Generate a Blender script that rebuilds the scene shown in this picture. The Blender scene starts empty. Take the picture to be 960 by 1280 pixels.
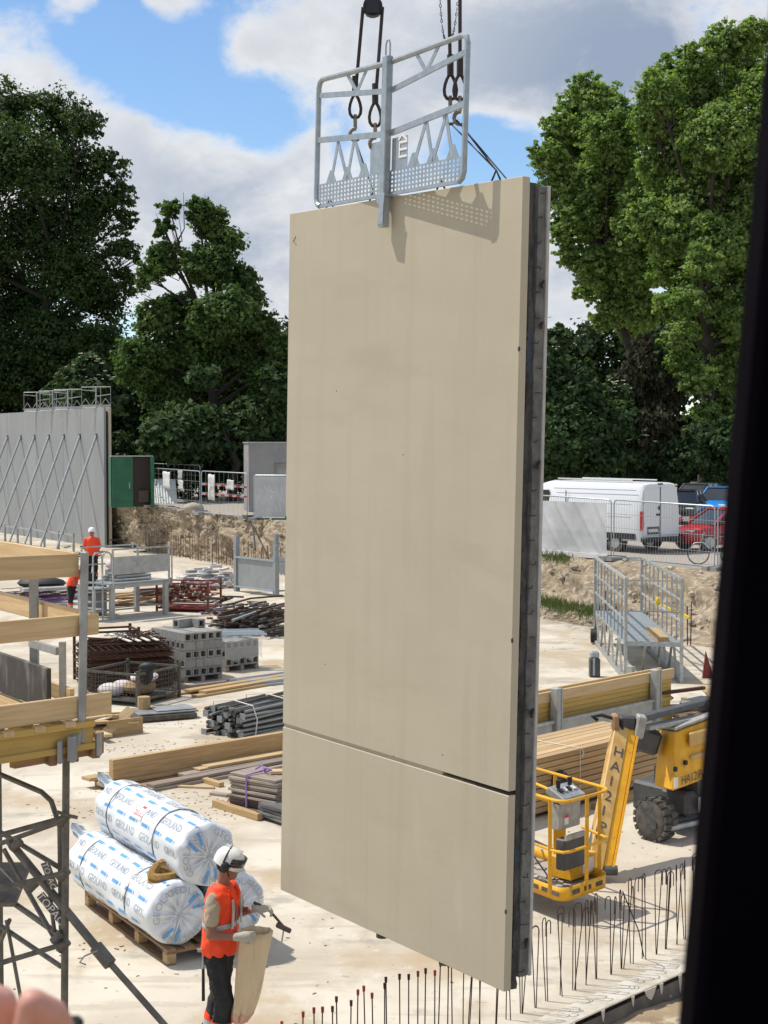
import bpy, math, random
import numpy as np
from mathutils import Vector, Matrix
random.seed(7)
SC = bpy.context.scene
COL = SC.collection
PI = math.pi
# ------------------------------------------------------------------ camera
F, CX, CY, HCAM = 1900.0, 480.0, 640.0, 5.3
PITCH = math.atan(80.0 / F)
cam_d = bpy.data.cameras.new('camera')
cam_d.sensor_fit = 'HORIZONTAL'; cam_d.sensor_width = 36.0
cam_d.lens = 36.0 * F / 960.0
cam_d.clip_start = 0.05; cam_d.clip_end = 6000
cam_d.dof.use_dof = True; cam_d.dof.focus_distance = 14.0; cam_d.dof.aperture_fstop = 22
cam = bpy.data.objects.new('camera', cam_d); COL.objects.link(cam)
cam.location = (0, 0, HCAM); cam.rotation_euler = (PI / 2 - PITCH, 0, 0)
SC.camera = cam
# ------------------------------------------------------------------ sky and sun
SUN_EL = math.radians(60); SUN_AZ = math.atan2(-0.95, 0.30)       # azimuth from +Y towards +X
SDIR = Vector((math.sin(SUN_AZ) * math.cos(SUN_EL), math.cos(SUN_AZ) * math.cos(SUN_EL), math.sin(SUN_EL)))
world = bpy.data.worlds.new('World'); SC.world = world; world.use_nodes = True
def pixel_ray(x, y):
    fw = Vector((0, math.cos(PITCH), -math.sin(PITCH))); up = Vector((0, math.sin(PITCH), math.cos(PITCH)))
    return (fw + Vector((1, 0, 0)) * ((x - CX) / F) + up * ((CY - y) / F))
def build_sky():
    nt = world.node_tree; N = nt.nodes; L = nt.links; N.clear()
    out = N.new('ShaderNodeOutputWorld'); bg = N.new('ShaderNodeBackground'); bg.inputs[1].default_value = 0.097
    sky = N.new('ShaderNodeTexSky'); sky.sky_type = 'NISHITA'; sky.sun_disc = False
    sky.sun_elevation = SUN_EL; sky.sun_rotation = SUN_AZ; sky.air_density = 1.0; sky.dust_density = 0.0; sky.ozone_density = 4.0
    tc = N.new('ShaderNodeTexCoord')
    def math_(op, a, b=None, clamp=False):
        n = N.new('ShaderNodeMath'); n.operation = op; n.use_clamp = clamp
        for i, v in enumerate((a, b)):
            if v is None: continue
            if isinstance(v, (int, float)): n.inputs[i].default_value = v
            else: L.new(v, n.inputs[i])
        return n.outputs[0]
    def rng(v, a, b, c=0.0, d=1.0):
        n = N.new('ShaderNodeMapRange'); n.interpolation_type = 'SMOOTHSTEP'
        L.new(v, n.inputs['Value'])
        for k, q in zip(('From Min', 'From Max', 'To Min', 'To Max'), (a, b, c, d)): n.inputs[k].default_value = q
        return n.outputs['Result']
    def noise(scale, detail, rough, off, dist=0.0, zs=1.5):
        mp = N.new('ShaderNodeMapping'); mp.inputs['Location'].default_value = off; mp.inputs['Scale'].default_value = (1, 1, zs)
        L.new(tc.outputs['Generated'], mp.inputs[0])
        n = N.new('ShaderNodeTexNoise'); n.inputs['Scale'].default_value = scale; n.inputs['Detail'].default_value = detail
        n.inputs['Roughness'].default_value = rough; n.inputs['Distortion'].default_value = dist
        L.new(mp.outputs[0], n.inputs['Vector']); return n.outputs[0]
    # the clouds of the day: where the sky stands open, where cloud lies thick (directions, angular radius)
    nz = N.new('ShaderNodeVectorMath'); nz.operation = 'NORMALIZE'; L.new(tc.outputs['Generated'], nz.inputs[0])
    def spot(x, y, rpx):
        d = pixel_ray(x, y).normalized()
        vm = N.new('ShaderNodeVectorMath'); vm.operation = 'DISTANCE'; L.new(nz.outputs[0], vm.inputs[0]); vm.inputs[1].default_value = d
        return rng(vm.outputs['Value'], 0.0, rpx / F, 1.0, 0.0)
    fine = noise(9.0, 9.0, 0.58, (0.3, 0.1, 2.2), 0.25)
    big = noise(2.6, 4.0, 0.5, (4.1, 1.3, 0.4))
    finer = noise(30.0, 8.0, 0.62, (2.3, 0.7, 1.2), 0.5)
    f = math_('ADD', math_('MULTIPLY', fine, 1.15), math_('MULTIPLY', big, 0.30)); f = math_('ADD', f, math_('MULTIPLY', math_('SUBTRACT', finer, 0.5), 0.42)); f = math_('SUBTRACT', f, 0.08)
    for (x, y, r, w) in ((165, 55, 130, -0.46), (60, 15, 130, -0.2), (100, 0, 50, .34), (215, 0, 60, .30), (265, 95, 115, -0.42), (335, 150, 70, -0.30), (225, 130, 80, -.1), (650, 185, 95, -0.42), (585, 175, 75, -0.30), (620, 230, 80, -.2),
                         (880, 60, 330, 0.30), (640, 60, 240, 0.34), (450, 60, 160, 0.22), (300, 60, 62, 0.40), (350, 75, 60, 0.18), (60, 160, 190, 0.20),
                         (250, 240, 200, 0.26), (700, 340, 120, 0.3), (420, 330, 220, .26), (20, 70, 80, 0.12), (400, 200, 60, .12)):
        f = math_('ADD', f, math_('MULTIPLY', spot(x, y, r), w))
    dens = rng(f, 0.50, 0.78)
    # thick cloud turns grey from below; billows keep a bright rim
    thick = rng(math_('ADD', f, math_('MULTIPLY', noise(8.5, 8.0, 0.62, (1.7, 3.0, 5.0), 0.4), 1.3)), 1.15, 1.85)
    gs = math_('ADD', spot(800, 130, 420), math_('MULTIPLY', spot(300, 290, 230), 0.7), True)
    thick = math_('MULTIPLY', thick, math_('ADD', math_('MULTIPLY', gs, 0.65), 0.42), True)
    cm = N.new('ShaderNodeMix'); cm.data_type = 'RGBA'
    cm.inputs[6].default_value = (10.8, 10.9, 11.0, 1); cm.inputs[7].default_value = (3.9, 4.8, 6.4, 1)
    L.new(thick, cm.inputs[0])
    mx = N.new('ShaderNodeMix'); mx.data_type = 'RGBA'
    hs = N.new('ShaderNodeHueSaturation'); hs.inputs['Saturation'].default_value = 1.04; hs.inputs['Value'].default_value = 1.85; L.new(sky.outputs[0], hs.inputs['Color'])
    L.new(dens, mx.inputs[0]); L.new(hs.outputs[0], mx.inputs[6]); L.new(cm.outputs[2], mx.inputs[7])
    L.new(mx.outputs[2], bg.inputs[0]); L.new(bg.outputs[0], out.inputs[0])
build_sky()
sd = bpy.data.lights.new('sun', 'SUN'); sd.energy = 5.0; sd.angle = math.radians(0.53); sd.color = (1.0, 0.95, 0.86)
sun = bpy.data.objects.new('sun', sd); COL.objects.link(sun); sun.location = (-30, 20, 60)
sun.rotation_euler = SDIR.to_track_quat('Z', 'Y').to_euler()
SC.view_settings.view_transform = 'Standard'; SC.view_settings.look = 'None'
SC.view_settings.gamma = 1.0; SC.view_settings.use_curve_mapping = False
SC.view_settings.exposure = -0.22
SC.cycles.max_bounces = 6; SC.cycles.diffuse_bounces = 3; SC.cycles.transparent_max_bounces = 12
SC.cycles.use_denoising = True

# ------------------------------------------------------------------ where things stand
def G(x, y, z=0.0):                       # the point of a level plane at height z that the photograph shows at (x, y)
    r = pixel_ray(x, y); t = (z - HCAM) / r.z
    return Vector((r.x * t, r.y * t, z))
def P(x, y, Y):                           # the point at distance Y in front of the window
    r = pixel_ray(x, y); t = Y / r.y
    return Vector((r.x * t, Y, HCAM + r.z * t))
VD = Vector((0.69, 0.724, 0)).normalized()        # the building's two directions
UD = Vector((-0.55, 0.835, 0)).normalized()
VA = math.atan2(VD.y, VD.x); UA = math.atan2(UD.y, UD.x)

# ------------------------------------------------------------------ materials
MATS = {}
def mat(name, col, rough=0.7, metal=0.0, col2=None, scale=4.0, stretch=(1, 1, 1), bump=0.0, bscale=None, detail=6.0, vary=0.0, lo=0.35, hi=0.65, spec=None, trans=0.0, coord='Object', alpha=1.0, col3=None, scale3=1.0, lo3=.5, hi3=.62):
    m = bpy.data.materials.new(name); m.use_nodes = True
    nt = m.node_tree; N = nt.nodes; L = nt.links
    b = N['Principled BSDF']; b.inputs['Roughness'].default_value = rough; b.inputs['Metallic'].default_value = metal
    if spec is not None: b.inputs['Specular IOR Level'].default_value = spec
    c = (*col, 1); last = None
    tc = N.new('ShaderNodeTexCoord'); mp = N.new('ShaderNodeMapping'); mp.inputs['Scale'].default_value = stretch
    L.new(tc.outputs[coord], mp.inputs[0])
    oi = N.new('ShaderNodeObjectInfo')
    if vary or coord == 'Object':
        cb = N.new('ShaderNodeVectorMath'); cb.operation = 'ADD'
        sc_ = N.new('ShaderNodeMath'); sc_.operation = 'MULTIPLY'; sc_.inputs[1].default_value = 37.0
        L.new(oi.outputs['Random'], sc_.inputs[0]); L.new(mp.outputs[0], cb.inputs[0]); L.new(sc_.outputs[0], cb.inputs[1]); vec = cb.outputs[0]
    else: vec = mp.outputs[0]
    b.inputs['Base Color'].default_value = c
    def nz(s, d=detail, r=0.6):
        n = N.new('ShaderNodeTexNoise'); n.inputs['Scale'].default_value = s; n.inputs['Detail'].default_value = d; n.inputs['Roughness'].default_value = r
        L.new(vec, n.inputs['Vector']); return n.outputs[0]
    def mixc(fac, a, bcol):
        n = N.new('ShaderNodeMix'); n.data_type = 'RGBA'
        L.new(fac, n.inputs[0])
        if a is None: n.inputs[6].default_value = c
        else: L.new(a, n.inputs[6])
        n.inputs[7].default_value = (*bcol, 1); return n.outputs[2]
    def rg(v, a, bb):
        n = N.new('ShaderNodeMapRange'); n.interpolation_type = 'SMOOTHSTEP'; L.new(v, n.inputs[0]); n.inputs[1].default_value = a; n.inputs[2].default_value = bb; return n.outputs[0]
    if col2 is not None: last = mixc(rg(nz(scale), lo, hi), last, col2)
    if col3 is not None: last = mixc(rg(nz(scale3, 5, .65), lo3, hi3), last, col3)
    if vary:
        hs = N.new('ShaderNodeHueSaturation')
        mr = N.new('ShaderNodeMapRange'); L.new(oi.outputs['Random'], mr.inputs[0]); mr.inputs[3].default_value = 1 - vary; mr.inputs[4].default_value = 1 + vary
        L.new(mr.outputs[0], hs.inputs['Value'])
        if last is None: hs.inputs['Color'].default_value = c
        else: L.new(last, hs.inputs['Color'])
        last = hs.outputs[0]
    if last is not None: L.new(last, b.inputs['Base Color'])
    if bump:
        bp = N.new('ShaderNodeBump'); bp.inputs['Strength'].default_value = bump; bp.inputs['Distance'].default_value = 0.02
        L.new(nz(bscale or scale * 3), bp.inputs['Height']); L.new(bp.outputs[0], b.inputs['Normal'])
    if trans: b.inputs['Transmission Weight'].default_value = trans
    if alpha < 1: b.inputs['Alpha'].default_value = alpha
    MATS[name] = m
    return m
def layered(name, base, layers, rough=.85, bump=.2, bscale=10, spec=None):      # colour layers: (colour, scale, lo, hi, stretch, amount)
    m = bpy.data.materials.new(name); m.use_nodes = True; nt = m.node_tree; N = nt.nodes; L = nt.links; b = N['Principled BSDF']; b.inputs['Roughness'].default_value = rough
    tc = N.new('ShaderNodeTexCoord'); last = None
    def nz(scale, st, det=7):
        mp = N.new('ShaderNodeMapping'); mp.inputs['Scale'].default_value = st[:3]
        if len(st) > 3: mp.inputs['Rotation'].default_value = (0, 0, st[3])
        L.new(tc.outputs['Object'], mp.inputs[0]); n = N.new('ShaderNodeTexNoise'); n.inputs['Scale'].default_value = scale; n.inputs['Detail'].default_value = det; n.inputs['Roughness'].default_value = .62; L.new(mp.outputs[0], n.inputs['Vector']); return n.outputs[0]
    for (col, scale, lo, hi, st, amt) in layers:
        r = N.new('ShaderNodeMapRange'); r.interpolation_type = 'SMOOTHSTEP'; L.new(nz(scale, st), r.inputs[0]); r.inputs[1].default_value = lo; r.inputs[2].default_value = hi; r.inputs[4].default_value = amt
        x = N.new('ShaderNodeMix'); x.data_type = 'RGBA'; L.new(r.outputs[0], x.inputs[0])
        if last is None: x.inputs[6].default_value = (*base, 1)
        else: L.new(last, x.inputs[6])
        x.inputs[7].default_value = (*col, 1); last = x.outputs[2]
    L.new(last, b.inputs['Base Color'])
    bp = N.new('ShaderNodeBump'); bp.inputs['Strength'].default_value = bump; bp.inputs['Distance'].default_value = .02; L.new(nz(bscale, (1, 1, 1)), bp.inputs['Height']); L.new(bp.outputs[0], b.inputs['Normal'])
    MATS[name] = m; return m
def leafmat(name, c1, c2, tr=0.35):
    m = bpy.data.materials.new(name); m.use_nodes = True
    nt = m.node_tree; N = nt.nodes; L = nt.links; N.clear()
    o = N.new('ShaderNodeOutputMaterial'); ge = N.new('ShaderNodeNewGeometry')
    mx = N.new('ShaderNodeMix'); mx.data_type = 'RGBA'; mx.inputs[6].default_value = (*c1, 1); mx.inputs[7].default_value = (*c2, 1)
    tcn = N.new('ShaderNodeTexCoord'); nzn = N.new('ShaderNodeTexNoise'); nzn.inputs['Scale'].default_value = 0.55; nzn.inputs['Detail'].default_value = 3; L.new(tcn.outputs['Object'], nzn.inputs['Vector'])
    m1 = N.new('ShaderNodeMath'); m1.operation = 'MULTIPLY_ADD'; L.new(nzn.outputs[0], m1.inputs[0]); m1.inputs[1].default_value = 2.2; m1.inputs[2].default_value = -0.85
    m2 = N.new('ShaderNodeMath'); m2.operation = 'MULTIPLY_ADD'; L.new(ge.outputs['Random Per Island'], m2.inputs[0]); m2.inputs[1].default_value = .75; L.new(m1.outputs[0], m2.inputs[2]); m2.use_clamp = True
    L.new(m2.outputs[0], mx.inputs[0])
    p = N.new('ShaderNodeBsdfPrincipled'); p.inputs['Roughness'].default_value = 0.6; p.inputs['Specular IOR Level'].default_value = 0.15
    L.new(mx.outputs[2], p.inputs['Base Color'])
    t = N.new('ShaderNodeBsdfTranslucent')
    g = N.new('ShaderNodeMix'); g.data_type = 'RGBA'; g.blend_type = 'MULTIPLY'; g.inputs[0].default_value = 1; g.inputs[7].default_value = (1.3, 1.45, 0.5, 1)
    L.new(mx.outputs[2], g.inputs[6]); L.new(g.outputs[2], t.inputs[0])
    s = N.new('ShaderNodeMixShader'); s.inputs[0].default_value = tr
    L.new(p.outputs[0], s.inputs[1]); L.new(t.outputs[0], s.inputs[2]); L.new(s.outputs[0], o.inputs[0])
    MATS[name] = m; return m

layered('panel', (0.455, 0.403, 0.298), [((0.487, 0.437, 0.328), 1.2, .35, .68, (.6, 1, 1.2), .9), ((0.41, 0.36, 0.262), 1.7, .52, .72, (.5, 1, 1.6), .55), ((0.42, 0.368, 0.266), 2.6, .5, .66, (2.6, 1, .12), .4), ((0.525, 0.475, 0.365), 2.2, .60, .74, (1.4, 1, .25), .45), ((0.33, 0.285, 0.20), 95, .70, .76, (1, 1, 1), .7), ((0.37, 0.32, 0.225), 16, .72, .78, (1, 1, 1), .5)], .78, .05, 60)
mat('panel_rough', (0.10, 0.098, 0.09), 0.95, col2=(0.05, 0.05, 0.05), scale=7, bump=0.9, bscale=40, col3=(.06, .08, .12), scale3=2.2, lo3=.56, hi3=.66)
mat('panel_back_lit', (0.50, 0.49, 0.46), 0.9, col2=(0.42, 0.41, 0.385), scale=9, bump=0.5, bscale=40)
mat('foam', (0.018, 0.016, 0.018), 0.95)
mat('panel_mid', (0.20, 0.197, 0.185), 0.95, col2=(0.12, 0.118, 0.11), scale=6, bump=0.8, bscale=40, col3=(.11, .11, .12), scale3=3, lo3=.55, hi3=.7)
layered('slab', (0.61, 0.555, 0.455), [((0.49, 0.425, 0.33), .30, .38, .60, (1, 1, 1), 1.0), ((0.42, 0.345, 0.25), .9, .49, .64, (1, .45, 1, .7), .85), ((0.43, 0.325, 0.205), .5, .51, .68, (1, 1, 1), .9), ((0.40, 0.335, 0.25), 1.6, .54, .62, (.25, 1.6, 1, -.75), .45), ((0.30, 0.275, 0.235), .55, .575, .66, (1, 1.4, 1), .7), ((0.28, 0.21, 0.13), 7.0, .62, .70, (1, 1, 1), .7), ((0.68, 0.64, 0.56), 5.0, .60, .72, (1, 1, 1), .5)], .85, .2, 9)
mat('kerb', (0.58, 0.54, 0.46), 0.85, col2=(0.42, 0.37, 0.29), scale=3.5, bump=0.3, bscale=14)
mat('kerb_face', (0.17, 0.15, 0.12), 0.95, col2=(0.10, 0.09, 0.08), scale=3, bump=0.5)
mat('laitance', (0.56, 0.52, 0.44), 0.9)
mat('dirt', (0.36, 0.27, 0.165), 0.97, col2=(0.24, 0.175, 0.11), scale=1.6, bump=0.9, bscale=7, col3=(0.46, 0.38, 0.27), scale3=3.1)
mat('bank', (0.33, 0.255, 0.17), 0.97, col2=(0.19, 0.145, 0.095), scale=2.4, bump=1.0, bscale=9, col3=(0.41, 0.345, 0.255), scale3=5.2, detail=9)
mat('bankpale', (0.52, 0.5, 0.45), 0.95, col2=(.4, .38, .33), scale=4, bump=.6)
mat('rock', (0.45, 0.40, 0.32), 0.95, col2=(0.33, 0.28, 0.21), scale=5, bump=.6, vary=.2)
mat('street', (0.36, 0.32, 0.27), 0.95, col2=(0.27, 0.24, 0.20), scale=0.4, bump=0.3, bscale=4, coord='Generated')
mat('galv', (0.38, 0.42, 0.44), 0.45, 0.5, col2=(0.31, 0.35, 0.37), scale=14, bump=.03, bscale=60)
mat('galv_dull', (0.42, 0.43, 0.42), 0.55, 0.35, col2=(0.30, 0.31, 0.30), scale=6, vary=.12)
mat('steel_grey', (0.29, 0.31, 0.315), 0.55, 0.2, col2=(0.25, 0.265, 0.27), scale=3)
mat('steel_paint', (0.40, 0.40, 0.375), 0.6, 0.1, col2=(0.32, 0.32, 0.30), scale=4)
mat('dark_steel', (0.075, 0.07, 0.06), 0.55, 0.5, col2=(0.13, 0.115, 0.095), scale=9)
mat('tower_steel', (0.12, 0.115, 0.10), 0.6, 0.35, col2=(0.19, 0.175, 0.15), scale=11, bump=.1, col3=(.14, .085, .05), scale3=17, lo3=.62, hi3=.7)
mat('rust', (0.11, 0.05, 0.025), 0.9, 0.1, col2=(0.06, 0.03, 0.02), scale=20, vary=.35)
mat('rebar', (0.075, 0.035, 0.03), 0.75, 0.3, col2=(0.045, 0.025, 0.025), scale=30, vary=.25)
mat('rebar_pale', (0.22, 0.15, 0.09), 0.9, 0.0, col2=(0.14, 0.09, 0.06), scale=20, vary=.25)
mat('cap_red', (0.30, 0.03, 0.02), 0.6, vary=.4)
mat('cable', (0.045, 0.035, 0.032), 0.6, 0.4)
mat('hook', (0.33, 0.27, 0.20), 0.6, 0.4, col2=(0.16, 0.13, 0.10), scale=20)
mat('pulley', (0.01, 0.011, 0.016), 0.5)
mat('wood', (0.50, 0.345, 0.17), 0.75, col2=(0.40, 0.255, 0.115), scale=3.5, stretch=(0.6, 9, 9), bump=.15, bscale=7, vary=.13)
mat('wood_pale', (0.60, 0.44, 0.24), 0.75, col2=(0.50, 0.345, 0.175), scale=3.5, stretch=(0.5, 9, 9), bump=.15, bscale=7, vary=.12)
mat('wood_yellow', (0.50, 0.335, 0.09), 0.7, col2=(0.42, 0.27, 0.075), scale=3, stretch=(0.5, 9, 9), vary=.1)
mat('wood_brown', (0.32, 0.195, 0.10), 0.8, col2=(0.23, 0.135, 0.07), scale=3.5, stretch=(0.6, 9, 9), bump=.2, bscale=7, vary=.2)
mat('wood_grey', (0.35, 0.29, 0.24), 0.85, col2=(0.24, 0.19, 0.15), scale=4, stretch=(0.6, 8, 8), vary=.2)
mat('wood_red', (0.52, 0.365, 0.19), 0.75, col2=(0.43, 0.285, 0.14), scale=3, stretch=(0.4, 9, 9), vary=.16)
mat('wood_dark', (0.12, 0.085, 0.065), 0.9, col2=(0.07, 0.05, 0.04), scale=5, stretch=(0.6, 6, 6), vary=.3)
mat('ply_dark', (0.045, 0.043, 0.042), 0.7, col2=(0.17, 0.165, 0.155), scale=3, stretch=(3.2, 1, 1.0), lo=.48, hi=.72, bump=.1)
mat('slate', (0.13, 0.13, 0.13), 0.8, col2=(0.20, 0.195, 0.185), scale=3, vary=.25)
mat('block', (0.31, 0.30, 0.275), 0.95, col2=(0.25, 0.24, 0.22), scale=8, bump=.5, bscale=60, vary=.1)
mat('film', (0.71, 0.74, 0.77), 0.45, col2=(0.64, 0.67, 0.70), scale=2.2, bump=.35, bscale=7, spec=.6)
mat('film_clear', (0.62, 0.63, 0.62), 0.15, alpha=.35, bump=.6, bscale=5, spec=.8)
mat('print_blue', (0.10, 0.34, 0.70), 0.4)
mat('print_grey', (0.36, 0.39, 0.42), 0.5)
mat('print_red', (0.55, 0.04, 0.09), 0.5)
mat('paper', (0.75, 0.73, 0.72), 0.6)
mat('rope', (0.40, 0.24, 0.07), 0.95, col2=(0.26, 0.15, 0.05), scale=30, bump=1, bscale=40)
mat('strap', (0.16, 0.17, 0.18), 0.6)
mat('strap_white', (0.7, 0.68, 0.62), 0.6)
mat('strap_purple', (0.28, 0.15, 0.42), 0.6)
mat('sheet_white', (0.68, 0.68, 0.66), 0.5, col2=(.55, .55, .53), scale=2, bump=.3)
mat('sheet_mesh', (0.50, 0.51, 0.51), 0.6, col2=(0.42, 0.43, 0.43), scale=1.4, alpha=.93)
mat('green', (0.012, 0.125, 0.055), 0.5, col2=(0.01, 0.09, 0.04), scale=2)
mat('box_dark', (0.035, 0.022, 0.02), 0.8)
mat('greywall', (0.29, 0.30, 0.30), 0.85, col2=(0.245, 0.255, 0.255), scale=0.5, bump=.1, lo=.3, hi=.7, vary=.04, stretch=(1, 1, .4))
mat('hutgrey', (0.30, 0.29, 0.28), 0.9, col2=(0.25, 0.245, 0.24), scale=1.2)
mat('van_white', (0.72, 0.73, 0.74), 0.25, spec=.6)
mat('seam', (0.08, 0.08, 0.085), 0.7)
mat('glass_dark', (0.012, 0.014, 0.017), 0.06, spec=.8)
mat('glass_light', (0.20, 0.24, 0.27), 0.06, spec=.9)
mat('light_red', (0.55, 0.015, 0.02), 0.3)
mat('plate', (0.62, 0.62, 0.60), 0.5)
mat('black', (0.012, 0.012, 0.012), 0.6)
mat('rubber', (0.05, 0.047, 0.043), 0.9, col2=(0.11, 0.10, 0.085), scale=8, bump=.3)
mat('rim', (0.45, 0.45, 0.45), 0.35, .6)
mat('car_red', (0.40, 0.012, 0.022), 0.22, spec=.7)
mat('car_blue', (0.025, 0.22, 0.58), 0.22, spec=.7)
mat('car_grey', (0.10, 0.11, 0.12), 0.22, .2, spec=.7)
mat('car_black', (0.02, 0.021, 0.024), 0.2, spec=.7)
mat('lift_yellow', (0.80, 0.42, 0.02), 0.5, col2=(0.68, 0.34, 0.02), scale=4, spec=.4, col3=(0.36, 0.22, 0.07), scale3=9, lo3=.6, hi3=.7)
mat('lift_worn', (0.62, 0.40, 0.14), 0.5, col2=(0.52, 0.30, 0.08), scale=6)
mat('lift_dark', (0.05, 0.052, 0.055), 0.55, col2=(0.08, 0.08, 0.08), scale=6)
mat('lift_grey', (0.40, 0.39, 0.36), 0.5, col2=(.3, .29, .26), scale=9)
mat('debris', (0.50, 0.42, 0.37), 0.9, col2=(0.2, 0.18, 0.16), scale=9, vary=.3)
mat('skin', (0.30, 0.135, 0.085), 0.55, col2=(0.26, 0.11, 0.07), scale=8)
mat('skin_pink', (0.62, 0.32, 0.25), 0.5, col2=(0.52, 0.24, 0.18), scale=25, bump=.1, bscale=120)
mat('nail', (0.72, 0.45, 0.38), 0.3)
mat('vest', (0.95, 0.075, 0.012), 0.65, col2=(0.82, 0.055, 0.01), scale=6, bump=.25, bscale=9)
mat('reflective', (0.42, 0.43, 0.44), 0.4, .2)
mat('shirt', (0.42, 0.345, 0.245), 0.9, bump=.3, bscale=12)
mat('trousers', (0.012, 0.012, 0.014), 0.9, col2=(0.025, 0.025, 0.028), scale=6, bump=.5, bscale=10)
mat('helmet', (0.78, 0.77, 0.74), 0.35)
mat('glove', (0.44, 0.42, 0.35), 0.9, bump=.3, bscale=40)
mat('bag', (0.72, 0.57, 0.37), 0.85, col2=(0.62, 0.47, 0.29), scale=3, stretch=(1, 1, .35), bump=.35, bscale=5)
mat('bag_pink', (0.62, 0.36, 0.27), 0.85)
mat('jamb', (0.0018, 0.0012, 0.0026), 0.9, spec=0.01, col2=(0.0028, 0.002, 0.0034), scale=9)
mat('plaster_bag', (0.66, 0.60, 0.57), 0.8, col2=(0.55, 0.46, 0.46), scale=3, bump=.5)
mat('hair', (0.02, 0.014, 0.01), 0.8)
mat('tape_red', (0.62, 0.04, 0.03), 0.6)
mat('flower', (0.62, 0.60, 0.45), 0.8)
mat('bark', (0.035, 0.028, 0.02), 0.95, col2=(0.02, 0.016, 0.012), scale=4, bump=.8, stretch=(3, 3, .6))
mat('bark_plane_shade', (0.06, 0.05, 0.035), 0.95, col2=(0.035, 0.03, 0.02), scale=2, bump=.5)  # bark darkened: the trunk's shadow is put into its colour
mat('yellow_handle', (0.7, 0.5, 0.03), 0.5)
leafmat('leaf_plane', (0.085, 0.16, 0.038), (0.27, 0.365, 0.12), .42)
leafmat('leaf_dark', (0.028, 0.058, 0.022), (0.065, 0.105, 0.034), .32)
leafmat('leaf_mid', (0.04, 0.085, 0.026), (0.105, 0.165, 0.05), .38)
leafmat('leaf_shrub', (0.028, 0.060, 0.026), (0.075, 0.12, 0.048), .3)
leafmat('leaf_deep_shade', (0.018, 0.038, 0.016), (0.042, 0.072, 0.028), .25)  # background leaves: deep shade put into the leaf colour
leafmat('leaf_conifer', (0.030, 0.033, 0.018), (0.055, 0.052, 0.028), .15)
leafmat('leaf_weed', (0.045, 0.07, 0.022), (0.10, 0.12, 0.045), .3)

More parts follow.
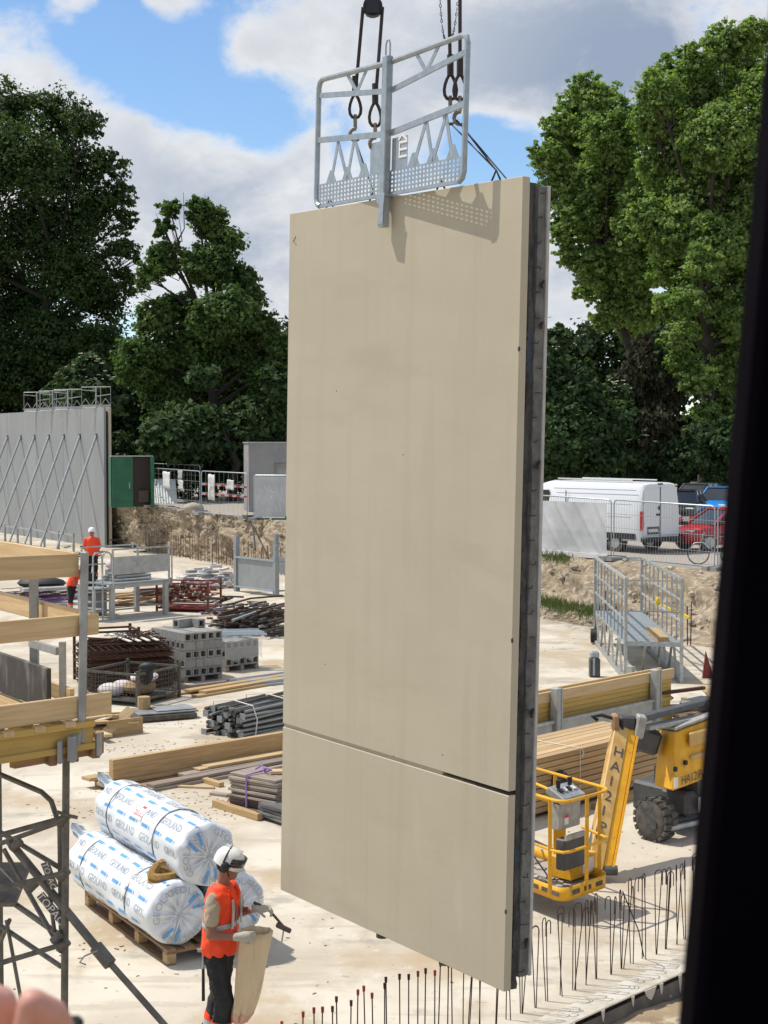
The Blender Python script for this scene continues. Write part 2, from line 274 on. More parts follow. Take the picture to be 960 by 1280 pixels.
# ------------------------------------------------------------------ mesh collecting
class MB:
    def __init__(s): s.V = []; s.F = []
    def add(s, vs, fs):
        o = len(s.V); s.V += [tuple(v) for v in vs]; s.F += [tuple(i + o for i in f) for f in fs]; return s
    def box(s, c, d, R=None):
        hx, hy, hz = d[0] / 2, d[1] / 2, d[2] / 2; c = Vector(c)
        vs = [Vector((x, y, z)) for x in (-hx, hx) for y in (-hy, hy) for z in (-hz, hz)]
        if R is not None: vs = [R @ v for v in vs]
        return s.add([v + c for v in vs], [(0, 1, 3, 2), (4, 6, 7, 5), (0, 4, 5, 1), (2, 3, 7, 6), (0, 2, 6, 4), (1, 5, 7, 3)])
    def beam(s, a, b, w, h, up=(0, 0, 1)):           # w across, h along up
        a = Vector(a); b = Vector(b); d = b - a; L = d.length; x = d.normalized(); up = Vector(up)
        if abs(x.dot(up.normalized())) > .99: up = Vector((1, 0, 0))
        y = up.cross(x).normalized(); z = x.cross(y)
        R = Matrix((x, y, z)).transposed()
        return s.box((a + b) / 2, (L, w, h), R)
    def tube(s, a, b, r, r2=None, n=8, caps=True):
        a = Vector(a); b = Vector(b); r2 = r if r2 is None else r2
        d = (b - a).normalized(); u = d.orthogonal().normalized(); w = d.cross(u)
        vs = []; 
        for p, q in ((a, r), (b, r2)):
            for i in range(n):
                t = 2 * PI * i / n; vs.append(p + (u * math.cos(t) + w * math.sin(t)) * q)
        fs = [(i, (i + 1) % n, n + (i + 1) % n, n + i) for i in range(n)]
        if caps: fs += [tuple(range(n - 1, -1, -1)), tuple(range(n, 2 * n))]
        return s.add(vs, fs)
    def path(s, pts, r, n=6, closed=False, rs=None):
        pts = [Vector(p) for p in pts]; m = len(pts); vs = []; u = None
        for i, p in enumerate(pts):
            a = pts[(i - 1) % m] if (closed or i > 0) else p
            b = pts[(i + 1) % m] if (closed or i < m - 1) else p
            d = (b - a).normalized()
            u = d.orthogonal().normalized() if u is None else (u - d * u.dot(d)).normalized()
            w = d.cross(u); q = rs[i] if rs else r
            for k in range(n):
                t = 2 * PI * k / n; vs.append(p + (u * math.cos(t) + w * math.sin(t)) * q)
        fs = []
        for i in range(m if closed else m - 1):
            j = (i + 1) % m
            fs += [(i * n + k, i * n + (k + 1) % n, j * n + (k + 1) % n, j * n + k) for k in range(n)]
        if not closed: fs += [tuple(range(n - 1, -1, -1)), tuple(range((m - 1) * n, m * n))]
        return s.add(vs, fs)
    def prism(s, poly, a, b, axis='y'):              # outline in the other two axes, from a to b along axis
        n = len(poly)
        def pt(p, t):
            return {'y': (p[0], t, p[1]), 'z': (p[0], p[1], t), 'x': (t, p[0], p[1])}[axis]
        return s.add([pt(p, a) for p in poly] + [pt(p, b) for p in poly],
                     [tuple(range(n)), tuple(range(2 * n - 1, n - 1, -1))] + [(i, n + i, n + (i + 1) % n, (i + 1) % n) for i in range(n)])
    def rings(s, rs, caps=True):                     # loft through rings of equal length
        n = len(rs[0]); vs = [v for r in rs for v in r]
        fs = [(i * n + k, i * n + (k + 1) % n, (i + 1) * n + (k + 1) % n, (i + 1) * n + k) for i in range(len(rs) - 1) for k in range(n)]
        if caps: fs += [tuple(range(n - 1, -1, -1)), tuple(range((len(rs) - 1) * n, len(rs) * n))]
        return s.add(vs, fs)
    def cone(s, a, b, ra, rb, n=12, m=3, ex=1.0, side=(0, 1, 0)):     # tapered limb with round ends; ex flattens along side
        a = Vector(a); b = Vector(b); d = (b - a).normalized(); u = Vector(side)
        u = (u - d * u.dot(d)).normalized(); w = d.cross(u); rr = []
        def ring(p, q): return [p + (u * math.cos(2 * PI * k / n) * ex + w * math.sin(2 * PI * k / n)) * q for k in range(n)]
        for i in range(m + 1):
            t = PI / 2 * (i + .15) / (m + .15); rr.append(ring(a - d * ra * math.cos(t), ra * math.sin(t)))
        for i in range(m + 1):
            t = PI / 2 * (i) / (m + .15); rr.append(ring(b + d * rb * math.sin(t), rb * math.cos(t)))
        return s.rings(rr)
    def ell(s, c, r, n=14, m=9, R=None):
        c = Vector(c); rr = []
        for i in range(m):
            t = PI * (i + .35) / (m - .3); ring = []
            for k in range(n):
                v = Vector((r[0] * math.sin(t) * math.cos(2 * PI * k / n), r[1] * math.sin(t) * math.sin(2 * PI * k / n), -r[2] * math.cos(t)))
                ring.append(c + (R @ v if R is not None else v))
            rr.append(ring)
        return s.rings(rr)
    def build(s, name, m, parent=None, smooth=False, loc=None, rz=None, angle=40, bevel=0.0):
        me = bpy.data.meshes.new(name); me.from_pydata(s.V, [], s.F); me.update()
        import bmesh
        bm = bmesh.new(); bm.from_mesh(me); bmesh.ops.recalc_face_normals(bm, faces=bm.faces); bm.to_mesh(me); bm.free()
        if smooth:
            me.polygons.foreach_set('use_smooth', [True] * len(me.polygons)); me.set_sharp_from_angle(angle=math.radians(angle))
        return link(name, me, m, parent, loc, rz, bevel)
def link(name, me, m, parent=None, loc=None, rz=None, bevel=0.0):
    o = bpy.data.objects.new(name, me); COL.objects.link(o)
    if m is not None and len(me.materials) == 0: me.materials.append(MATS[m] if isinstance(m, str) else m)
    if parent is not None: o.parent = parent
    if loc is not None: o.location = loc
    if rz is not None: o.rotation_euler = (0, 0, rz)
    if bevel:
        b = o.modifiers.new('bevel', 'BEVEL'); b.width = bevel; b.segments = 1; b.limit_method = 'ANGLE'
    return o
def thing(name, label, cat, loc=(0, 0, 0), rz=0.0, group=None):
    o = bpy.data.objects.new(name, None); COL.objects.link(o); o.empty_display_size = .2
    o.location = loc; o.rotation_euler = (0, 0, rz); o['label'] = label; o['category'] = cat
    if group: o['group'] = group
    return o
def tag(o, label, cat, group=None):
    o['label'] = label; o['category'] = cat
    if group: o['group'] = group
    return o
def struct(o): o['kind'] = 'structure'; return o
def stuff(o, label=None, cat=None):
    o['kind'] = 'stuff'
    if label: o['label'] = label; o['category'] = cat
    return o
def dup(o, parent=None, loc=None, rz=None, rot=None):
    c = o.copy(); COL.objects.link(c); c.parent = parent if parent is not None else o.parent
    if loc is not None: c.location = loc
    if rz is not None: c.rotation_euler = (0, 0, rz)
    if rot is not None: c.rotation_euler = rot
    return c
def text_mesh(body, size):
    cu = bpy.data.curves.new('t', 'FONT'); cu.body = body; cu.size = size; cu.align_x = 'LEFT'; cu.resolution_u = 2
    ob = bpy.data.objects.new('t', cu); COL.objects.link(ob); bpy.context.view_layer.update()
    me = bpy.data.meshes.new_from_object(ob.evaluated_get(bpy.context.evaluated_depsgraph_get()))
    V = [v.co.copy() for v in me.vertices]; Fc = [tuple(p.vertices) for p in me.polygons]
    bpy.data.objects.remove(ob); bpy.data.curves.remove(cu); bpy.data.meshes.remove(me)
    return V, Fc
def letters(name, body, size, m, parent, origin, xdir, ydir):
    V, Fc = text_mesh(body, size); o = Vector(origin); x = Vector(xdir).normalized(); y = Vector(ydir).normalized()
    n = x.cross(y)
    return MB().add([o + x * v.x + y * v.y for v in V], Fc).build(name, m, parent)
def npmesh(name, V, Q):
    me = bpy.data.meshes.new(name); nv, nf, k = len(V), len(Q), Q.shape[1]
    me.vertices.add(nv); me.vertices.foreach_set('co', V.astype(np.float32).ravel())
    me.loops.add(nf * k); me.loops.foreach_set('vertex_index', Q.astype(np.int32).ravel())
    me.polygons.add(nf); me.polygons.foreach_set('loop_start', np.arange(0, nf * k, k, dtype=np.int32))
    me.polygons.foreach_set('loop_total', np.full(nf, k, dtype=np.int32)); me.update(calc_edges=True)
    return me
def rbox(L, W, H):                       # a board: x length, centred, z from 0
    return MB().box((0, 0, H / 2), (L, W, H))
# ================================================================== the setting
# building slab, its near edge along VD, its far edge at the foot of the bank
E0 = Vector((1.56, 13.99, 0)); BB0 = Vector((8.2, 41.1, 0)); BB1 = Vector((-8.7, 72.0, 0)); BT0 = Vector((9.7, 46.0, 0)); BT1 = Vector((-8.8, 73.0, 0))
bdir = (BB1 - BB0).normalized(); tdir = (BT1 - BT0).normalized(); TL = (BT1 - BT0).length; BL = (BB1 - BB0).length
def street_z(x, y):
    s = ((x - BT0.x) * tdir.x + (y - BT0.y) * tdir.y) / TL
    return 1.6 + .6 * max(-.6, min(1.6, s))
def GS(x, y):                             # point of the street
    z = 1.8
    for _ in range(6):
        p = G(x, y, z); z = street_z(p.x, p.y)
    return Vector((p.x, p.y, z))
pa = E0 - VD * 40; pb = E0 + VD * 26; pc = BB0 - bdir * 14; pd = BB0 + bdir * 95; pe = pd + Vector((-45, 0, 0)); 
outl = [(p.x, p.y) for p in (pa, pb, pc, pd, pe)]
sl = struct(MB().prism(outl, -0.42, 0.0, 'z').build('concrete_slab', 'slab'))
g = struct(MB().add([(-1500, -200, -.45), (1500, -200, -.45), (1500, 3000, -.45), (-1500, 3000, -.45)], [(0, 1, 2, 3)]).build('ground', 'dirt'))
# rough dirt below the near slab edge
rng_ = np.random.default_rng(3)
def rough_sheet(name, m, origin, ax, ay, nx, ny, lx, ly, amp, hfun=None, seed=1, asp=1):
    r = np.random.default_rng(seed)
    def fbm(nx, ny):
        z = np.zeros((nx, ny)); a = 1.0; k = 4
        while k < ny * .8:
            ka = k * asp; gx = r.normal(size=(ka + 2, k + 2)); xi = np.linspace(0, ka, nx); yi = np.linspace(0, k, ny)
            x0 = np.minimum(xi.astype(int), ka); y0 = np.minimum(yi.astype(int), k); fx = (xi - x0)[:, None]; fy = (yi - y0)[None, :]
            z += a * ((gx[x0][:, y0] * (1 - fx) + gx[x0 + 1][:, y0] * fx) * (1 - fy) + (gx[x0][:, y0 + 1] * (1 - fx) + gx[x0 + 1][:, y0 + 1] * fx) * fy)
            a *= .62; k *= 2
        return z * .5
    z = fbm(nx, ny) * amp; V = np.zeros((nx, ny, 3))
    for i in range(nx):
        for j in range(ny):
            a = i / (nx - 1); b = j / (ny - 1)
            p = hfun(a, b, z[i, j]) if hfun else (origin + ax * (lx * a) + ay * (ly * b) + Vector((0, 0, z[i, j])))
            V[i, j] = p
    idx = np.arange(nx * ny).reshape(nx, ny)
    Q = np.stack([idx[:-1, :-1], idx[1:, :-1], idx[1:, 1:], idx[:-1, 1:]], -1).reshape(-1, 4)
    me = npmesh(name, V.reshape(-1, 3), Q)
    me.polygons.foreach_set('use_smooth', [True] * len(me.polygons))
    return link(name, me, m)
WD = Vector((VD.y, -VD.x, 0))             # outwards from the slab, towards the window
struct(rough_sheet('dirt_trench', 'dirt', E0 + WD * .02 - VD * 6 + Vector((0, 0, -.19)), VD, WD, 180, 80, 14, 5, .12, seed=5, asp=2))
# the earth bank between slab and street
def bank(a, b, z):
    s = -14 + a * 70; p0 = BB0 + bdir * (s * BL / TL); p1 = BT0 + tdir * s
    zt = street_z(p1.x, p1.y) + .02
    ease = b * b * (3 - 2 * b); ease = .35 * b + .65 * ease
    q = p0.lerp(p1, b); k = math.sin(PI * min(1, b * 1.0)) 
    n = Vector((-.75, -.6, 0))
    return Vector((q.x, q.y, -.02 + (zt + .02) * ease)) + n * z * (.3 + k) + Vector((0, 0, z * k * .9))
bk = struct(rough_sheet('earth_bank', 'bank', None, None, None, 760, 64, 0, 0, .27, bank, seed=9, asp=12))
# street level beyond, out to the horizon
vs = []; 
for s in (-60, -12, 0, TL, TL * 1.6, 130):
    p = BT0 + tdir * s
    n = Vector((tdir.y, -tdir.x, 0))
    for d in (0.0, 40, 2500): 
        q = p + n * d; vs.append((q.x, q.y, street_z(p.x, p.y)))
fs = [(i * 3 + j, (i + 1) * 3 + j, (i + 1) * 3 + j + 1, i * 3 + j + 1) for i in range(5) for j in range(2)]
struct(MB().add(vs, fs).build('street', 'street'))
# pale poured concrete slipped down the bank
def pale(a, b, z):
    s = 20.5 + a * 2.6 - b * .2 + (b - .5) * -2.2; p0 = BB0 + bdir * (s * BL / TL); p1 = BT0 + tdir * s
    q = p0.lerp(p1, .05 + b * .85); ease = .35 * b + .65 * b * b * (3 - 2 * b); zt = street_z(p1.x, p1.y)
    e = math.sin(PI * a) 
    return Vector((q.x, q.y, zt * ease)) + Vector((-.75, -.6, .5)) * (z + .22 * e - .05)
struct(rough_sheet('concrete_spill', 'bankpale', None, None, None, 20, 24, 0, 0, .10, pale, seed=12))
# stones on the bank
r = random.Random(4)
rock = MB()
for _ in range(2600):
    a = r.random(); b = r.random(); p = bank(a, b, 0); s = .025 + .15 * r.random() ** 5
    R = Matrix.Rotation(r.random() * 6, 3, 'Z') @ Matrix.Rotation(r.random() * 6, 3, 'X')
    rock.ell(p + Vector((0, 0, .03)), (s, s * .8, s * .6), 6, 4, R)
stuff(rock.build('bank_stones', 'rock'), 'pale stones scattered over the earth bank', 'stones')
rock = MB()
for _ in range(260):
    p = E0 + VD * r.uniform(-3, 6) + WD * r.uniform(.05, 2.4); s = .012 + .05 * r.random() ** 3
    R = Matrix.Rotation(r.random() * 6, 3, 'Z') @ Matrix.Rotation(r.random() * 6, 3, 'X')
    rock.ell((p.x, p.y, -.19 + r.uniform(0, .1)), (s, s * .8, s * .6), 6, 4, R)
stuff(rock.build('trench_stones', 'rock'), 'small stones in the dirt below the slab edge', 'stones')
# weeds on the bank
weed = []
# ------------------------------------------------------------------ near slab edge with its starter bars
ke = thing('slab_edge', 'pale concrete slab edge with starter bars standing in it', 'kerb', (E0.x, E0.y, 0), VA)
MB().box((4, -.13, .012), (24, .30, .018)).build('kerb_top', 'kerb', ke, bevel=.008)      # local: x along VD, +y inwards
# drips of cement down the dark face
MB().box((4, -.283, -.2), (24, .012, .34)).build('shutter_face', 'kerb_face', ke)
dr = MB(); x = -3.0
while x < 9:
    w = r.uniform(.015, .11); h = r.uniform(.01, .03) + .2 * r.random() ** 3
    dr.prism([(x - w, .015), (x + w, .015), (x + w * .6, -h * .5), (x + w * .15, -h), (x - w * .3, -h * .8), (x - w * .8, -h * .3)], -.297, -.2885)
    x += r.uniform(.08, .5)
dr.build('cement_drips', 'laitance', ke)['kind'] = 'stuff'
ke_inv = Matrix.Rotation(-VA, 3, 'Z')
def kl(p): return ke_inv @ (Vector(p) - E0)
A0 = Vector((1.293, 14.04, 0)); A1 = Vector((3.12, 16.03, 0)); astep = (A1 - A0) / 13.0
def hook_pts(b, h, lean, ox, w=.05, ret=.13, tw=0.0):
    t = b + Vector((lean[0] + ox, lean[1], h)); pts = [b, b.lerp(t, .5) + Vector((r.uniform(-.006, .006), 0, 0)), t]
    dx = Vector((math.cos(tw), math.sin(tw), 0))
    for i in range(1, 7):
        a = PI * i / 6; pts.append(t + dx * (w * (1 - math.cos(a))) + Vector((0, 0, w * math.sin(a))))
    pts.append(pts[-1] + Vector((0, 0, -ret))); return pts
for i in range(-9, 16):
    b = kl(A0 + astep * i) + Vector((0, 0, .02))
    if i >= -4:                              # hooked bars, two at each place
        for k in range(2 if i % 4 else 3):
            h = .80 + r.uniform(-.05, .08) + (0 if k == 0 else -.02)
            w = r.uniform(.035, .05); tw = r.uniform(-.5, .5) + (0 if r.random() < .7 else PI)
            MB().path(hook_pts(b + Vector((.012 * k, r.uniform(-.02, .03), -.03)), h, (r.uniform(-.03, .03), r.uniform(-.04, .04)), (k - .5) * r.uniform(.03, .11), w, r.uniform(.08, .16), tw), .0055, 6).build('rebar_hook', 'rebar', ke, True)
    if i == 10: MB().path([b + Vector((0, 0, 0)), b + Vector((-.1, 0, .3)), b + Vector((-.32, .05, .75))], .0065).build('rebar', 'rebar', ke, True)
for i in range(-17, -4):                    # straight capped bars further left
    for k in range(2):
        b = kl(A0 + astep * i + astep * r.uniform(-.1, .1)) + Vector((.06 * k - .03, r.uniform(-.02, .02), .03))
        h = .75 + r.uniform(-.045, .04); t = b + Vector((r.uniform(-.02, .02), r.uniform(-.02, .02), h))
        o = MB().tube(b, t, .0062, n=6).build('rebar', 'rebar', ke, True)
        MB().tube(t + Vector((0, 0, -.035)), t + Vector((0, 0, .012)), .011, .013, n=8).build('cap', 'cap_red' if r.random() < .6 else 'rebar', o, True)
# starter bars along the foot of the bank, cast in the slab
s = -6.0
while s < 42:
    left = s > 17
    p = BB0 + bdir * s + Vector((-.25, -.15, 0)) * 1.0
    if left or r.random() < .35:
        for k in range(2):
            h = r.uniform(.95, 1.25) if left else r.uniform(.9, 1.3)
            q = p + Vector((r.uniform(-.06, .06), r.uniform(-.1, .1), 0)) + bdir * (.1 * k)
            MB().tube(q, q + Vector((r.uniform(-.06, .06), r.uniform(-.05, .05), h)), .016, n=5).build('rebar', 'rebar_pale' if left else 'rebar', sl)
    s += .42 if left else .5
# splashes of damp and clay stain on the slab lie in the material; flat scraps of sawdust as thin chips
chips = MB()
for (x, y, n, sx, sy) in ((110, 935, 60, 1.2, .7), (200, 1000, 70, 1.4, .8), (250, 935, 70, 1.6, .8), (160, 1015, 60, 1, .5), (300, 1010, 60, 1, .8), (230, 800, 40, 2, 2), (700, 800, 25, 3, 3), (430, 1180, 20, 2, 1.5), (130, 1180, 30, 1.5, 1.5), (770, 1050, 20, 1.2, 1.2), (230, 905, 60, 1.5, .8)):
    c = G(x, y)
    for _ in range(n):
        p = c + Vector((r.gauss(0, sx * .5), r.gauss(0, sy * .5), .004)); l = r.uniform(.01, .06); w = r.uniform(.004, .02)
        R = Matrix.Rotation(r.random() * 6.3, 3, 'Z'); chips.box(p, (l, w, r.uniform(.003, .012)), R)
stuff(chips.build('wood_chips', 'wood_brown'), 'scattered wood chips and scraps on the slab', 'chips')
# ================================================================== the hanging wall panel
PN = P(630, 1240, 11.0); PF = P(350.5, 1112, 13.3)
px_ = (PF - PN); PW = px_.length; px_.normalize()
pz_ = (Vector((0, 0, 1)) - px_ * px_.z).normalized(); py_ = pz_.cross(px_)        # +y: out of the lit face
pan = thing('wall_panel', 'tall beige precast double wall panel hanging from crane cables', 'wall panel')
pan.matrix_world = Matrix((( px_.x, py_.x, pz_.x, PN.x), (px_.y, py_.y, pz_.y, PN.y), (px_.z, py_.z, pz_.z, PN.z), (0, 0, 0, 1)))
PH, JZ = 5.92, 1.475
lo = MB().box((PW / 2, -.035, JZ / 2 - .008), (PW, .07, JZ - .016)).build('lower_face', 'panel', pan, bevel=.004)
up = MB().box((PW / 2, -.035, (PH + JZ) / 2 + .008), (PW, .07, PH - JZ - .016)).build('upper_face', 'panel', pan, bevel=.004)
MB().box((PW / 2 + .38, -.042, JZ), (PW - .77, .05, .034)).build('joint_groove', 'panel', pan)
MB().box((.196, -.036, JZ), (.375, .058, .014)).build('joint_foam', 'foam', pan)
# front leaf's inner edge, core coloured dark for the shaded void, back leaf
r = random.Random(11)
def ragged(y0, y1, z0, z1, x0, amp, steps, x1):
    m = MB(); rows = []
    for i in range(steps + 1):
        z = z0 + (z1 - z0) * i / steps; row = []
        for q, y in enumerate((y0, y0 * .7 + y1 * .3, y0 * .35 + y1 * .65, y1)): row.append((x0 + amp * (.5 + .25 * math.sin(z * 3.1 + q) + .15 * math.sin(z * 11.3 + q * 2) + r.uniform(-.12, .12)), y + (r.uniform(-.004, .004) if q in (0, 3) else 0), z))
        rows.append([(x1, y0, z)] + row + [(x1, y1, z)])
    return m.rings(rows)
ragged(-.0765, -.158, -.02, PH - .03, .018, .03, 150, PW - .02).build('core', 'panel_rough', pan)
ragged(-.0702, -.084, .06, PH - .02, .0005, .03, 260, .25).build('core_shade', 'foam', pan)  # black strip: shade beside the front leaf put into colour
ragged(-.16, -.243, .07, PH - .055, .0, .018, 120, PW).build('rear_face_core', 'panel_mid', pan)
MB().box((PW / 2 - .004, -.259, PH / 2 + .012), (PW, .028, PH - .11)).build('rear_lit_edge', 'panel_back_lit', pan, bevel=.004)  # pale strip: lit chamfer put into the rear leaf's colour
for i in range(33):
    z = .12 + i * .178
    y = r.uniform(-.195, -.155); l = r.uniform(.04, .075)
    MB().path([(-.004, y + l * .5, z), (-.012 - r.uniform(0, .02), y, z + r.uniform(-.012, .012)), (-.004, y - l * .6, z + r.uniform(-.01, .02))], .004, 5).build('tie_wire', 'cable', pan)
for z in (.31, 2.03, 3.85, 4.86, 5.15): MB().beam((-.03, -.18, z), (.02, -.24, z + .04), .02, .028).build('lattice_end', 'cable', pan)
for (t, z) in ((1.62, -.03), (.82, -.015)): MB().tube((t, -.13, z - .05), (t, -.13, z + .03), .05, n=14).build('duct_end', 'dark_steel', pan, True)
# chips and fixings
for (x, z) in ((.004, 2.6), (.004, 4.7), (PW - .004, 3.3), (.004, .6)): MB().ell((x, -.002, z), (.012, .008, .02), 7, 5).build('chip', 'panel_rough', pan)
for (x, z) in ((.75, 1.62), (1.35, JZ + .02), (.52, JZ + .01), (2.2, 4.4), (1.3, 3.9), (2.3, 2.1)): MB().tube((x, -.004, z), (x, .0012, z), .006, n=8).build('pinhole', 'panel_rough', pan)
# scuff at the top left corner
MB().path([(PW - .10, .001, PH - .2), (PW - .06, .0015, PH - .24), (PW - .11, .001, PH - .27)], .003, 5).build('scuff', 'wood_brown', pan)
for (t) in (.42, 1.05, 1.9, 2.5):
    MB().path([(t - .05, -.12, PH - .1), (t - .045, -.12, PH + .03), (t, -.12, PH + .1), (t + .045, -.12, PH + .03), (t + .05, -.12, PH - .1)], .008, 6).build('lifting_loop', 'cable', pan, True)
# ------------------------------------------------------------------ guardrail clipped on the panel's top
gt = 1.515
go = pan.matrix_world @ Vector((gt, .035, PH + .02))
gr = thing('guardrail', 'galvanised steel guardrail clipped to the top of the hanging panel', 'guardrail')
tw = math.radians(-5.5); q = Matrix.Rotation(tw, 3, pz_); gx = q @ px_; gy = q @ py_
tl = Matrix.Rotation(math.radians(-.9), 3, gy); gx = tl @ gx; gz = tl @ pz_
gr.matrix_world = Matrix(((gx.x, gy.x, gz.x, go.x), (gx.y, gy.y, gz.y, go.y), (gx.z, gy.z, gz.z, go.z), (0, 0, 0, 1)))
MB().beam((0, .03, -.26), (0, .03, 1.06), .075, .06, up=(0, 1, 0)).build('post', 'galv', gr, bevel=.006)
MB().prism([(-.042, -.24), (.04, -.24), (-.02, -.12), (.06, -.06), (.07, .0), (-.06, 0), (-.045, -.1)], .06, .066).build('clamp_plate', 'galv', gr, bevel=.002)
MB().box((0, -.1, -.014), (.12, .30, .016)).build('clamp_seat', 'galv', gr)
MB().path([(-.03, .03, 1.04), (-.03, .03, 1.15), (-.015, .03, 1.18), (.015, .03, 1.18), (.03, .03, 1.15), (.03, .03, 1.04)], .007, 6).build('lifting_eye', 'galv', gr, True)
for sgn in (1, -1):
    X = lambda a: sgn * a
    zt0, zt1 = 1.02, 1.05                  # top rail at post and at end
    W = 1.12 if sgn > 0 else 1.03
    MB().path([(X(.03), 0, zt0), (X(W - .06), 0, zt1), (X(W - .018), 0, zt1 - .02), (X(W), 0, zt1 - .065), (X(W), 0, .07), (X(W - .02), 0, .02), (X(W - .06), 0, .0)], .023, 8).build('frame', 'galv', gr, True)
    MB().beam((X(.03), 0, .80), (X(W), 0, .925), .016, .042).build('rail', 'galv', gr)
    MB().beam((X(.03), 0, .47), (X(W), 0, .555), .02, .046).build('rail', 'galv', gr)
    MB().beam((X(.03), 0, -.005), (X(W - .05), 0, -.005), .02, .02).build('bottom_rail', 'galv', gr)
    # perforated kick plate: bars round every hole
    pf = MB(); nx, nz = 20, 5; x0, x1, z0, z1 = .04, W - .012, .008, .175
    for i in range(nx + 1): pf.box((X(x0 + (x1 - x0) * i / nx), 0, (z0 + z1) / 2), ((x1 - x0) / nx * .42, .003, z1 - z0))
    for j in range(nz + 1): pf.box((X((x0 + x1) / 2), .0005, z0 + (z1 - z0) * j / nz), (x1 - x0, .0032, (z1 - z0) / nz * .42))
    pf.build('perforated_plate', 'galv', gr)
    # lattice between plate and middle rail
    zb = .18
    for (a, b) in ((.36, .52), (.62, .52), (.62, .78), (.88, .78)):
        MB().beam((X(a), 0, zb), (X(b), 0, .5), .006, .036, up=(1, 0, 0)).build('lattice_bar', 'galv', gr)
    for (a, b) in ((.5, .35), (.5, .66)):
        MB().beam((X(a), 0, .865 if a > .45 else .84), (X(b), 0, 1.03), .006, .034, up=(1, 0, 0)).build('lattice_bar', 'galv', gr)
    for a in (.36, .62, .88): MB().prism([(X(a - .085), zb - .005), (X(a + .085), zb - .005), (X(a + .02), zb + .1), (X(a - .02), zb + .1)], -.002, .002).build('gusset', 'galv', gr)
    MB().box((X(.16), -.001, .30), (.22, .003, .25)).build('name_plate', 'galv', gr)
# cut-out roof line over a letter E, sky through it painted white
ez = .27; ex = -.215
mk = MB()
for dz in (0, .055, .11): mk.box((ex, .0035, ez + dz), (.11, .004, .018))
mk.box((ex + .052, .0035, ez + .055), (.016, .0042, .128)); mk.beam((ex + .07, .0035, ez + .13), (ex + .02, .0035, ez + .17), .004, .016, up=(0, 0, 1)); mk.beam((ex + .02, .0035, ez + .17), (ex - .05, .0035, ez + .12), .004, .016)
mk.build('plate_mark', 'helmet', gr)
# ------------------------------------------------------------------ crane pulley, cables, hooks
def wt(p): return pan.matrix_world @ Vector(p)
pc_ = P(466, 9, 12.3)
pu = thing('crane_pulley', 'black crane sheave at the top of the left cables', 'pulley', pc_)
MB().tube((0, -.035, 0), (0, .035, 0), .078, n=24).build('sheave', 'pulley', pu, True)
MB().tube((0, -.045, 0), (0, .045, 0), .028, n=14).build('hub', 'dark_steel', pu, True)
for s in (-1, 1): MB().prism([(-.05, -.06), (.05, -.06), (.06, .1), (.03, .5), (-.03, .5), (-.06, .1)], s * .05, s * .056).build('cheek', 'pulley', pu)
def sling(name, label, pts, group, end, hookh=.3):
    t = thing(name, label, 'cable', (0, 0, 0), 0, group)
    MB().path(pts, .014, 8).build('wire_rope', 'cable', t, True)
    e = Vector(pts[-1])
    MB().tube(e + Vector((0, 0, .16)), e, .026, n=10).build('ferrule', 'cable', t, True)
    # thimble eye
    lp = [e + Vector((math.sin(2 * PI * k / 14) * .045 * (1 - .35 * math.cos(2 * PI * k / 14)), 0, -.085 + math.cos(2 * PI * k / 14) * .095)) for k in range(14)]
    MB().path(lp, .013, 6, True).build('thimble', 'cable', t, True)
    h = e + Vector((0, 0, -.19)); hp = [h + Vector((0, 0, .04)), h, h + Vector((.0, 0, -.07))]
    for k in range(9):
        a = PI * .5 + k / 8 * PI * 1.35; hp.append(h + Vector((math.cos(a) * .045 + .0, 0, -.125 + math.sin(a) * .05)))
    MB().path(hp, .015, 7, rs=[.014, .016, .016] + [.019 - .0012 * k for k in range(9)]).build('hook', 'hook', t, True)
    MB().path([h + Vector((0, 0, -.165)), end], .006, 5).build('sling_leg', 'cable', t, True)
    return t
L1 = P(444, 120, 12.6); L2 = P(469, 130, 12.25); R1 = P(563, 95, 11.75); R2 = P(575, 95, 11.6)
sling('crane_cable', 'leftmost rusty crane cable with hook, running down from the black sheave', [pc_ + Vector((-.078, 0, 0)), L1], None, wt((1.9, -.12, PH + .1)))
sling('crane_cable', 'crane cable right of the leftmost one, down from the black sheave behind the guardrail post', [pc_ + Vector((.078, 0, 0)), L2], None, wt((1.9, -.12, PH + .1)))
sling('crane_cable', 'left cable of the right-hand crane pair, ending in a hook above the panel', [P(560, -60, 11.75), R1], None, wt((.42, -.12, PH + .1)))
sling('crane_cable', 'rightmost crane cable ending in a hook beside the guardrail end', [P(575, -60, 11.6), R2], None, wt((.42, -.12, PH + .1)))
MB().path([P(577, 165, 11.6), wt((.26, -.12, PH + .02))], .005, 5)
tag(MB().path([P(571, 150, 11.6), wt((.3, -.12, PH + .02))], .006, 5).build('sling_wire', 'cable'), 'thin dark sling wire slanting down right of the guardrail', 'wire')
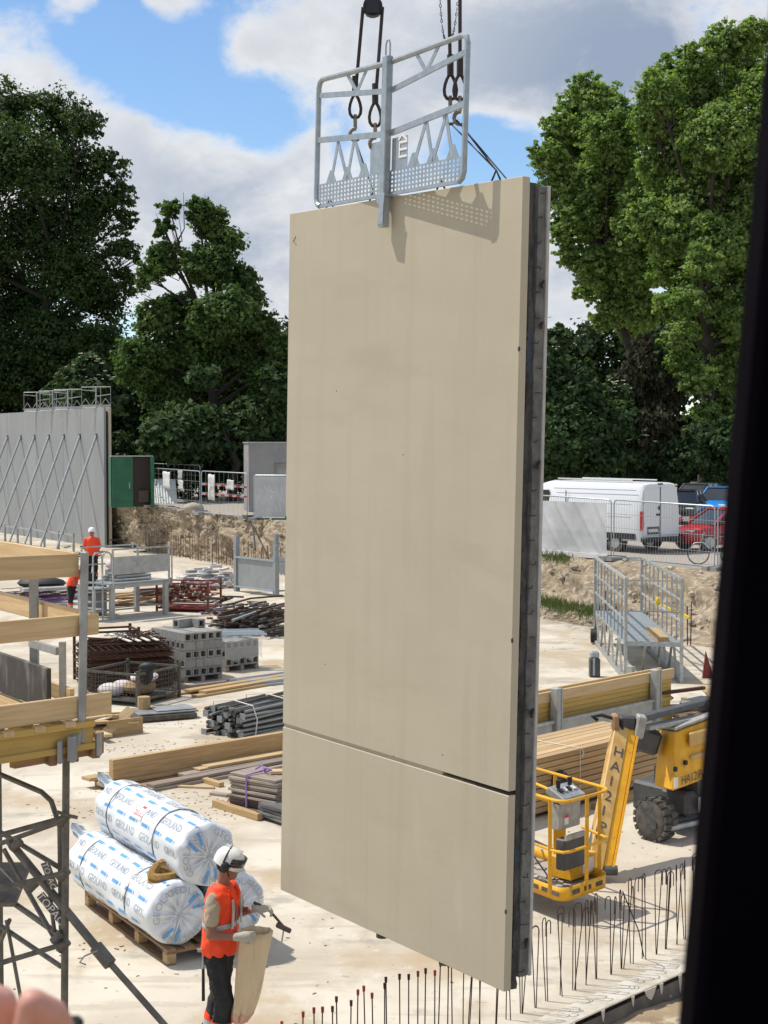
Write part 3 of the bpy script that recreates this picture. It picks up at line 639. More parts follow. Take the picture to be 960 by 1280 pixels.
# slack chain hung between the right-hand cables
ch = thing('slack_chain', 'slack thin chain looped beside the right-hand crane cables', 'chain')
n = 34; a0 = P(549, -30, 11.7); a1 = P(553, 45, 11.7); a2 = P(574, -30, 11.7)
pts = []
for i in range(n + 1):
    t = i / n; x = 549 + 26 * t; y = -30 + 82 * (1 - abs(2 * ((t) ** .8) - 1) ** 2.6); pts.append(P(x, y, 11.7))
lk = MB().path([(math.cos(2 * PI * k / 10) * .007, 0, math.sin(2 * PI * k / 10) * .014) for k in range(10)], .003, 5, True).build('chain_link', 'cable', ch, True)
acc = 0; first = True; tot = 0
for i in range(n):
    d = pts[i + 1] - pts[i]; L = d.length; k = max(1, int(L / .024))
    for j in range(k):
        o = lk if first else dup(lk, ch); first = False; tot += 1
        o.location = pts[i].lerp(pts[i + 1], j / k); e = d.to_track_quat('Z', 'Y'); o.rotation_mode = 'QUATERNION'
        o.rotation_quaternion = e @ Matrix.Rotation((tot % 2) * PI / 2, 3, 'Z').to_quaternion()
# ------------------------------------------------------------------ black window jamb the picture is taken past
jb = thing('window_jamb', 'black out-of-focus window jamb filling the right edge', 'window frame', (0, 0, 0))
def jq(x, y, Y): return P(x, y, Y)
def slab8(name, q, m, parent):                     # q: four near corners, four far corners
    return MB().add(q, [(0, 1, 2, 3), (7, 6, 5, 4), (0, 4, 5, 1), (1, 5, 6, 2), (2, 6, 7, 3), (3, 7, 4, 0)]).build(name, m, parent, bevel=.004)
Yj = .62
a = jq(992, -120, Yj); b = jq(853, 1420, Yj)
ax = (a - b); 
off = Vector((.16, 0, .012))
slab8('jamb', [b, b + off, a + off, a, b + Vector((.012, .08, 0)), b + off + Vector((.01, .08, 0)), a + off + Vector((.01, .08, 0)), a + Vector((.012, .08, 0))], 'jamb', jb)
slab8('sash', [b + Vector((.05, -.05, 0)), b + off + Vector((.0, -.05, 0)), a + off + Vector((.0, -.05, 0)), a + Vector((.05, -.05, 0)), b + Vector((.05, -.003, 0)), b + off + Vector((0, -.003, 0)), a + off + Vector((0, -.003, 0)), a + Vector((.05, -.003, 0))], 'jamb', jb)
# ================================================================== trees
def leaf_cloud(lobes, n, size, seed, sub=.34, per=26, shell=.55):
    r = np.random.default_rng(seed); lob = np.array(lobes, float)        # cx cy cz rx ry rz
    w = lob[:, 3] * lob[:, 4] * lob[:, 5]; w = w ** .75; w /= w.sum()
    k = max(1, n // per)
    li = r.choice(len(lob), size=k, p=w)
    d = r.normal(size=(k, 3)); d /= np.linalg.norm(d, axis=1)[:, None]
    rad = r.random(k) ** shell * (.80 + .28 * r.random(k))
    cc = lob[li, :3] + d * rad[:, None] * lob[li, 3:6]
    sr = sub * lob[li, 3:6].mean(axis=1) * r.uniform(.45, 1.1, k)
    idx = np.repeat(np.arange(k), per); m = len(idx)
    g = r.normal(size=(m, 3)) * .5; g[:, 2] *= .62
    c = cc[idx] + g * sr[idx][:, None]
    out = g / (np.linalg.norm(g, axis=1)[:, None] + 1e-6)
    nrm = out * .5 + d[idx] * .35 + r.normal(size=(m, 3)) * .55 + np.array([0, 0, .55]); nrm /= np.linalg.norm(nrm, axis=1)[:, None]
    t = r.normal(size=(m, 3)); t -= nrm * (t * nrm).sum(1)[:, None]; t /= np.linalg.norm(t, axis=1)[:, None]
    b = np.cross(nrm, t); s = size * r.uniform(.6, 1.3, m)[:, None]
    fold = nrm * s * .18
    V = np.stack([c - t * s * .6, c + b * s * .40 - fold, c + t * s * .6, c - b * s * .40 - fold], 1).reshape(-1, 3)
    Q = np.arange(m * 4).reshape(m, 4)
    return V, Q, cc
GROW = 1.0
def plobes(lst, D, seed, thick=.8, spread=1.0):
    r = random.Random(seed); out = []
    for e in lst:
        x, y, rp = e[:3]; rp *= GROW; dy = r.uniform(-1, 1) * spread * rp * D / F if len(e) < 4 else e[3]
        p = P(x, y, D + dy); q = rp * D / F
        out.append((p.x, p.y, p.z, q, q * thick, q * .92))
    return out
def tree(name, label, cat, lobes, n, size, leaf, bark, base, seed, tr=.35, group=None, sub=.34, per=26, branches=True, shell=.55):
    z0 = street_z(base[0], base[1]); t = thing(name, label, cat, (base[0], base[1], z0), 0, group); o = Vector((base[0], base[1], z0))
    V, Q, cc = leaf_cloud(lobes, n, size, seed, sub, per, shell)
    me = npmesh('crown', V - np.array(o), Q); link('crown', me, leaf, t)
    r = random.Random(seed); m = MB(); L = np.array(lobes); top = L[:, 2].max() - z0
    tp = Vector((L[:, 0].mean() - o.x, L[:, 1].mean() - o.y, top * .6)); mid = Vector((r.uniform(-.3, .3), r.uniform(-.3, .3), top * .3))
    m.path([Vector((0, 0, -.3)), Vector((0, 0, 1.2)), mid, mid.lerp(tp, .5), tp], tr, 9, rs=[tr * 1.35, tr, tr * .85, tr * .6, tr * .2])
    tk = m.build('trunk', bark, t, True)
    if branches:
        bm = MB()
        for l in lobes:
            c = Vector(l[:3]) - o; zz = max(top * .18, min(c.z - (Vector((c.x, c.y, 0)) - Vector((mid.x, mid.y, 0))).length * .7, top * .55)); f = zz / (top * .6)
            s = mid.lerp(tp, max(0, (f - .4) / .6)) if f > .4 else Vector((0, 0, 1.2)).lerp(mid, f / .4)
            k = s.lerp(c, .5) + Vector((r.uniform(-.4, .4), r.uniform(-.4, .4), r.uniform(0, .7)))
            bm.path([s, k, c], .1, 6, rs=[tr * .38, tr * .22, tr * .06])
            for _ in range(4):
                e = c + Vector((r.gauss(0, 1) * l[3], r.gauss(0, 1) * l[4], r.gauss(0, 1) * l[5])) * .55
                bm.path([k.lerp(c, .5), (k + e) / 2 + Vector((0, 0, .2)), e], .03, 5, rs=[tr * .14, tr * .08, tr * .03])
        bm.build('branches', bark, t, True)
    return t
D = 124
tree('broadleaf_tree', 'huge dark broadleaf tree filling the upper left edge', 'tree',
     plobes([(15, 135, 42), (70, 140, 36), (105, 150, 28), (25, 200, 60), (85, 205, 50), (135, 205, 28), (145, 245, 28), (-50, 200, 80), (110, 265, 45), (40, 290, 65), (158, 275, 17), (150, 310, 26), (95, 340, 55), (172, 322, 13), (-50, 320, 80), (20, 380, 65), (130, 375, 40), (160, 350, 22), (70, 430, 55), (0, 460, 60), (125, 435, 38), (-60, 440, 70)], D, 2),
     130000, .28, 'leaf_dark', 'bark', (P(40, 560, D).x, D), 21, .55, sub=.36)
D = 88
tree('broadleaf_tree', 'mid-height dark green tree with bare gaps left of the hanging panel', 'tree',
     plobes([(213, 262, 17), (205, 285, 14), (250, 262, 20), (265, 280, 24), (285, 300, 24), (208, 322, 26), (185, 345, 20), (262, 330, 34), (300, 350, 26), (312, 375, 22), (225, 385, 30), (280, 395, 42), (330, 405, 22), (195, 400, 28), (240, 435, 40), (310, 440, 38), (345, 430, 20), (180, 450, 38), (345, 475, 35), (280, 485, 48), (215, 490, 45), (370, 440, 30)], D, 5),
     85000, .23, 'leaf_mid', 'bark', (P(262, 560, D).x, D), 22, .40, sub=.33)
tree('broadleaf_tree', 'dark low tree under the mid-height tree beside the concrete hut', 'tree',
     plobes([(330, 520, 40), (290, 545, 40), (240, 540, 45), (350, 480, 26), (200, 545, 35), (255, 470, 22, -2)], 84, 6), 16000, .32, 'leaf_shrub', 'bark', (P(290, 590, 84).x, 84), 23, .25, branches=False)
el = tree('elder_bush', 'flowering elder bush behind the grey wall with cream flower heads', 'bush',
     plobes([(110, 458, 22), (90, 475, 22), (130, 480, 20), (105, 495, 28), (75, 500, 25), (140, 505, 20)], 108, 7), 9000, .30, 'leaf_shrub', 'bark', (P(105, 560, 108).x, 108), 24, .2, branches=False)
def flowers(t, pts, D, n, seed, size=.13):
    r = random.Random(seed); m = MB(); o = t.location
    for _ in range(n):
        x, y, rp = r.choice(pts); a = r.random() * 6.3; q = rp * math.sqrt(r.random())
        p = P(x + math.cos(a) * q, y - abs(math.sin(a)) * q * .9, D - rp * D / F * .75 - .15) - o
        for _ in range(4): m.ell(p + Vector((r.uniform(-.1, .1), r.uniform(-.1, .1), r.uniform(-.03, .03))), (size * .6, size * .6, size * .25), 6, 4)
    m.build('flower_heads', 'flower', t)
flowers(el, [(110, 458, 22), (90, 475, 22), (130, 480, 20), (105, 490, 24)], 108, 46, 3)
GROW = 1.22
D = 96
tree('plane_tree', 'sunlit plane tree with pale green leaves directly right of the panel', 'tree',
     plobes([(735, 112, 22), (722, 135, 24), (755, 128, 24), (700, 160, 22), (672, 190, 13), (688, 200, 22), (720, 190, 36), (765, 170, 36), (790, 160, 26), (705, 235, 28), (745, 235, 40), (785, 225, 34), (720, 275, 28), (760, 290, 38), (700, 290, 15), (712, 318, 18), (795, 290, 30), (745, 335, 28), (780, 345, 34), (735, 365, 16), (770, 385, 22), (800, 330, 30), (800, 385, 26), (785, 410, 16), (812, 250, 34), (815, 320, 30), (750, 400, 14)], D, 8, spread=1.4),
     95000, .235, 'leaf_plane', 'bark_plane_shade', (P(800, 560, D).x, D), 25, .42, sub=.22, per=15, shell=.5)
D = 89
tree('plane_tree', 'tallest sunlit plane tree with a dark trunk beside the black window jamb', 'tree',
     plobes([(905, 55, 26), (940, 45, 24), (870, 75, 24), (835, 85, 18), (825, 115, 26), (880, 115, 36), (935, 95, 36), (965, 120, 40), (810, 150, 24), (845, 165, 36), (900, 170, 42), (950, 185, 42), (825, 210, 30), (870, 235, 38), (925, 245, 42), (965, 270, 40), (850, 285, 34), (900, 305, 38), (945, 330, 38), (835, 335, 26), (875, 365, 32), (860, 395, 24), (920, 385, 36), (905, 425, 28), (955, 410, 40), (900, 460, 20), (880, 330, 22, -4), (860, 375, 20, -4), (840, 380, 22), (850, 420, 20, -3), (925, 470, 28), (910, 510, 22), (940, 520, 26), (830, 300, 24), (870, 470, 22, -3), (850, 450, 18, -2), (880, 520, 20, -3), (900, 545, 22, -3), (815, 270, 26)], D, 9, spread=1.3),
     150000, .225, 'leaf_plane', 'bark_plane_shade', (P(882, 560, D).x, D), 26, .46, sub=.22, per=15, shell=.5)
GROW = 1.0
cn = thing('conifer', 'dull brownish conifer between the two plane trees', 'tree', (P(812, 590, 87).x, 87, 1.6))
V, Q, cc = leaf_cloud(plobes([(805, 430, 14), (800, 455, 24), (820, 470, 28), (785, 480, 26), (800, 500, 34), (835, 500, 28), (775, 525, 28), (815, 535, 38), (850, 540, 26)], 87, 10), 16000, .38, 31, .3, 26)
V2 = V.reshape(-1, 4, 3); c = V2.mean(1, keepdims=True); V = (c + (V2 - c) * np.array([.6, .6, 1.1])).reshape(-1, 3) - np.array(cn.location)
link('crown', npmesh('crown', V, Q), 'leaf_conifer', cn)
MB().tube((0, 0, -.2), (0, 0, 5.5), .2, .06).build('trunk', 'bark', cn, True)
sp = [(700, 425, 20), (690, 455, 26), (715, 470, 30), (700, 500, 36), (735, 500, 30), (760, 530, 36), (710, 545, 40), (745, 565, 36), (690, 575, 36)]
b1 = tree('shrub', 'dense grey-green shrub right behind the white van', 'bush', plobes(sp, 84, 11), 20000, .29, 'leaf_shrub', 'bark', (P(720, 600, 84).x, 84), 27, .15, branches=False)
sp2 = [(770, 490, 24), (790, 560, 36), (830, 565, 34), (870, 560, 34), (905, 550, 32), (845, 585, 26), (900, 590, 28), (800, 590, 26), (930, 570, 40)]
b2 = tree('shrub', 'low dark shrub with cream flowers behind the parked cars', 'bush', plobes(sp2, 86, 12), 20000, .29, 'leaf_shrub', 'bark', (P(850, 600, 86).x, 86), 28, .15, branches=False)
flowers(b2, [(770, 490, 20), (790, 555, 30), (870, 565, 30)], 86, 40, 5, .09)
tree('hedge', 'dark hedge added to darken the street behind the fence between container and hut', 'hedge', plobes([(150 + 17 * k, 588 + (k % 3) * 6, 24 + 3 * (k % 2)) for k in range(13)] + [(150 + 17 * k, 560 + (k % 3) * 8, 26) for k in range(13)], 86, 15, 1, .4), 26000, .20, 'leaf_deep_shade', 'bark', (P(250, 600, 86).x, 86), 45, .1, branches=False)  # hedge added to cover sunlit street with a dark tone
# understorey: one dark mass behind all
r = random.Random(20); lb = []
for i in range(64):
    x = -80 + i * 18; y = 470 + r.uniform(-45, 60) + (30 if 100 < x < 360 else 0); 
    if 670 < x < 740: y += 25
    lb.append((x, y, r.uniform(38, 60)))
    lb.append((x + r.uniform(-9, 9), 560 + r.uniform(-20, 30), r.uniform(38, 52)))
lbl = plobes(lb, 128, 13, 1.0, .8)
V, Q, cc = leaf_cloud(lbl, 210000, .46, 40, .42, 26, .5)
stuff(link('woodland', npmesh('woodland', V, Q), 'leaf_deep_shade'), 'dark mass of woodland behind the site', 'woodland')
# weeds at the right foot of the bank
r = random.Random(6); V = []; 
for (x, y, n, s) in ((690, 755, 140, 10), (712, 762, 120, 12), (735, 768, 60, 8), (702, 700, 60, 6), (685, 697, 40, 6), (770, 745, 60, 6), (745, 765, 60, 9)):
    for _ in range(n * 4):
        p = G(x + r.gauss(0, s), y + r.gauss(0, 3), .45 if y > 720 else 1.7); h = r.uniform(.03, .24); a = r.random() * 6.3; w = .014
        d = Vector((math.cos(a), math.sin(a), 0)); e = Vector((r.gauss(0, .1), r.gauss(0, .1), h))
        V += [p - d * w, p + d * w, p + e + d * w * .4, p + e - d * w * .4]
stuff(link('weeds', npmesh('weeds', np.array([tuple(v) for v in V]), np.arange(len(V)).reshape(-1, 4)), 'leaf_weed'), 'green weeds growing on the right part of the earth bank', 'weeds')
# ================================================================== far left: standing grey walls, container, fences, hut
def hz(o): o.matrix_parent_inverse = Matrix(); return o
w0 = G(131, 684.5); wd = (G(-40, 660) - w0).normalized(); wa = math.atan2(wd.y, wd.x)       # local x: away along the wall, local +y: lit face side
gw = thing('grey_wall', 'row of tall pale grey standing wall panels held by raking props', 'wall', w0, wa)
WH = 7.45
xs = [0, 3.3, 6.0, 10.4, 15.5, 21, 28]
for i in range(6):
    MB().box(((xs[i] + xs[i + 1]) / 2, -.06, WH / 2), (xs[i + 1] - xs[i] - .03, .12, WH)).build('wall_panel', 'greywall', gw)
MB().box((14, -.2, WH / 2 - .1), (27.8, .14, WH - .2)).build('wall_core', 'box_dark', gw)
MB().box((14, -.345, WH / 2), (28, .14, WH)).build('rear_panel', 'panel', gw)
ny = Vector((0, 1, 0))
for i in range(9):                       # raking props, two tubes each, leaning from the floor to two thirds up
    x = 1.0 + i * 2.4
    pr = thing('raking_prop', ['first', 'second', 'third', 'fourth', 'fifth', 'sixth', 'seventh', 'eighth', 'ninth'][i] + ' raking steel prop of the grey wall, counted from its right end', 'prop', w0 + Vector((math.cos(wa) * x, math.sin(wa) * x, 0)), wa, 'raking props on the grey wall')
    a = Vector((-3.1, 3.5, .05)); b = Vector((0, .03, 5.95)); m = a.lerp(b, .45)
    MB().tube(a, m, .055, n=8).build('lower_tube', 'steel_grey', pr, True); MB().tube(m, b, .065, n=8).build('upper_tube', 'steel_grey', pr, True)
    MB().tube(m + Vector((-.12, 0, 0)), m + Vector((.12, 0, .02)), .05, n=8).build('collar', 'galv', pr)
    MB().box(b, (.16, .05, .24)).build('head_plate', 'dark_steel', pr); MB().box(a, (.25, .25, .04)).build('foot_plate', 'dark_steel', pr)
for i, (x, lab) in enumerate(((1.05, 'small guardrail alone at the right end of the grey wall top'), (5.2, 'right one of three guardrails together on the grey wall top'), (7.6, 'middle one of three guardrails together on the grey wall top'), (10.2, 'left one of three guardrails together on the grey wall top'))):
    t = thing('wall_guardrail', lab, 'guardrail', w0 + wd * x + Vector((0, 0, WH)), wa + .55)
    W = .95
    MB().path([(-W, 0, 0), (-W, 0, 1.12), (W, 0, 1.12), (W, 0, 0)], .022, 6, True).build('frame', 'galv_dull', t)
    MB().beam((-W, 0, .72), (0, 0, .62), .03, .04).build('rail', 'galv_dull', t); MB().beam((W, 0, .98), (0, 0, .9), .03, .04).build('rail', 'galv_dull', t)
    MB().beam((0, 0, -.2), (0, 0, 1.12), .06, .06).build('post', 'galv_dull', t)
    MB().path([(-W, 0, .05), (-W + .1, .75, .1), (-W + .1, .75, 1.05), (-W, 0, 1.1)], .018, 5).build('return_frame', 'galv_dull', t)
    for k in range(6): MB().beam((-W + k * .33, 0, .1 + .4 * (k % 2)), (-W + (k + 1) * .33, 0, .1 + .4 * ((k + 1) % 2)), .012, .03).build('lattice_bar', 'galv_dull', t)
    MB().box((0, 0, .09), (1.9, .01, .16)).build('kick_plate', 'galv_dull', t)
# ------------------------------------------------------------------ green container
c0 = GS(141, 634)
ct = thing('container', 'green steel site container with its dark door open', 'container', c0, UA - PI + .35)
cw = 2.15; cdp = 2.4; chh = 2.55
ct.rotation_euler = (0, 0, math.radians(14))
MB().box((.5, .02, chh / 2), (1.04, .06, chh)).build('door_leaf', 'green', ct)
for k in range(4): MB().box((.5, -.015, .3 + k * .6), (1.0, .02, .05)).build('door_rib', 'green', ct)
MB().box((.84, -.022, 1.1), (.05, .03, .3)).build('handle', 'galv_dull', ct)
MB().box((1.45, .35, chh / 2), (.85, .6, chh - .1)).build('interior', 'box_dark', ct)
MB().box((1.55, .1, .55), (.5, .35, .6)).build('shelf_box', 'wood_dark', ct)
MB().box((1.94, -.15, chh / 2), (.12, 1.0, chh)).build('side_wall', 'green', ct)
MB().box((1.94, -.66, chh / 2), (.16, .05, chh)).build('door_edge', 'green', ct)
for k in range(9): MB().box((2.005, -.15 + .0, .25 + k * .25), (.03, .9, .06)).build('side_rib', 'green', ct)
MB().box((.98, .4, chh + .03), (2.1, 1.0, .06)).build('roof_edge', 'galv_dull', ct)
MB().box((0.95, 1.4, chh / 2), (2.0, 1.6, chh)).build('body', 'green', ct)
tag(MB().beam(GS(178, 632) + Vector((0, 0, 0)), GS(184, 632) + Vector((0, .1, 1.95)), .05, .05).build('leaning_pole', 'galv_dull'), 'grey pole leaning on the green container door', 'pole')
# white corrugated sheets dumped beside it
sh = thing('corrugated_sheets', 'white corrugated sheets dumped beside the green container', 'sheets', GS(204, 628), .25)
for k in range(3):
    m = MB(); n = 14; pts = []
    for i in range(n + 1):
        x = -.9 + 1.8 * i / n; pts.append((x, .05 * (i % 2)))
    R = Matrix.Rotation(math.radians(52 - 9 * k), 3, 'Y') @ Matrix.Rotation(.9, 3, 'Z')
    vs = [Vector((p[0] * .55, y, p[1])) for p in pts for y in (-.95, .95)]
    vs = [Matrix.Rotation(math.radians(50), 3, 'X') @ v + Vector((.1 * k, -.12 * k, .5)) for v in vs]
    m.add(vs, [(i * 2, i * 2 + 1, i * 2 + 3, i * 2 + 2) for i in range(n)])
    o = m.build('sheet', 'sheet_white', sh); o.modifiers.new('s', 'SOLIDIFY').thickness = .01
# ------------------------------------------------------------------ mesh fence panels
def fence(label, a, b, h, sheet=None, group=None, wires=True, nw=None):
    a = Vector(a); b = Vector(b); L = (b - a).length; d = b - a; rz = math.atan2(d.y, d.x)
    t = thing('site_fence', label, 'fence', a, rz, group); sl_ = (b.z - a.z)
    c = .12
    pts = [(0, 0, .1), (0, 0, h - c), (c * .3, 0, h - c * .3), (c, 0, h), (L - c, 0, h + sl_), (L - c * .3, 0, h - c * .3 + sl_), (L, 0, h - c + sl_), (L, 0, .1 + sl_)]
    MB().path(pts, .024, 7, True).build('frame', 'galv', t, True)
    if wires:
        m = MB(); n = nw or int(L / .11)
        for i in range(1, n): m.box((L * i / n, 0, h / 2 + .05 + sl_ * i / n), (.006, .006, h - .12))
        m.build('wire_mesh', 'galv_dull', t)['kind'] = 'stuff'
        for z in (.55, 1.05, 1.5): MB().beam((0, .004, z), (L, .004, z + sl_), .01, .012).build('wire', 'galv_dull', t)
    for x in (.05, L - .05): MB().box((x, 0, .06 + (sl_ if x > 1 else 0)), (.35, .7, .14)).build('foot_block', 'hutgrey', t)
    return t
f1a = GS(189, 634); f1b = GS(250, 641)
f1 = fence('mesh fence panel in front of the white corrugated sheets', f1a, f1b, 2.0, nw=12)
L = (f1b - f1a).length
for x, z, w, h in ((.62 * L, 1.45, .62, .85), (.2 * L + .1, 1.3, .05, .05)): pass
def pin_sheet(name, label, p, w, h, rz, m='sheet_white'):
    n = 6; vs = []; r = random.Random(int(w * 1000 + h * 77))
    for i in range(n + 1):
        for j in range(n + 1): vs.append((-w / 2 + w * i / n, r.uniform(-.02, .02), -h / 2 + h * j / n + .02 * math.sin(i)))
    o = MB().add(vs, [(i * (n + 1) + j, (i + 1) * (n + 1) + j, (i + 1) * (n + 1) + j + 1, i * (n + 1) + j + 1) for i in range(n) for j in range(n)]).build(name, m, None, True, p, rz)
    o.modifiers.new('s', 'SOLIDIFY').thickness = .004
    return tag(o, label, 'sheet')
fz = math.atan2((f1b - f1a).y, (f1b - f1a).x)
Y1 = (f1a.y + f1b.y) / 2
pin_sheet('notice_sheet', 'large white sheet on the fence beside the container', P(208, 600, Y1 - .3), .78, .82, fz)
pin_sheet('notice_sheet', 'small white sheet low on the fence right of the large one', P(226, 606, Y1 - .3), .52, .46, fz)
pin_sheet('notice_sheet', 'greyish sheet behind the small white sheet on the fence', P(225, 596, Y1 - .1), .45, .7, fz, 'sheet_mesh')
f2a = GS(252, 643); f2b = GS(309, 648)
f2 = fence('mesh fence panel with barrier tape left of the grey hut', f2a, f2b, 2.05, nw=10)
fz2 = math.atan2((f2b - f2a).y, (f2b - f2a).x); Y2 = f2a.y
pin_sheet('notice_sheet', 'tall narrow grey sheet on the taped fence', P(264, 609, Y2 - .2), .52, 1.2, fz2, 'sheet_white')
pin_sheet('notice_sheet', 'nearly square white notice on the taped fence', P(288, 606, Y2 - .4), .55, .46, fz2)
for z, yy in ((0, 605), (1, 617)):
    tp = thing('barrier_tape', 'upper red and white tape across the fence left of the hut' if z == 0 else 'lower red and white tape across the fence left of the hut', 'tape')
    for k in range(12):
        a = P(252 + k * 4.8, yy + k * .35, Y2 + .5); b = P(252 + (k + 1) * 4.8, yy + (k + 1) * .35, Y2 + .5)
        MB().beam(a, b, .01, .09).build('tape_stripe', 'tape_red' if k % 2 else 'sheet_white', tp)
fence('second mesh fence panel standing further back behind the container sheets', GS(180, 626) + Vector((0, 1.5, 0)), GS(246, 630) + Vector((0, 1.5, 0)), 2.05, nw=10)
tag(MB().ell(GS(243, 640) + Vector((0, -.3, .2)), (.5, .35, .28), 10, 7).build('boulder', 'rock', None, True), 'grey boulder at the foot of the fence posts', 'boulder')
# ------------------------------------------------------------------ grey concrete hut and its banner fence
h0 = GS(311, 640)
hut = thing('concrete_hut', 'plain grey concrete hut with a recessed panel left of the hanging wall', 'hut', h0, math.radians(12))
hh = 3.35
MB().box((.62, 1.0, hh / 2), (1.24, 2.0, hh)).build('wall', 'hutgrey', hut)
MB().box((2.6, 1.0, (hh - .95) + .475), (2.72, 2.0, .95)).build('lintel', 'hutgrey', hut)
MB().box((2.6, 1.0, .75), (2.72, 2.0, 1.5)).build('base_wall', 'hutgrey', hut)
MB().box((2.6, 1.15, 1.95), (2.7, 1.7, .9)).build('recess_panel', 'steel_paint', hut)
MB().box((2.0, 1.0, hh + .03), (4.1, 2.1, .06)).build('coping', 'galv_dull', hut)
b0 = GS(317, 650); b1 = b0 + Vector((2.7, -.9, 0))
bf = fence('fence panel with a scribbled grey banner in front of the hut', b0, b1, 2.0, wires=False)
L = (b1 - b0).length
MB().box((L / 2, -.03, 1.05), (L - .1, .012, 1.8)).build('banner', 'sheet_mesh', bf)
for k in range(9):
    r = random.Random(k); x = .25 + k * .28
    MB().path([(x, -.04, 1.6 - r.random() * .3), (x + r.uniform(.05, .25), -.04, 1.2), (x + r.uniform(-.2, .1), -.04, .8), (x + r.uniform(-.1, .2), -.04, .4)], .018, 4).build('scribble', 'sheet_white', bf)
MB().box((L / 2, -.05, .06), (L, .06, .06)).build('bottom_strip', 'leaf_weed', bf)
tag(MB().path([GS(312, 648) + Vector((0, -.3, .06)), GS(318, 652) + Vector((0, -.6, -.3)), GS(322, 655) + Vector((0, -1.3, -1.0))], .04, 5).build('black_hose', 'black', None, True), 'black hose hanging over the bank edge beside the banner fence', 'hose')
tag(MB().box(GS(313, 647) + Vector((.1, -.5, .07)), (.9, .5, .12)).build('rubber_block', 'black'), 'black rubber block at the bank edge by the hut', 'block')
# ================================================================== the street on the right: fence, van, cars, bicycle
q0 = GS(893, 713); dl = Vector((-.616, .788, 0)).normalized()
q1 = q0 + dl * 4.15; q1.z = street_z(q1.x, q1.y); q2 = q1 + dl * 4.0; q2.z = street_z(q2.x, q2.y); qr = q0 - dl * 3.5; qr.z = street_z(qr.x, qr.y)
fence('bare mesh fence panel standing in front of the red car and van doors', q0, q1, 1.95)
fR = fence('mesh fence panel cut off by the black jamb at the bicycle', qr, q0 - dl * .12, 1.95)
fL = fence('mesh fence panel covered with torn white sheeting beside the hanging wall', q1 + dl * .12, q2, 1.95)
n = 70; m2 = 18; vs = []; r = random.Random(5); L = 3.8
for i in range(n + 1):
    for j in range(m2 + 1):
        x = .12 + L * i / n; z = .12 + 1.72 * j / m2
        vs.append((x, .06 + .07 * max(0, math.sin(x * 7.0 - z * 5.0)) ** 3 + .03 * math.sin(x * 3 + z) + r.uniform(-.003, .003), z))
MB().add(vs, [(i * (m2 + 1) + j, (i + 1) * (m2 + 1) + j, (i + 1) * (m2 + 1) + j + 1, i * (m2 + 1) + j + 1) for i in range(n) for j in range(m2)]).build('sheeting', 'sheet_mesh', fL, True, angle=180)
MB().box((2.0, .13, .1), (4.0, .1, .16)).build('sheet_hem', 'sheet_white', fL)
# white van, rear towards us
v0 = GS(800, 692.5)
van = thing('van', 'long white panel van parked behind the fence with rear doors towards us', 'van', v0, math.atan2(dl.y, dl.x))  # local x: forward, y: left.. rear at x=0
W, Hh, Lv = 1.98, 2.42, 6.9
def vring(x, top, inset=0.0, z0=.42):
    y0, y1 = -W + inset, -inset; rr = []
    prof = [(y1, z0), (y1 + .02, .75), (y1 + .02, 1.3), (y1 - .03, 1.75), (y1 - .12, top - .18), (y1 - .22, top - .04), (y1 - .45, top), (y0 + .45, top), (y0 + .22, top - .04), (y0 + .12, top - .18), (y0 + .03, 1.75), (y0 - .02, 1.3), (y0 - .02, .75), (y0, z0)]
    return [(x, y, z) for y, z in prof]
MB().rings([vring(.0, Hh - .05, .03), vring(.06, Hh - .01), vring(.3, Hh), vring(4.6, Hh + .02), vring(5.2, Hh - .12), vring(5.75, 1.75, .05), vring(6.5, 1.2, .1), vring(6.85, 1.0, .2)]).build('body', 'van_white', van, True, angle=35)
# the face turned to us lies at y = 0 .. rear doors at x = 0
MB().box((-.012, -.55, 1.42), (.02, .82, 1.62)).build('rear_door', 'van_white', van, bevel=.01)
MB().box((-.012, -1.42, 1.42), (.02, .82, 1.62)).build('rear_door', 'van_white', van, bevel=.01)
MB().box((-.014, -.985, 1.42), (.012, .03, 1.7)).build('door_gap', 'seam', van)
MB().box((-.03, -.62, .78), (.02, .60, .26)).build('plate_recess', 'seam', van); MB().box((-.044, -.60, .78), (.012, .46, .11)).build('number_plate', 'plate', van)
MB().box((-.03, -.86, 1.32), (.03, .16, .07)).build('handle', 'black', van); MB().box((-.03, -.9, 1.55), (.03, .09, .12)).build('lock', 'black', van)
for y in (-.06,): MB().box((-.015, y, 1.12), (.04, .17, .66)).build('tail_light', 'light_red', van, bevel=.01)
MB().box((-.10, -.99, .47), (.28, 1.9, .16)).build('bumper', 'black', van, bevel=.03)
MB().box((.05, -.99, Hh - .05), (.16, .22, .05)).build('brake_light', 'black', van)
for y, z in ((-.1, 1.75), (-.1, 1.05)): MB().box((-.02, y - .07, z), (.03, .06, .1)).build('hinge', 'plate', van)
for (x, w, z, h) in ((3.2, 6.2, 1.68, .02), (3.2, 6.2, 1.25, .02), (2.2, 4.4, 2.16, .018)): MB().box((x, .022 if z < 1.5 else -.02, z), (w * .9, .012, h)).build('side_crease', 'seam' if z > 2 else 'plate', van)
MB().box((2.9, .03, .58), (5.4, .03, .2)).build('side_trim', 'black', van)
MB().box((3.55, .012, 1.3), (.02, .03, 1.6)).build('door_gap', 'seam', van)
MB().box((5.0, -.035, 1.88), (1.1, .03, .42)).build('cab_window', 'glass_dark', van)
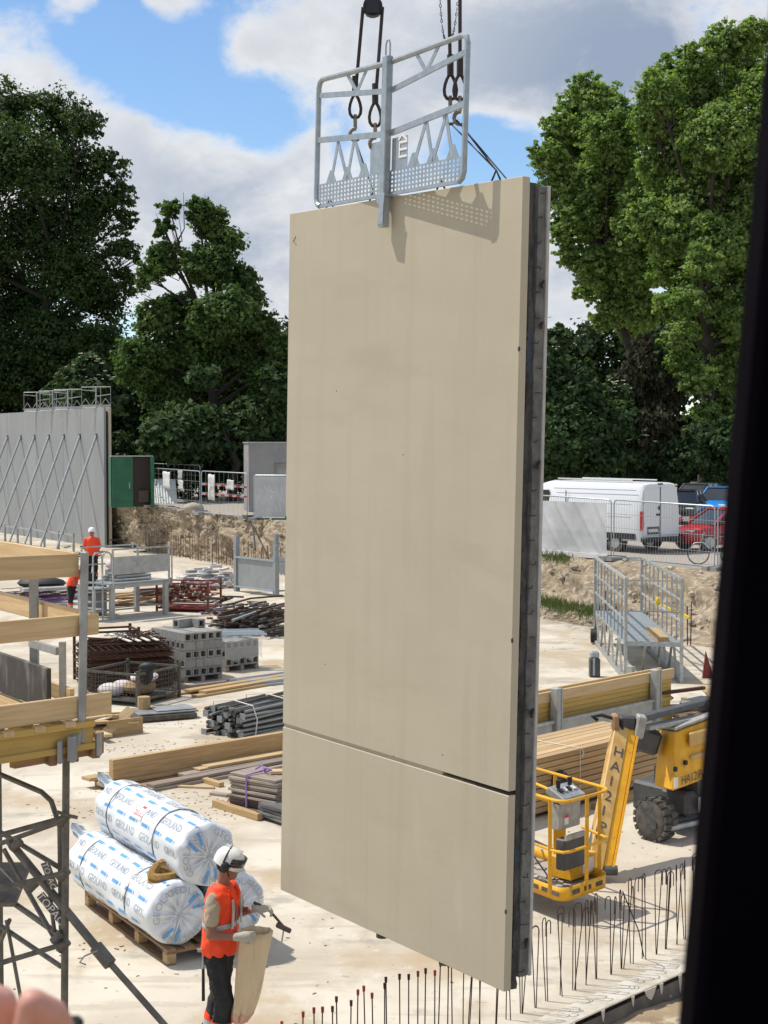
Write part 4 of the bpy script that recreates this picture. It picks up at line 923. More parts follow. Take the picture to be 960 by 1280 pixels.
for x in (1.15, 5.45):
    for y in (-.1, -1.88):
        wh = MB().tube((x, y - .11, .34), (x, y + .11, .34), .34, n=22).build('wheel', 'rubber', van, True); MB().tube((x, y + .112, .34), (x, y + .118, .34), .2, n=16).build('rim', 'rim', wh, True)
        MB().tube((x, y - .08, .42), (x, y + .1, .42), .42, n=20).build('wheel_arch', 'black', van, True)
for y in (-.35, -1.6): MB().beam((.7, y, Hh + .07), (4.3, y, Hh + .09), .05, .04).build('roof_rail', 'plate', van)
# cars
def car(label, colour, loc, rz, L=4.1, W=1.75, H=1.5, suv=False, group=None):
    t = thing('parked_car', label, 'car', loc, rz, group)
    def ring(x, zlo, zhi, w):      # body cross-section
        h = w / 2; return [(x, -h * .94, zlo), (x, -h, zlo + (zhi - zlo) * .35), (x, -h, zlo + (zhi - zlo) * .7), (x, -h * .92, zhi - .02), (x, -h * .5, zhi + .02), (x, h * .5, zhi + .02), (x, h * .92, zhi - .02), (x, h, zlo + (zhi - zlo) * .7), (x, h, zlo + (zhi - zlo) * .35), (x, h * .94, zlo)]
    zb = .92 if not suv else 1.02
    MB().rings([ring(0, .38, .62, W * .72), ring(.12, .26, .70, W * .92), ring(.6, .22, .82, W), ring(1.2, .22, zb, W), ring(L - .9, .22, zb + .04, W), ring(L - .2, .25, zb - .02, W * .95), ring(L, .4, zb - .2, W * .8)]).build('body', colour, t, True, angle=50)
    def cr(x, z, w): h = w / 2; return [(x, -h, z), (x, -h * .6, z + .02), (x, h * .6, z + .02), (x, h, z)]
    # cabin: glasshouse with pillars
    x0, x1, x2, x3 = 1.0, 1.75, L - 1.0, L - .25
    b0, b1 = W * .47, W * .36
    vs = [(x0, -b0, zb), (x1, -b1, H), (x2, -b1, H - .02), (x3, -b0, zb + .02), (x0, b0, zb), (x1, b1, H), (x2, b1, H - .02), (x3, b0, zb + .02)]
    MB().add(vs, [(0, 1, 2, 3), (7, 6, 5, 4), (0, 4, 5, 1), (3, 2, 6, 7), (0, 3, 7, 4)]).build('glasshouse', 'glass_dark', t)
    MB().add([(x0 + .1, -b0 * .9, zb + .03), (x1 - .02, -b1 * .92, H - .05), (x1 - .02, b1 * .92, H - .05), (x0 + .1, b0 * .9, zb + .03), (x0 + .07, -b0 * .9, zb + .035), (x1 - .05, -b1 * .92, H - .045), (x1 - .05, b1 * .92, H - .045), (x0 + .07, b0 * .9, zb + .035)], [(0, 1, 2, 3), (4, 7, 6, 5), (0, 4, 5, 1), (1, 5, 6, 2), (2, 6, 7, 3), (3, 7, 4, 0)]).build('windscreen', 'glass_light', t)
    MB().rings([[(x1 - .08, -b1 - .02, H - .03), (x1 - .08, -b1 * .6, H + .035), (x1 - .08, b1 * .6, H + .035), (x1 - .08, b1 + .02, H - .03)], [(x2 + .1, -b1 - .02, H - .05), (x2 + .1, -b1 * .6, H + .02), (x2 + .1, b1 * .6, H + .02), (x2 + .1, b1 + .02, H - .05)]]).build('roof', colour, t)
    for s in (-1, 1):
        for (a, b) in (((x0, s * b0, zb), (x1, s * b1, H)), ((x2, s * b1, H - .02), (x3, s * b0, zb + .02)), (((x1 + x2) / 2, s * b1, H - .02), ((x1 + x2) / 2 + .1, s * b0, zb))): MB().beam(a, b, .07, .07).build('pillar', colour, t)
        MB().box((.22, s * W * .33, .68), (.2, .36, .13)).build('headlight', 'plate', t, bevel=.03)
        MB().box((1.35, s * (W * .5 + .09), zb + .07), (.12, .16, .12)).build('mirror', colour, t, bevel=.03)
        MB().box((L - .06, s * W * .36, zb - .12), (.1, .26, .14)).build('tail_light', 'light_red', t)
        for x in (.8, L - .8):
            w = MB().tube((x, s * (W / 2 - .2), .31), (x, s * (W / 2 + .01), .31), .31, n=20).build('wheel', 'rubber', t, True)
            MB().tube((x, s * (W / 2 + .012), .31), (x, s * (W / 2 + .02), .31), .2, n=16).build('rim', 'rim', w, True)
            for k in range(5): MB().beam((x, s * (W / 2 + .024), .31), (x + .19 * math.cos(k * 1.257), s * (W / 2 + .024), .31 + .19 * math.sin(k * 1.257)), .01, .05, up=(0, 1, 0)).build('spoke', 'plate', w)
    MB().box((.02, 0, .5), (.04, W * .5, .16)).build('grille', 'black', t); MB().box((-.0, 0, .38), (.03, .5, .11)).build('number_plate', 'plate', t)
    for x in (1.75, (x1 + x2) / 2 + .15): MB().box((x, -W / 2 - .001, .6), (.012, .012, .5)).build('door_gap', 'seam', t)
    return t
fdir = math.atan2(.18, .98)
car('red hatchback parked behind the van doors, cut by the jamb', 'car_red', GS(842, 690) + Vector((.2, .6, 0)), math.atan2(.35, .93), 4.1, 1.75, 1.46)
car('bright blue small car facing us on the right of the back row', 'car_blue', P(886, 637, 70), math.radians(60), 3.7, 1.7, 1.5)
car('dark grey tall car in the back row left of the blue car', 'car_grey', P(858, 636, 76), math.radians(62), 4.1, 1.78, 1.52, True)
car('black low car half hidden between the van and the grey car', 'car_black', P(844, 650, 66), math.radians(70), 4.1, 1.75, 1.45)
for o in list(bpy.data.objects):
    if o.name.startswith('parked_car') and o.type == 'EMPTY': o.location.z = (1.96 if o.location.y > 60 else street_z(o.location.x, o.location.y))
# raised kerbed terrace the back cars stand on
k0 = P(858, 646, 60.5); 
ter = MB().box((k0.x + 8, 79, 1.35), (22, 28, 1.2)).build('raised_car_park', 'street'); struct(ter); ter.rotation_euler = (0, 0, 0)
# road blocks striped beside the red car
bl = thing('road_barrier', 'pale red and white road barrier behind the red car bonnet', 'barrier', GS(850, 676) + Vector((0, 1.6, 0)), .35)
for k in range(5): MB().box((.3 * k, 0, .75), (.28, .1, .18)).build('stripe', 'tape_red' if k % 2 else 'sheet_white', bl)
for x in (.1, 1.1): MB().box((x, 0, .35), (.08, .08, .7)).build('leg', 'sheet_white', bl)
# bicycle by the fence
bp = GS(877, 707) + Vector((0, .5, 0))
bi = thing('bicycle', 'dark bicycle leaning behind the fence by the jamb', 'bicycle', bp, math.radians(-8))
for x in (0, 1.02):
    w = MB().path([(x + .33 * math.cos(2 * PI * k / 22), 0, .34 + .33 * math.sin(2 * PI * k / 22)) for k in range(22)], .02, 6, True).build('wheel', 'black', bi, True)
    for k in range(8): MB().beam((x, 0, .34), (x + .32 * math.cos(k * .785), 0, .34 + .32 * math.sin(k * .785)), .006, .006).build('spoke', 'galv', w)
MB().path([(0, 0, .34), (.14, 0, .95), (.2, 0, 1.02)], .02, 6).build('fork', 'steel_grey', bi, True)
MB().path([(.12, 0, .85), (.55, 0, .32), (.68, 0, .85), (.14, 0, .8)], .018, 6).build('frame', 'steel_grey', bi, True)
MB().path([(.55, 0, .32), (1.02, 0, .34), (.68, 0, .8)], .014, 6).build('rear_frame', 'steel_grey', bi, True)
MB().path([(.2, -.25, 1.05), (.2, 0, 1.02), (.2, .25, 1.05)], .016, 6).build('handlebar', 'black', bi, True)
MB().ell((.7, 0, .95), (.14, .07, .04)).build('saddle', 'black', bi, True); MB().tube((.68, 0, .8), (.7, 0, .93), .014).build('seat_post', 'galv', bi)
MB().path([(-.28, 0, .48), (-.12, 0, .68), (.15, 0, .7), (.3, 0, .52)], .018, 5).build('mudguard', 'sheet_white', bi, True)
# ================================================================== left: things laid out on the slab
def stack_of(name, label, cat, loc, rz, items, m, pname):      # items: (x, y, z, L, W, H[, yaw])
    t = thing(name, label, cat, loc, rz); cache = {}
    for it in items:
        x, y, z, L, W, H = it[:6]; yaw = it[6] if len(it) > 6 else 0; mm = it[7] if len(it) > 7 else m
        k = (round(L, 2), round(W, 3), round(H, 3), mm)
        if k not in cache:
            cache[k] = rbox(L, W, H).build(pname, mm, t, bevel=min(.006, H * .1)); o = cache[k]
        else: o = dup(cache[k], t)
        o.location = (x, y, z); o.rotation_euler = (0, 0, yaw)
    return t
def pallet(t, L, W, x=0, y=0, name='pallet'):
    for k in range(5): MB().box((x, y - W / 2 + .05 + k * (W - .1) / 4, .125), (L, .10, .022)).build('deck_board', 'wood_brown', t)
    for k in range(3):
        MB().box((x - L / 2 + .06 + k * (L - .12) / 2, y, .105), (.10, W, .02)).build('cross_board', 'wood_brown', t)
        for j in (-1, 0, 1): MB().box((x - L / 2 + .06 + k * (L - .12) / 2, y + j * (W / 2 - .06), .057), (.11, .11, .074)).build('pallet_block', 'wood', t)
    for j in (-1, 0, 1): MB().box((x, y + j * (W / 2 - .06), .01), (L, .1, .02)).build('runner', 'wood_brown', t)
# ------------------------------------------------------------------ wrapped rolls on their pallet
pf = G(209, 1208); pr_ = G(106, 1131); rd = (pf - pr_); PLn = rd.length; rd.normalize(); ra = math.atan2(rd.y, rd.x)   # local x towards us, local y to the right/away
RL, RR = 2.46, .335
yd = Vector((-rd.y, rd.x, 0)); pw = 1.12
pc0 = pr_ + rd * (PLn / 2) + yd * (pw / 2)
pl = thing('long_pallet', 'long wooden pallet under the white wrapped rolls', 'pallet', pc0, ra); pl.location.z = 0
for k in range(6): MB().box((0, -pw / 2 + .05 + k * (pw - .1) / 5, .155), (PLn, .10, .024)).build('deck_board', 'wood_brown', pl)
for k in range(4):
    x = -PLn / 2 + .06 + k * (PLn - .12) / 3
    MB().box((x, 0, .13), (.10, pw, .024)).build('cross_board', 'wood_brown', pl)
    for j in (-1, 0, 1): MB().box((x, j * (pw / 2 - .05), .07), (.12, .10, .095)).build('pallet_block', 'wood', pl)
for j in (-1, 0, 1): MB().box((0, j * (pw / 2 - .05), .011), (PLn, .1, .022)).build('runner', 'wood_brown', pl)
def roll(label, cy, cz, seed, xo=0.0, tuft=True):
    r = random.Random(seed); t = thing('wrapped_roll', label, 'roll', pc0 + yd * cy + rd * xo + Vector((0, 0, cz)), ra, 'white plastic wrapped rolls')
    n = 64; m = 44; rings = []; ph = [(r.randint(2, 11), r.uniform(0, 6.3), r.uniform(-5, 5), r.uniform(.0015, .0045)) for _ in range(12)]
    def rad(x, a):
        q = RR
        for k, p, s, am in ph: q += am * math.sin(k * a + p + s * x)
        q += .004 * math.sin(x * 23 + 2 * math.sin(a * 2 + seed)) * max(0, math.sin(x * 2.2 + seed))
        for (xb, wd_) in bands: q -= .008 * math.exp(-((x - xb) / .03) ** 2)
        return q
    bands = [(-.82, 1), (.55, 1)]
    def ring(x, f, wob=0.0):
        return [(x + wob * math.sin(11 * a_ + seed) + wob * .6 * math.sin(5 * a_), -math.cos(a_) * rad(x, a_) * f * (1 + (wob * 1.2) * math.sin(13 * a_ + seed)), math.sin(a_) * rad(x, a_) * f * (1 + wob * 1.2 * math.sin(13 * a_ + seed))) for a_ in [2 * PI * k / n for k in range(n)]]
    h = RL / 2
    for x, f, wb in ((-h - .02, .10, .01), (-h - .045, .3, .018), (-h - .05, .55, .014), (-h - .03, .8, .008), (-h, .95, .003)): rings.append(ring(x, f, wb))
    for i in range(m + 1): rings.append(ring(-h + .03 + (RL - .06) * i / m, 1.0))
    for x, f, wb in ((h, .95, .003), (h + .02, .8, .007), (h + .035, .55, .014), (h + .025, .3, .02), (h - .02, .10, .01)): rings.append(ring(x, f, wb))
    MB().rings(rings).build('film', 'film', t, True, angle=75)
    def wrap(V, a0, th0, lift=.0035):
        out = []
        for v in V:
            x = a0 + v.x; th = th0 + v.y / RR; q = rad(x, th) + lift; out.append((x, -math.cos(th) * q, math.sin(th) * q))
        return out
    tv, tf = text_mesh('GEOLAND', .115); wdt = max(v.x for v in tv)
    lm = MB(); bm_ = MB()
    rows = [(math.radians(d), off) for d, off in ((-48, .1), (-2, .3), (44, -.05), (90, .22), (136, .05))]
    for (th, off) in rows:
        x = -h + .05 + off - .3
        while x < h - .1:
            ok = [(f) for f in tf]
            W_ = wrap(tv, x, th); o0 = len(lm.V)
            keep = [f for f in tf if all(-h + .05 < x + tv[i].x < h - .04 for i in f)]
            if keep: lm.add(W_, keep)
            x += wdt + .14
        # blue marks between the rows
        x = -h + .1 + off * .7; th2 = th + math.radians(24)
        while x < h - .2:
            nseg = 5; w_, hh_ = .17, .035
            base = [Vector((w_ * i / nseg + .008 * (j), hh_ * j, 0)) for j in range(2) for i in range(nseg + 1)]
            bm_.add(wrap(base, x, th2, .003), [(i, i + 1, nseg + 2 + i, nseg + 1 + i) for i in range(nseg)])
            bm_.add(wrap([Vector((w_ + .035, 0, 0)), Vector((w_ + .05, 0, 0)), Vector((w_ + .06, .035, 0)), Vector((w_ + .045, .035, 0))], x, th2, .003), [(0, 1, 2, 3)])
            x += .36
    lm.build('lettering', 'print_grey', t)['kind'] = 'stuff'; bm_.build('blue_marks', 'print_blue', t)['kind'] = 'stuff'
    # print on the folded end towards us: slanted marks and letters
    em = MB(); eb = MB()
    tv2, tf2 = text_mesh('GEOLAND', .10)
    for k in range(5):
        a = k * 1.257 + seed; rr0 = RR * .68
        pts = []
        for v in tv2:
            aa = a + v.x / rr0; q = rr0 + v.y; pts.append((h + .062 - .02 * abs(q - rr0) / .1, -math.cos(aa) * q * 1, math.sin(aa) * q))
        if k % 2 == 0: em.add(pts, tf2)
        else:
            for dd in (0, .5): eb.beam((h + .062, -math.cos(a + dd) * RR * .45, math.sin(a + dd) * RR * .45), (h + .04, -math.cos(a + dd + .15) * RR * .85, math.sin(a + dd + .15) * RR * .85), .03, .006, up=(1, 0, 0))
    em.build('end_lettering', 'print_grey', t)['kind'] = 'stuff'; eb.build('end_marks', 'print_blue', t)['kind'] = 'stuff'
    for k in range(9):                    # gathers in the film
        a = k * .698 + r.uniform(-.4, .4)
        MB().path([(h + .055, -math.cos(a) * RR * .12, math.sin(a) * RR * .12), (h + .056, -math.cos(a + .1) * RR * .45, math.sin(a + .1) * RR * .45), (h + .03, -math.cos(a + .15) * RR * .86, math.sin(a + .15) * RR * .86)], .008, 5, rs=[.008, .006, .002]).build('gather', 'film', t, True)
    for xb in (-.82, .55):
        q = RR + .002; MB().path([(xb + .03 * math.sin(a * 1.0 + seed), -math.cos(a) * q, math.sin(a) * q) for a in [2 * PI * k / 40 for k in range(40)]], .007, 5, True).build('tie_rope', 'strap', t, True)
    if tuft:                               # knotted film at the far end
        pts = []; 
        for i, (x, f) in enumerate(((-h - .02, .5), (-h - .08, .3), (-h - .14, .16), (-h - .19, .20), (-h - .21, .02))):
            pts.append([(x + .02 * math.sin(5 * a), -math.cos(a) * RR * f * (1 + .25 * math.sin(5 * a)) - .05 * i, math.sin(a) * RR * f * (1 + .25 * math.sin(5 * a + 1)) + .07 * i + .12) for a in [2 * PI * k / 20 for k in range(20)]])
        MB().rings(pts).build('film_knot', 'film', t, True)
    return t, wrap
zb_ = .167 + RR
ra_, _ = roll('left lower white wrapped roll printed with grey letters and blue marks', -RR - .07, zb_, 1, -.08)
rb_, _ = roll('right lower wrapped roll half hidden behind the worker in orange', RR - .09, zb_, 2, -.05)
rc_, wrc = roll('top white wrapped roll with a handwritten red label lying on the other two', -.085, zb_ + RR * 1.70, 3, -.06)
lb_ = MB(); n = 6
base = [Vector((.26 * i / n, .17 * j / n, 0)) for j in range(n + 1) for i in range(n + 1)]
MB().add(wrc(base, -.12, math.radians(28), .006), [(j * (n + 1) + i, j * (n + 1) + i + 1, (j + 1) * (n + 1) + i + 1, (j + 1) * (n + 1) + i) for i in range(n) for j in range(n)]).build('paper_label', 'paper', rc_)
tv, tf = text_mesh('255.5L', .085)
MB().add(wrc([v + Vector((.0, .04, 0)) for v in tv], -.10, math.radians(28), .008), tf).build('label_writing', 'print_red', rc_)
MB().add(wrc([Vector((0, 0, 0)), Vector((.09, 0, 0)), Vector((.09, .03, 0)), Vector((0, .03, 0))], -.03, math.radians(28) + .14 / RR, .008), [(0, 1, 2, 3)]).build('label_mark', 'print_red', rc_)
# coil of hemp rope
cp = P(206, 1096, (pc0 + rd * .55).y - .52)
rp = thing('rope_coil', 'small coil of yellow hemp lying between the wrapped rolls', 'rope', cp)
r = random.Random(3)
for k in range(9):
    R_ = .125 + r.uniform(-.035, .03); dz = r.uniform(-.06, .07); ph = r.uniform(0, 6)
    MB().path([(math.cos(a) * (R_ + .012 * math.sin(3 * a + ph)), math.sin(a) * (R_ * .7 + .012 * math.sin(2 * a + ph)), dz + .02 * math.sin(2 * a + ph) + .35 * math.sin(a) * R_) for a in [2 * PI * i / 20 for i in range(20)]], .028 + r.uniform(0, .014), 6, True).build('strand', 'rope', rp, True)
# ------------------------------------------------------------------ timber pile with thick beam
t0 = G(165, 985); t1 = G(352, 938)
d = (t1 - t0); ta = VA - .06
tx = thing('timber_pile', 'pile of long planks with one thick beam left of the hanging panel', 'timber', t0, ta)
bd = [(1.9, -.1, .0, 4.6, .22, .045, 0, 'wood_brown'), (1.75, .2, .0, 4.2, .22, .05, .01, 'wood_brown'), (2.3, -.38, .0, 4.6, .2, .05, -.015, 'wood_grey'), (1.75, .42, .0, 4.2, .2, .06, .0, 'wood_brown'),
      (1.7, .2, .06, 4.3, .22, .05, -.01, 'wood'), (1.75, .48, .065, 4.2, .24, .05, .02, 'wood_brown'), (1.7, .46, .125, 4.5, .24, .05, 0, 'wood'), (2.0, .28, .11, 4.4, .12, .32, 0, 'wood'), (2.6, -.02, .055, 3.4, .22, .045, .02, 'wood_grey'), (2.3, -.28, .055, 4.4, .2, .05, .03, 'wood_grey')]
cache = {}
for it in bd: 
    o = rbox(it[3], it[4], it[5]).build('plank', it[7], tx, bevel=.005); o.location = it[:3]; o.rotation_euler = (0, 0, it[6])
o = rbox(2.6, .24, .045).build('plank', 'wood_pale', tx, bevel=.005); o.location = (2.7, .03, .105); o.rotation_euler = (0, 0, .0)
o = rbox(.45, .24, .03).build('plank', 'wood_pale', tx, bevel=.005); o.location = (1.45, .03, .103); o.rotation_euler = (0, 0, .05)
def offcut(label, x0, y0, x1, y1, w, h, m='wood', z=0):
    a = G(x0, y0); b = G(x1, y1); c = (a + b) / 2; d = b - a
    o = rbox(d.length, w, h).build('timber_offcut', m, None, bevel=.004); o.location = (c.x, c.y, z + .003); o.rotation_euler = (0, 0, math.atan2(d.y, d.x))
    return tag(o, label, 'timber')
offcut('square timber offcut lying left of the dark panel stack foot', 268, 1008, 325, 1026, .09, .10, 'wood')
offcut('short pale batten near the foot of the timber pile', 222, 984, 268, 986, .07, .03, 'wood_pale')
offcut('short grey board end beside the dark panel stack', 264, 993, 286, 996, .11, .04, 'wood_grey')
offcut('short timber block between the timber pile and the panel stack', 254, 977, 277, 984, .10, .07, 'wood')
# ------------------------------------------------------------------ stack of dark formwork panels with a purple strap
s0 = G(318, 1018)
it = []; r = random.Random(8); z = .06
for k in range(12):
    it.append((r.uniform(-.03, .03), r.uniform(-.03, .03), z, .92, .62, .035, r.uniform(-.05, .05), 'wood_dark' if k < 4 else 'wood_grey')); z += .042
ps = stack_of('panel_stack', 'stack of dark weathered boards tied with a purple strap', 'board stack', s0 + Vector((.16, .2, 0)), VA + PI / 2 + .12, it, 'slate', 'board')
for x in (-.3, .3): MB().box((x, 0, .03), (.09, .6, .06)).build('batten', 'wood', ps)
MB().path([(.1, -.32, .1), (.1, -.325, z), (.08, -.2, z + .012), (.05, 0, z + .03), (.1, .325, z + .01), (.1, .325, .1)], .016, 5).build('strap', 'strap_purple', ps, True)
MB().path([(.05, 0, z + .03), (-.05, .08, z + .09), (-.1, .0, z + .05), (.04, .02, z + .03), (.15, -.08, z + .08), (.2, .02, z + .03)], .014, 5).build('strap_bow', 'strap_purple', ps, True)
o = rbox(.4, .2, .04).build('loose_block', 'wood_pale', ps); o.location = (-.2, -.15, z + .003); o.rotation_euler = (0, 0, .8)
s1 = G(346, 1030)
stack_of('panel_stack', 'lower stack of dark boards cut by the hanging panel edge', 'board stack', s1 + Vector((.15, .15, 0)), VA + PI / 2 - .1, [(r.uniform(-.04, .04), r.uniform(-.04, .04), .05 + k * .042, .75, .5, .034, r.uniform(-.08, .08)) for k in range(5)], 'slate', 'board')
# ------------------------------------------------------------------ long planks behind
l0 = G(243, 872)
stack_of('plank_row', 'long bare planks lying flat in front of the block piles', 'timber', l0, VA + .05, [(2.6, 0, .0, 5.2, .2, .05), (2.9, .26, .0, 5.0, .2, .05, .01), (2.3, .5, .0, 5.4, .2, .05, -.02), (2.9, .12, .052, 5.2, .22, .05, .015), (2.7, .42, .052, 5.0, .22, .05, -.01)], 'wood', 'plank')
# ------------------------------------------------------------------ bundle of grey scaffold props
b0 = G(312, 912)
bu = thing('prop_bundle', 'tied bundle of dark grey steel props in front of the planks', 'props', b0, VA + .15)
r = random.Random(9)
for k in range(54):
    row = k // 9; c = k % 9
    a = Vector((-.75 + r.uniform(-.12, .12), -.42 + c * .1 + r.uniform(-.03, .03), .05 + row * .085)); b = a + Vector((1.75 + r.uniform(-.15, .15), r.uniform(-.1, .1), r.uniform(-.05, .05)))
    MB().tube(a, b, .027 + .006 * (k % 3), n=7).build('steel_prop', 'dark_steel' if k % 3 else 'steel_grey', bu, True)
    if k % 4 == 0: MB().box(a, (.02, .12, .12)).build('base_plate', 'steel_grey', bu)
for x in (-.45, .5): MB().path([(x, -.52, .0), (x + .04, -.53, .3), (x, -.46, .56), (x, 0, .62), (x, .5, .56), (x, .53, .2)], .012, 5).build('tie_strap', 'strap_white', bu, True)
# ------------------------------------------------------------------ dark plates with a wooden block on top
b0 = G(203, 897)
pt_ = thing('plate_pile', 'two dark flat formwork plates on the slab left of the prop bundle', 'plates', b0, VA - .35)
MB().box((0, .0, .07), (1.15, .85, .1)).build('frame', 'dark_steel', pt_, bevel=.01); MB().box((.03, .05, .142), (1.2, .8, .03)).build('plate', 'slate', pt_, bevel=.006); MB().box((.22, .0, .172), (.8, .5, .02)).build('plate', 'steel_grey', pt_, bevel=.005)
for x in (-.45, .45): MB().box((x, -.3, .012), (.1, .2, .024)).build('runner', 'wood_brown', pt_)
tag(MB().tube((0, 0, 0), (0, 0, .24), .125, n=8).build('wood_block', 'wood', None, False, P(180, 887, b0.y + .1), 0), 'short timber block standing on the dark plates', 'block')
bpy.data.objects['wood_block'].location.z = .16
# ------------------------------------------------------------------ loose timber heap under the formwork platform
b0 = G(128, 917); r = random.Random(14)
hp = thing('timber_heap', 'untidy heap of offcut boards right of the formwork platform corner', 'timber', b0, VA)
for k in range(16):
    o = rbox(r.uniform(.5, 1.3), r.uniform(.08, .2), r.uniform(.03, .06)).build('board', r.choice(['wood', 'wood_pale', 'wood_brown']), hp, bevel=.004)
    o.location = (r.uniform(-.5, .5), r.uniform(-.3, .3), .01 + k * .024); o.rotation_euler = (r.uniform(-.15, .15), r.uniform(-.12, .12), r.uniform(-.4, .4) + (PI / 2 if k % 4 == 0 else 0))
o = rbox(1.0, .18, .04).build('board', 'wood_pale', hp, bevel=.004); o.location = (.1, -.3, .22); o.rotation_euler = (.7, -.35, .35)
o = rbox(.75, .05, .3).build('board', 'wood', hp, bevel=.004); o.location = (.2, -.42, .0); o.rotation_euler = (0, 0, -.1)
# ------------------------------------------------------------------ concrete block pile
b0 = G(231, 854); ba = VA + .0
bp_ = thing('block_pile', 'tall pile of hollow grey concrete blocks on a pallet, open cells showing', 'block pile', b0, math.atan2((G(281, 848.5) - b0).y, (G(281, 848.5) - b0).x))
BLK = MB()                                # hollow block .5 x .2 x .2 , cells through its ends (x)
def blk(): 
    m = MB(); w = .035
    m.box((0, 0, .0175), (.496, .192, .035)); m.box((0, 0, .1745), (.496, .192, .035)); m.box((0, -.0785, .096), (.496, .035, .122)); m.box((0, .0785, .096), (.496, .035, .122)); m.box((0, 0, .096), (.12, .122, .122))
    return m
bo = blk().build('concrete_block', 'block', bp_); first = True
def setb(x, y, z, a):
    global first
    o = bo if first else dup(bo, bp_); first = False; o.location = (x, y, z); o.rotation_euler = (0, 0, a)
rr = random.Random(2)
for L_ in range(5):
    z = .13 + L_ * .2
    if L_ % 2 == 0:                        # cells towards our right face: blocks run along local y
        for i in range(5):
            for j in range(3):
                if i in (0, 4) or j == 0 or L_ == 4: setb(.1 + i * .2 + rr.uniform(-.006, .006), .25 + j * .5 + rr.uniform(-.006, .006), z, PI / 2)
    else:
        for i in range(2):
            for j in range(7):
                if i == 0 or j in (0, 6) or L_ == 4: setb(.25 + i * .5 + rr.uniform(-.006, .006), .1 + j * .212, z, 0)
setb(.62, 1.1, 1.13, .25); setb(.9, 1.0, 1.13, 1.6)
for x in (.05, .5, .95): MB().box((x, .75, .06), (.1, 1.45, .12)).build('pallet_bearer', 'wood_grey', bp_)
MB().box((.5, .1, 1.131), (1.0, .012, .004)).build('steel_band', 'strap', bp_)
MB().path([(.30, -.004, .12), (.30, -.004, 1.13), (.3, 1.5, 1.133)], .006, 4).build('steel_band', 'strap', bp_)
tag(MB().box((0, 0, .03), (1.4, .12, .06)).build('timber_bearer', 'wood_grey', None, False, G(250, 858), VA - .1), 'grey timber bearer in front of the concrete block pile', 'timber')
# second pile: blocks under clear film with aluminium sections on top
b0 = G(303, 838)
b2_ = thing('wrapped_block_pile', 'lower pile of concrete blocks half covered by clear film', 'block pile', b0, bp_.rotation_euler.z + .1)
for L_ in range(3):
    for i in range(5 if L_ % 2 == 0 else 2):
        for j in range(2 if L_ % 2 == 0 else 5):
            o = dup(bo, b2_)
            if L_ % 2 == 0: o.location = (-.4 + i * .2, .25 + j * .5, .13 + L_ * .2); o.rotation_euler = (0, 0, PI / 2)
            else: o.location = (-.25 + i * .5, .1 + j * .2, .13 + L_ * .2); o.rotation_euler = (0, 0, 0)
for x in (-.45, 0, .45): MB().box((x, .5, .06), (.1, 1.0, .12)).build('pallet_bearer', 'wood_grey', b2_)
vs = []; n = 16; r = random.Random(4)
prof = [(-.56, -.06, .35), (-.54, -.05, .60), (-.5, .0, .76), (-.4, .5, .80), (.45, .55, .79), (.54, -.02, .74), (.56, -.05, .5)]
for a in range(len(prof) - 1):
    pass
m = MB(); nx, nz_ = 18, 10; vs = []
for i in range(nx + 1):
    for j in range(nz_ + 1):
        x = -.56 + 1.12 * i / nx; t = j / nz_
        if t < .55: y = -.05 - r.uniform(0, .025); z = .28 + .5 * t / .55 + .05 * math.sin(i * .9) * (1 - t)
        else: y = -.05 + (t - .55) / .45 * 1.05; z = .775 + r.uniform(0, .03)
        vs.append((x, y, z))
m.add(vs, [(i * (nz_ + 1) + j, (i + 1) * (nz_ + 1) + j, (i + 1) * (nz_ + 1) + j + 1, i * (nz_ + 1) + j + 1) for i in range(nx) for j in range(nz_)])
m.build('clear_film', 'film_clear', b2_, True)
for k in range(4):
    o = MB().prism([(-.06, 0), (.06, 0), (.06, .012), (.04, .05), (-.04, .05), (-.06, .012)], -.75, .75, 'x').build('aluminium_section', 'galv', b2_); o.location = (-.05 + .1 * k, .2 + .22 * k, .83 + .012 * (k % 2)); o.rotation_euler = (.0, 0, -.75 + .05 * k)
b0 = G(330, 853)
mp_ = thing('metal_sections', 'flat galvanised sections lying in front of the film-covered blocks', 'metal sections', b0, VA - .1)
for k in range(9):
    o = MB().prism([(-.05, 0), (.05, 0), (.05, .01), (.03, .045), (-.03, .045), (-.05, .01)], -.8, .8, 'x').build('section', 'galv' if k % 2 else 'steel_grey', mp_); o.location = (.1 * (k % 3), -.5 + k * .13, .008 + .05 * (k % 2)); o.rotation_euler = (0, 0, .04 * ((k * 7) % 5 - 2))
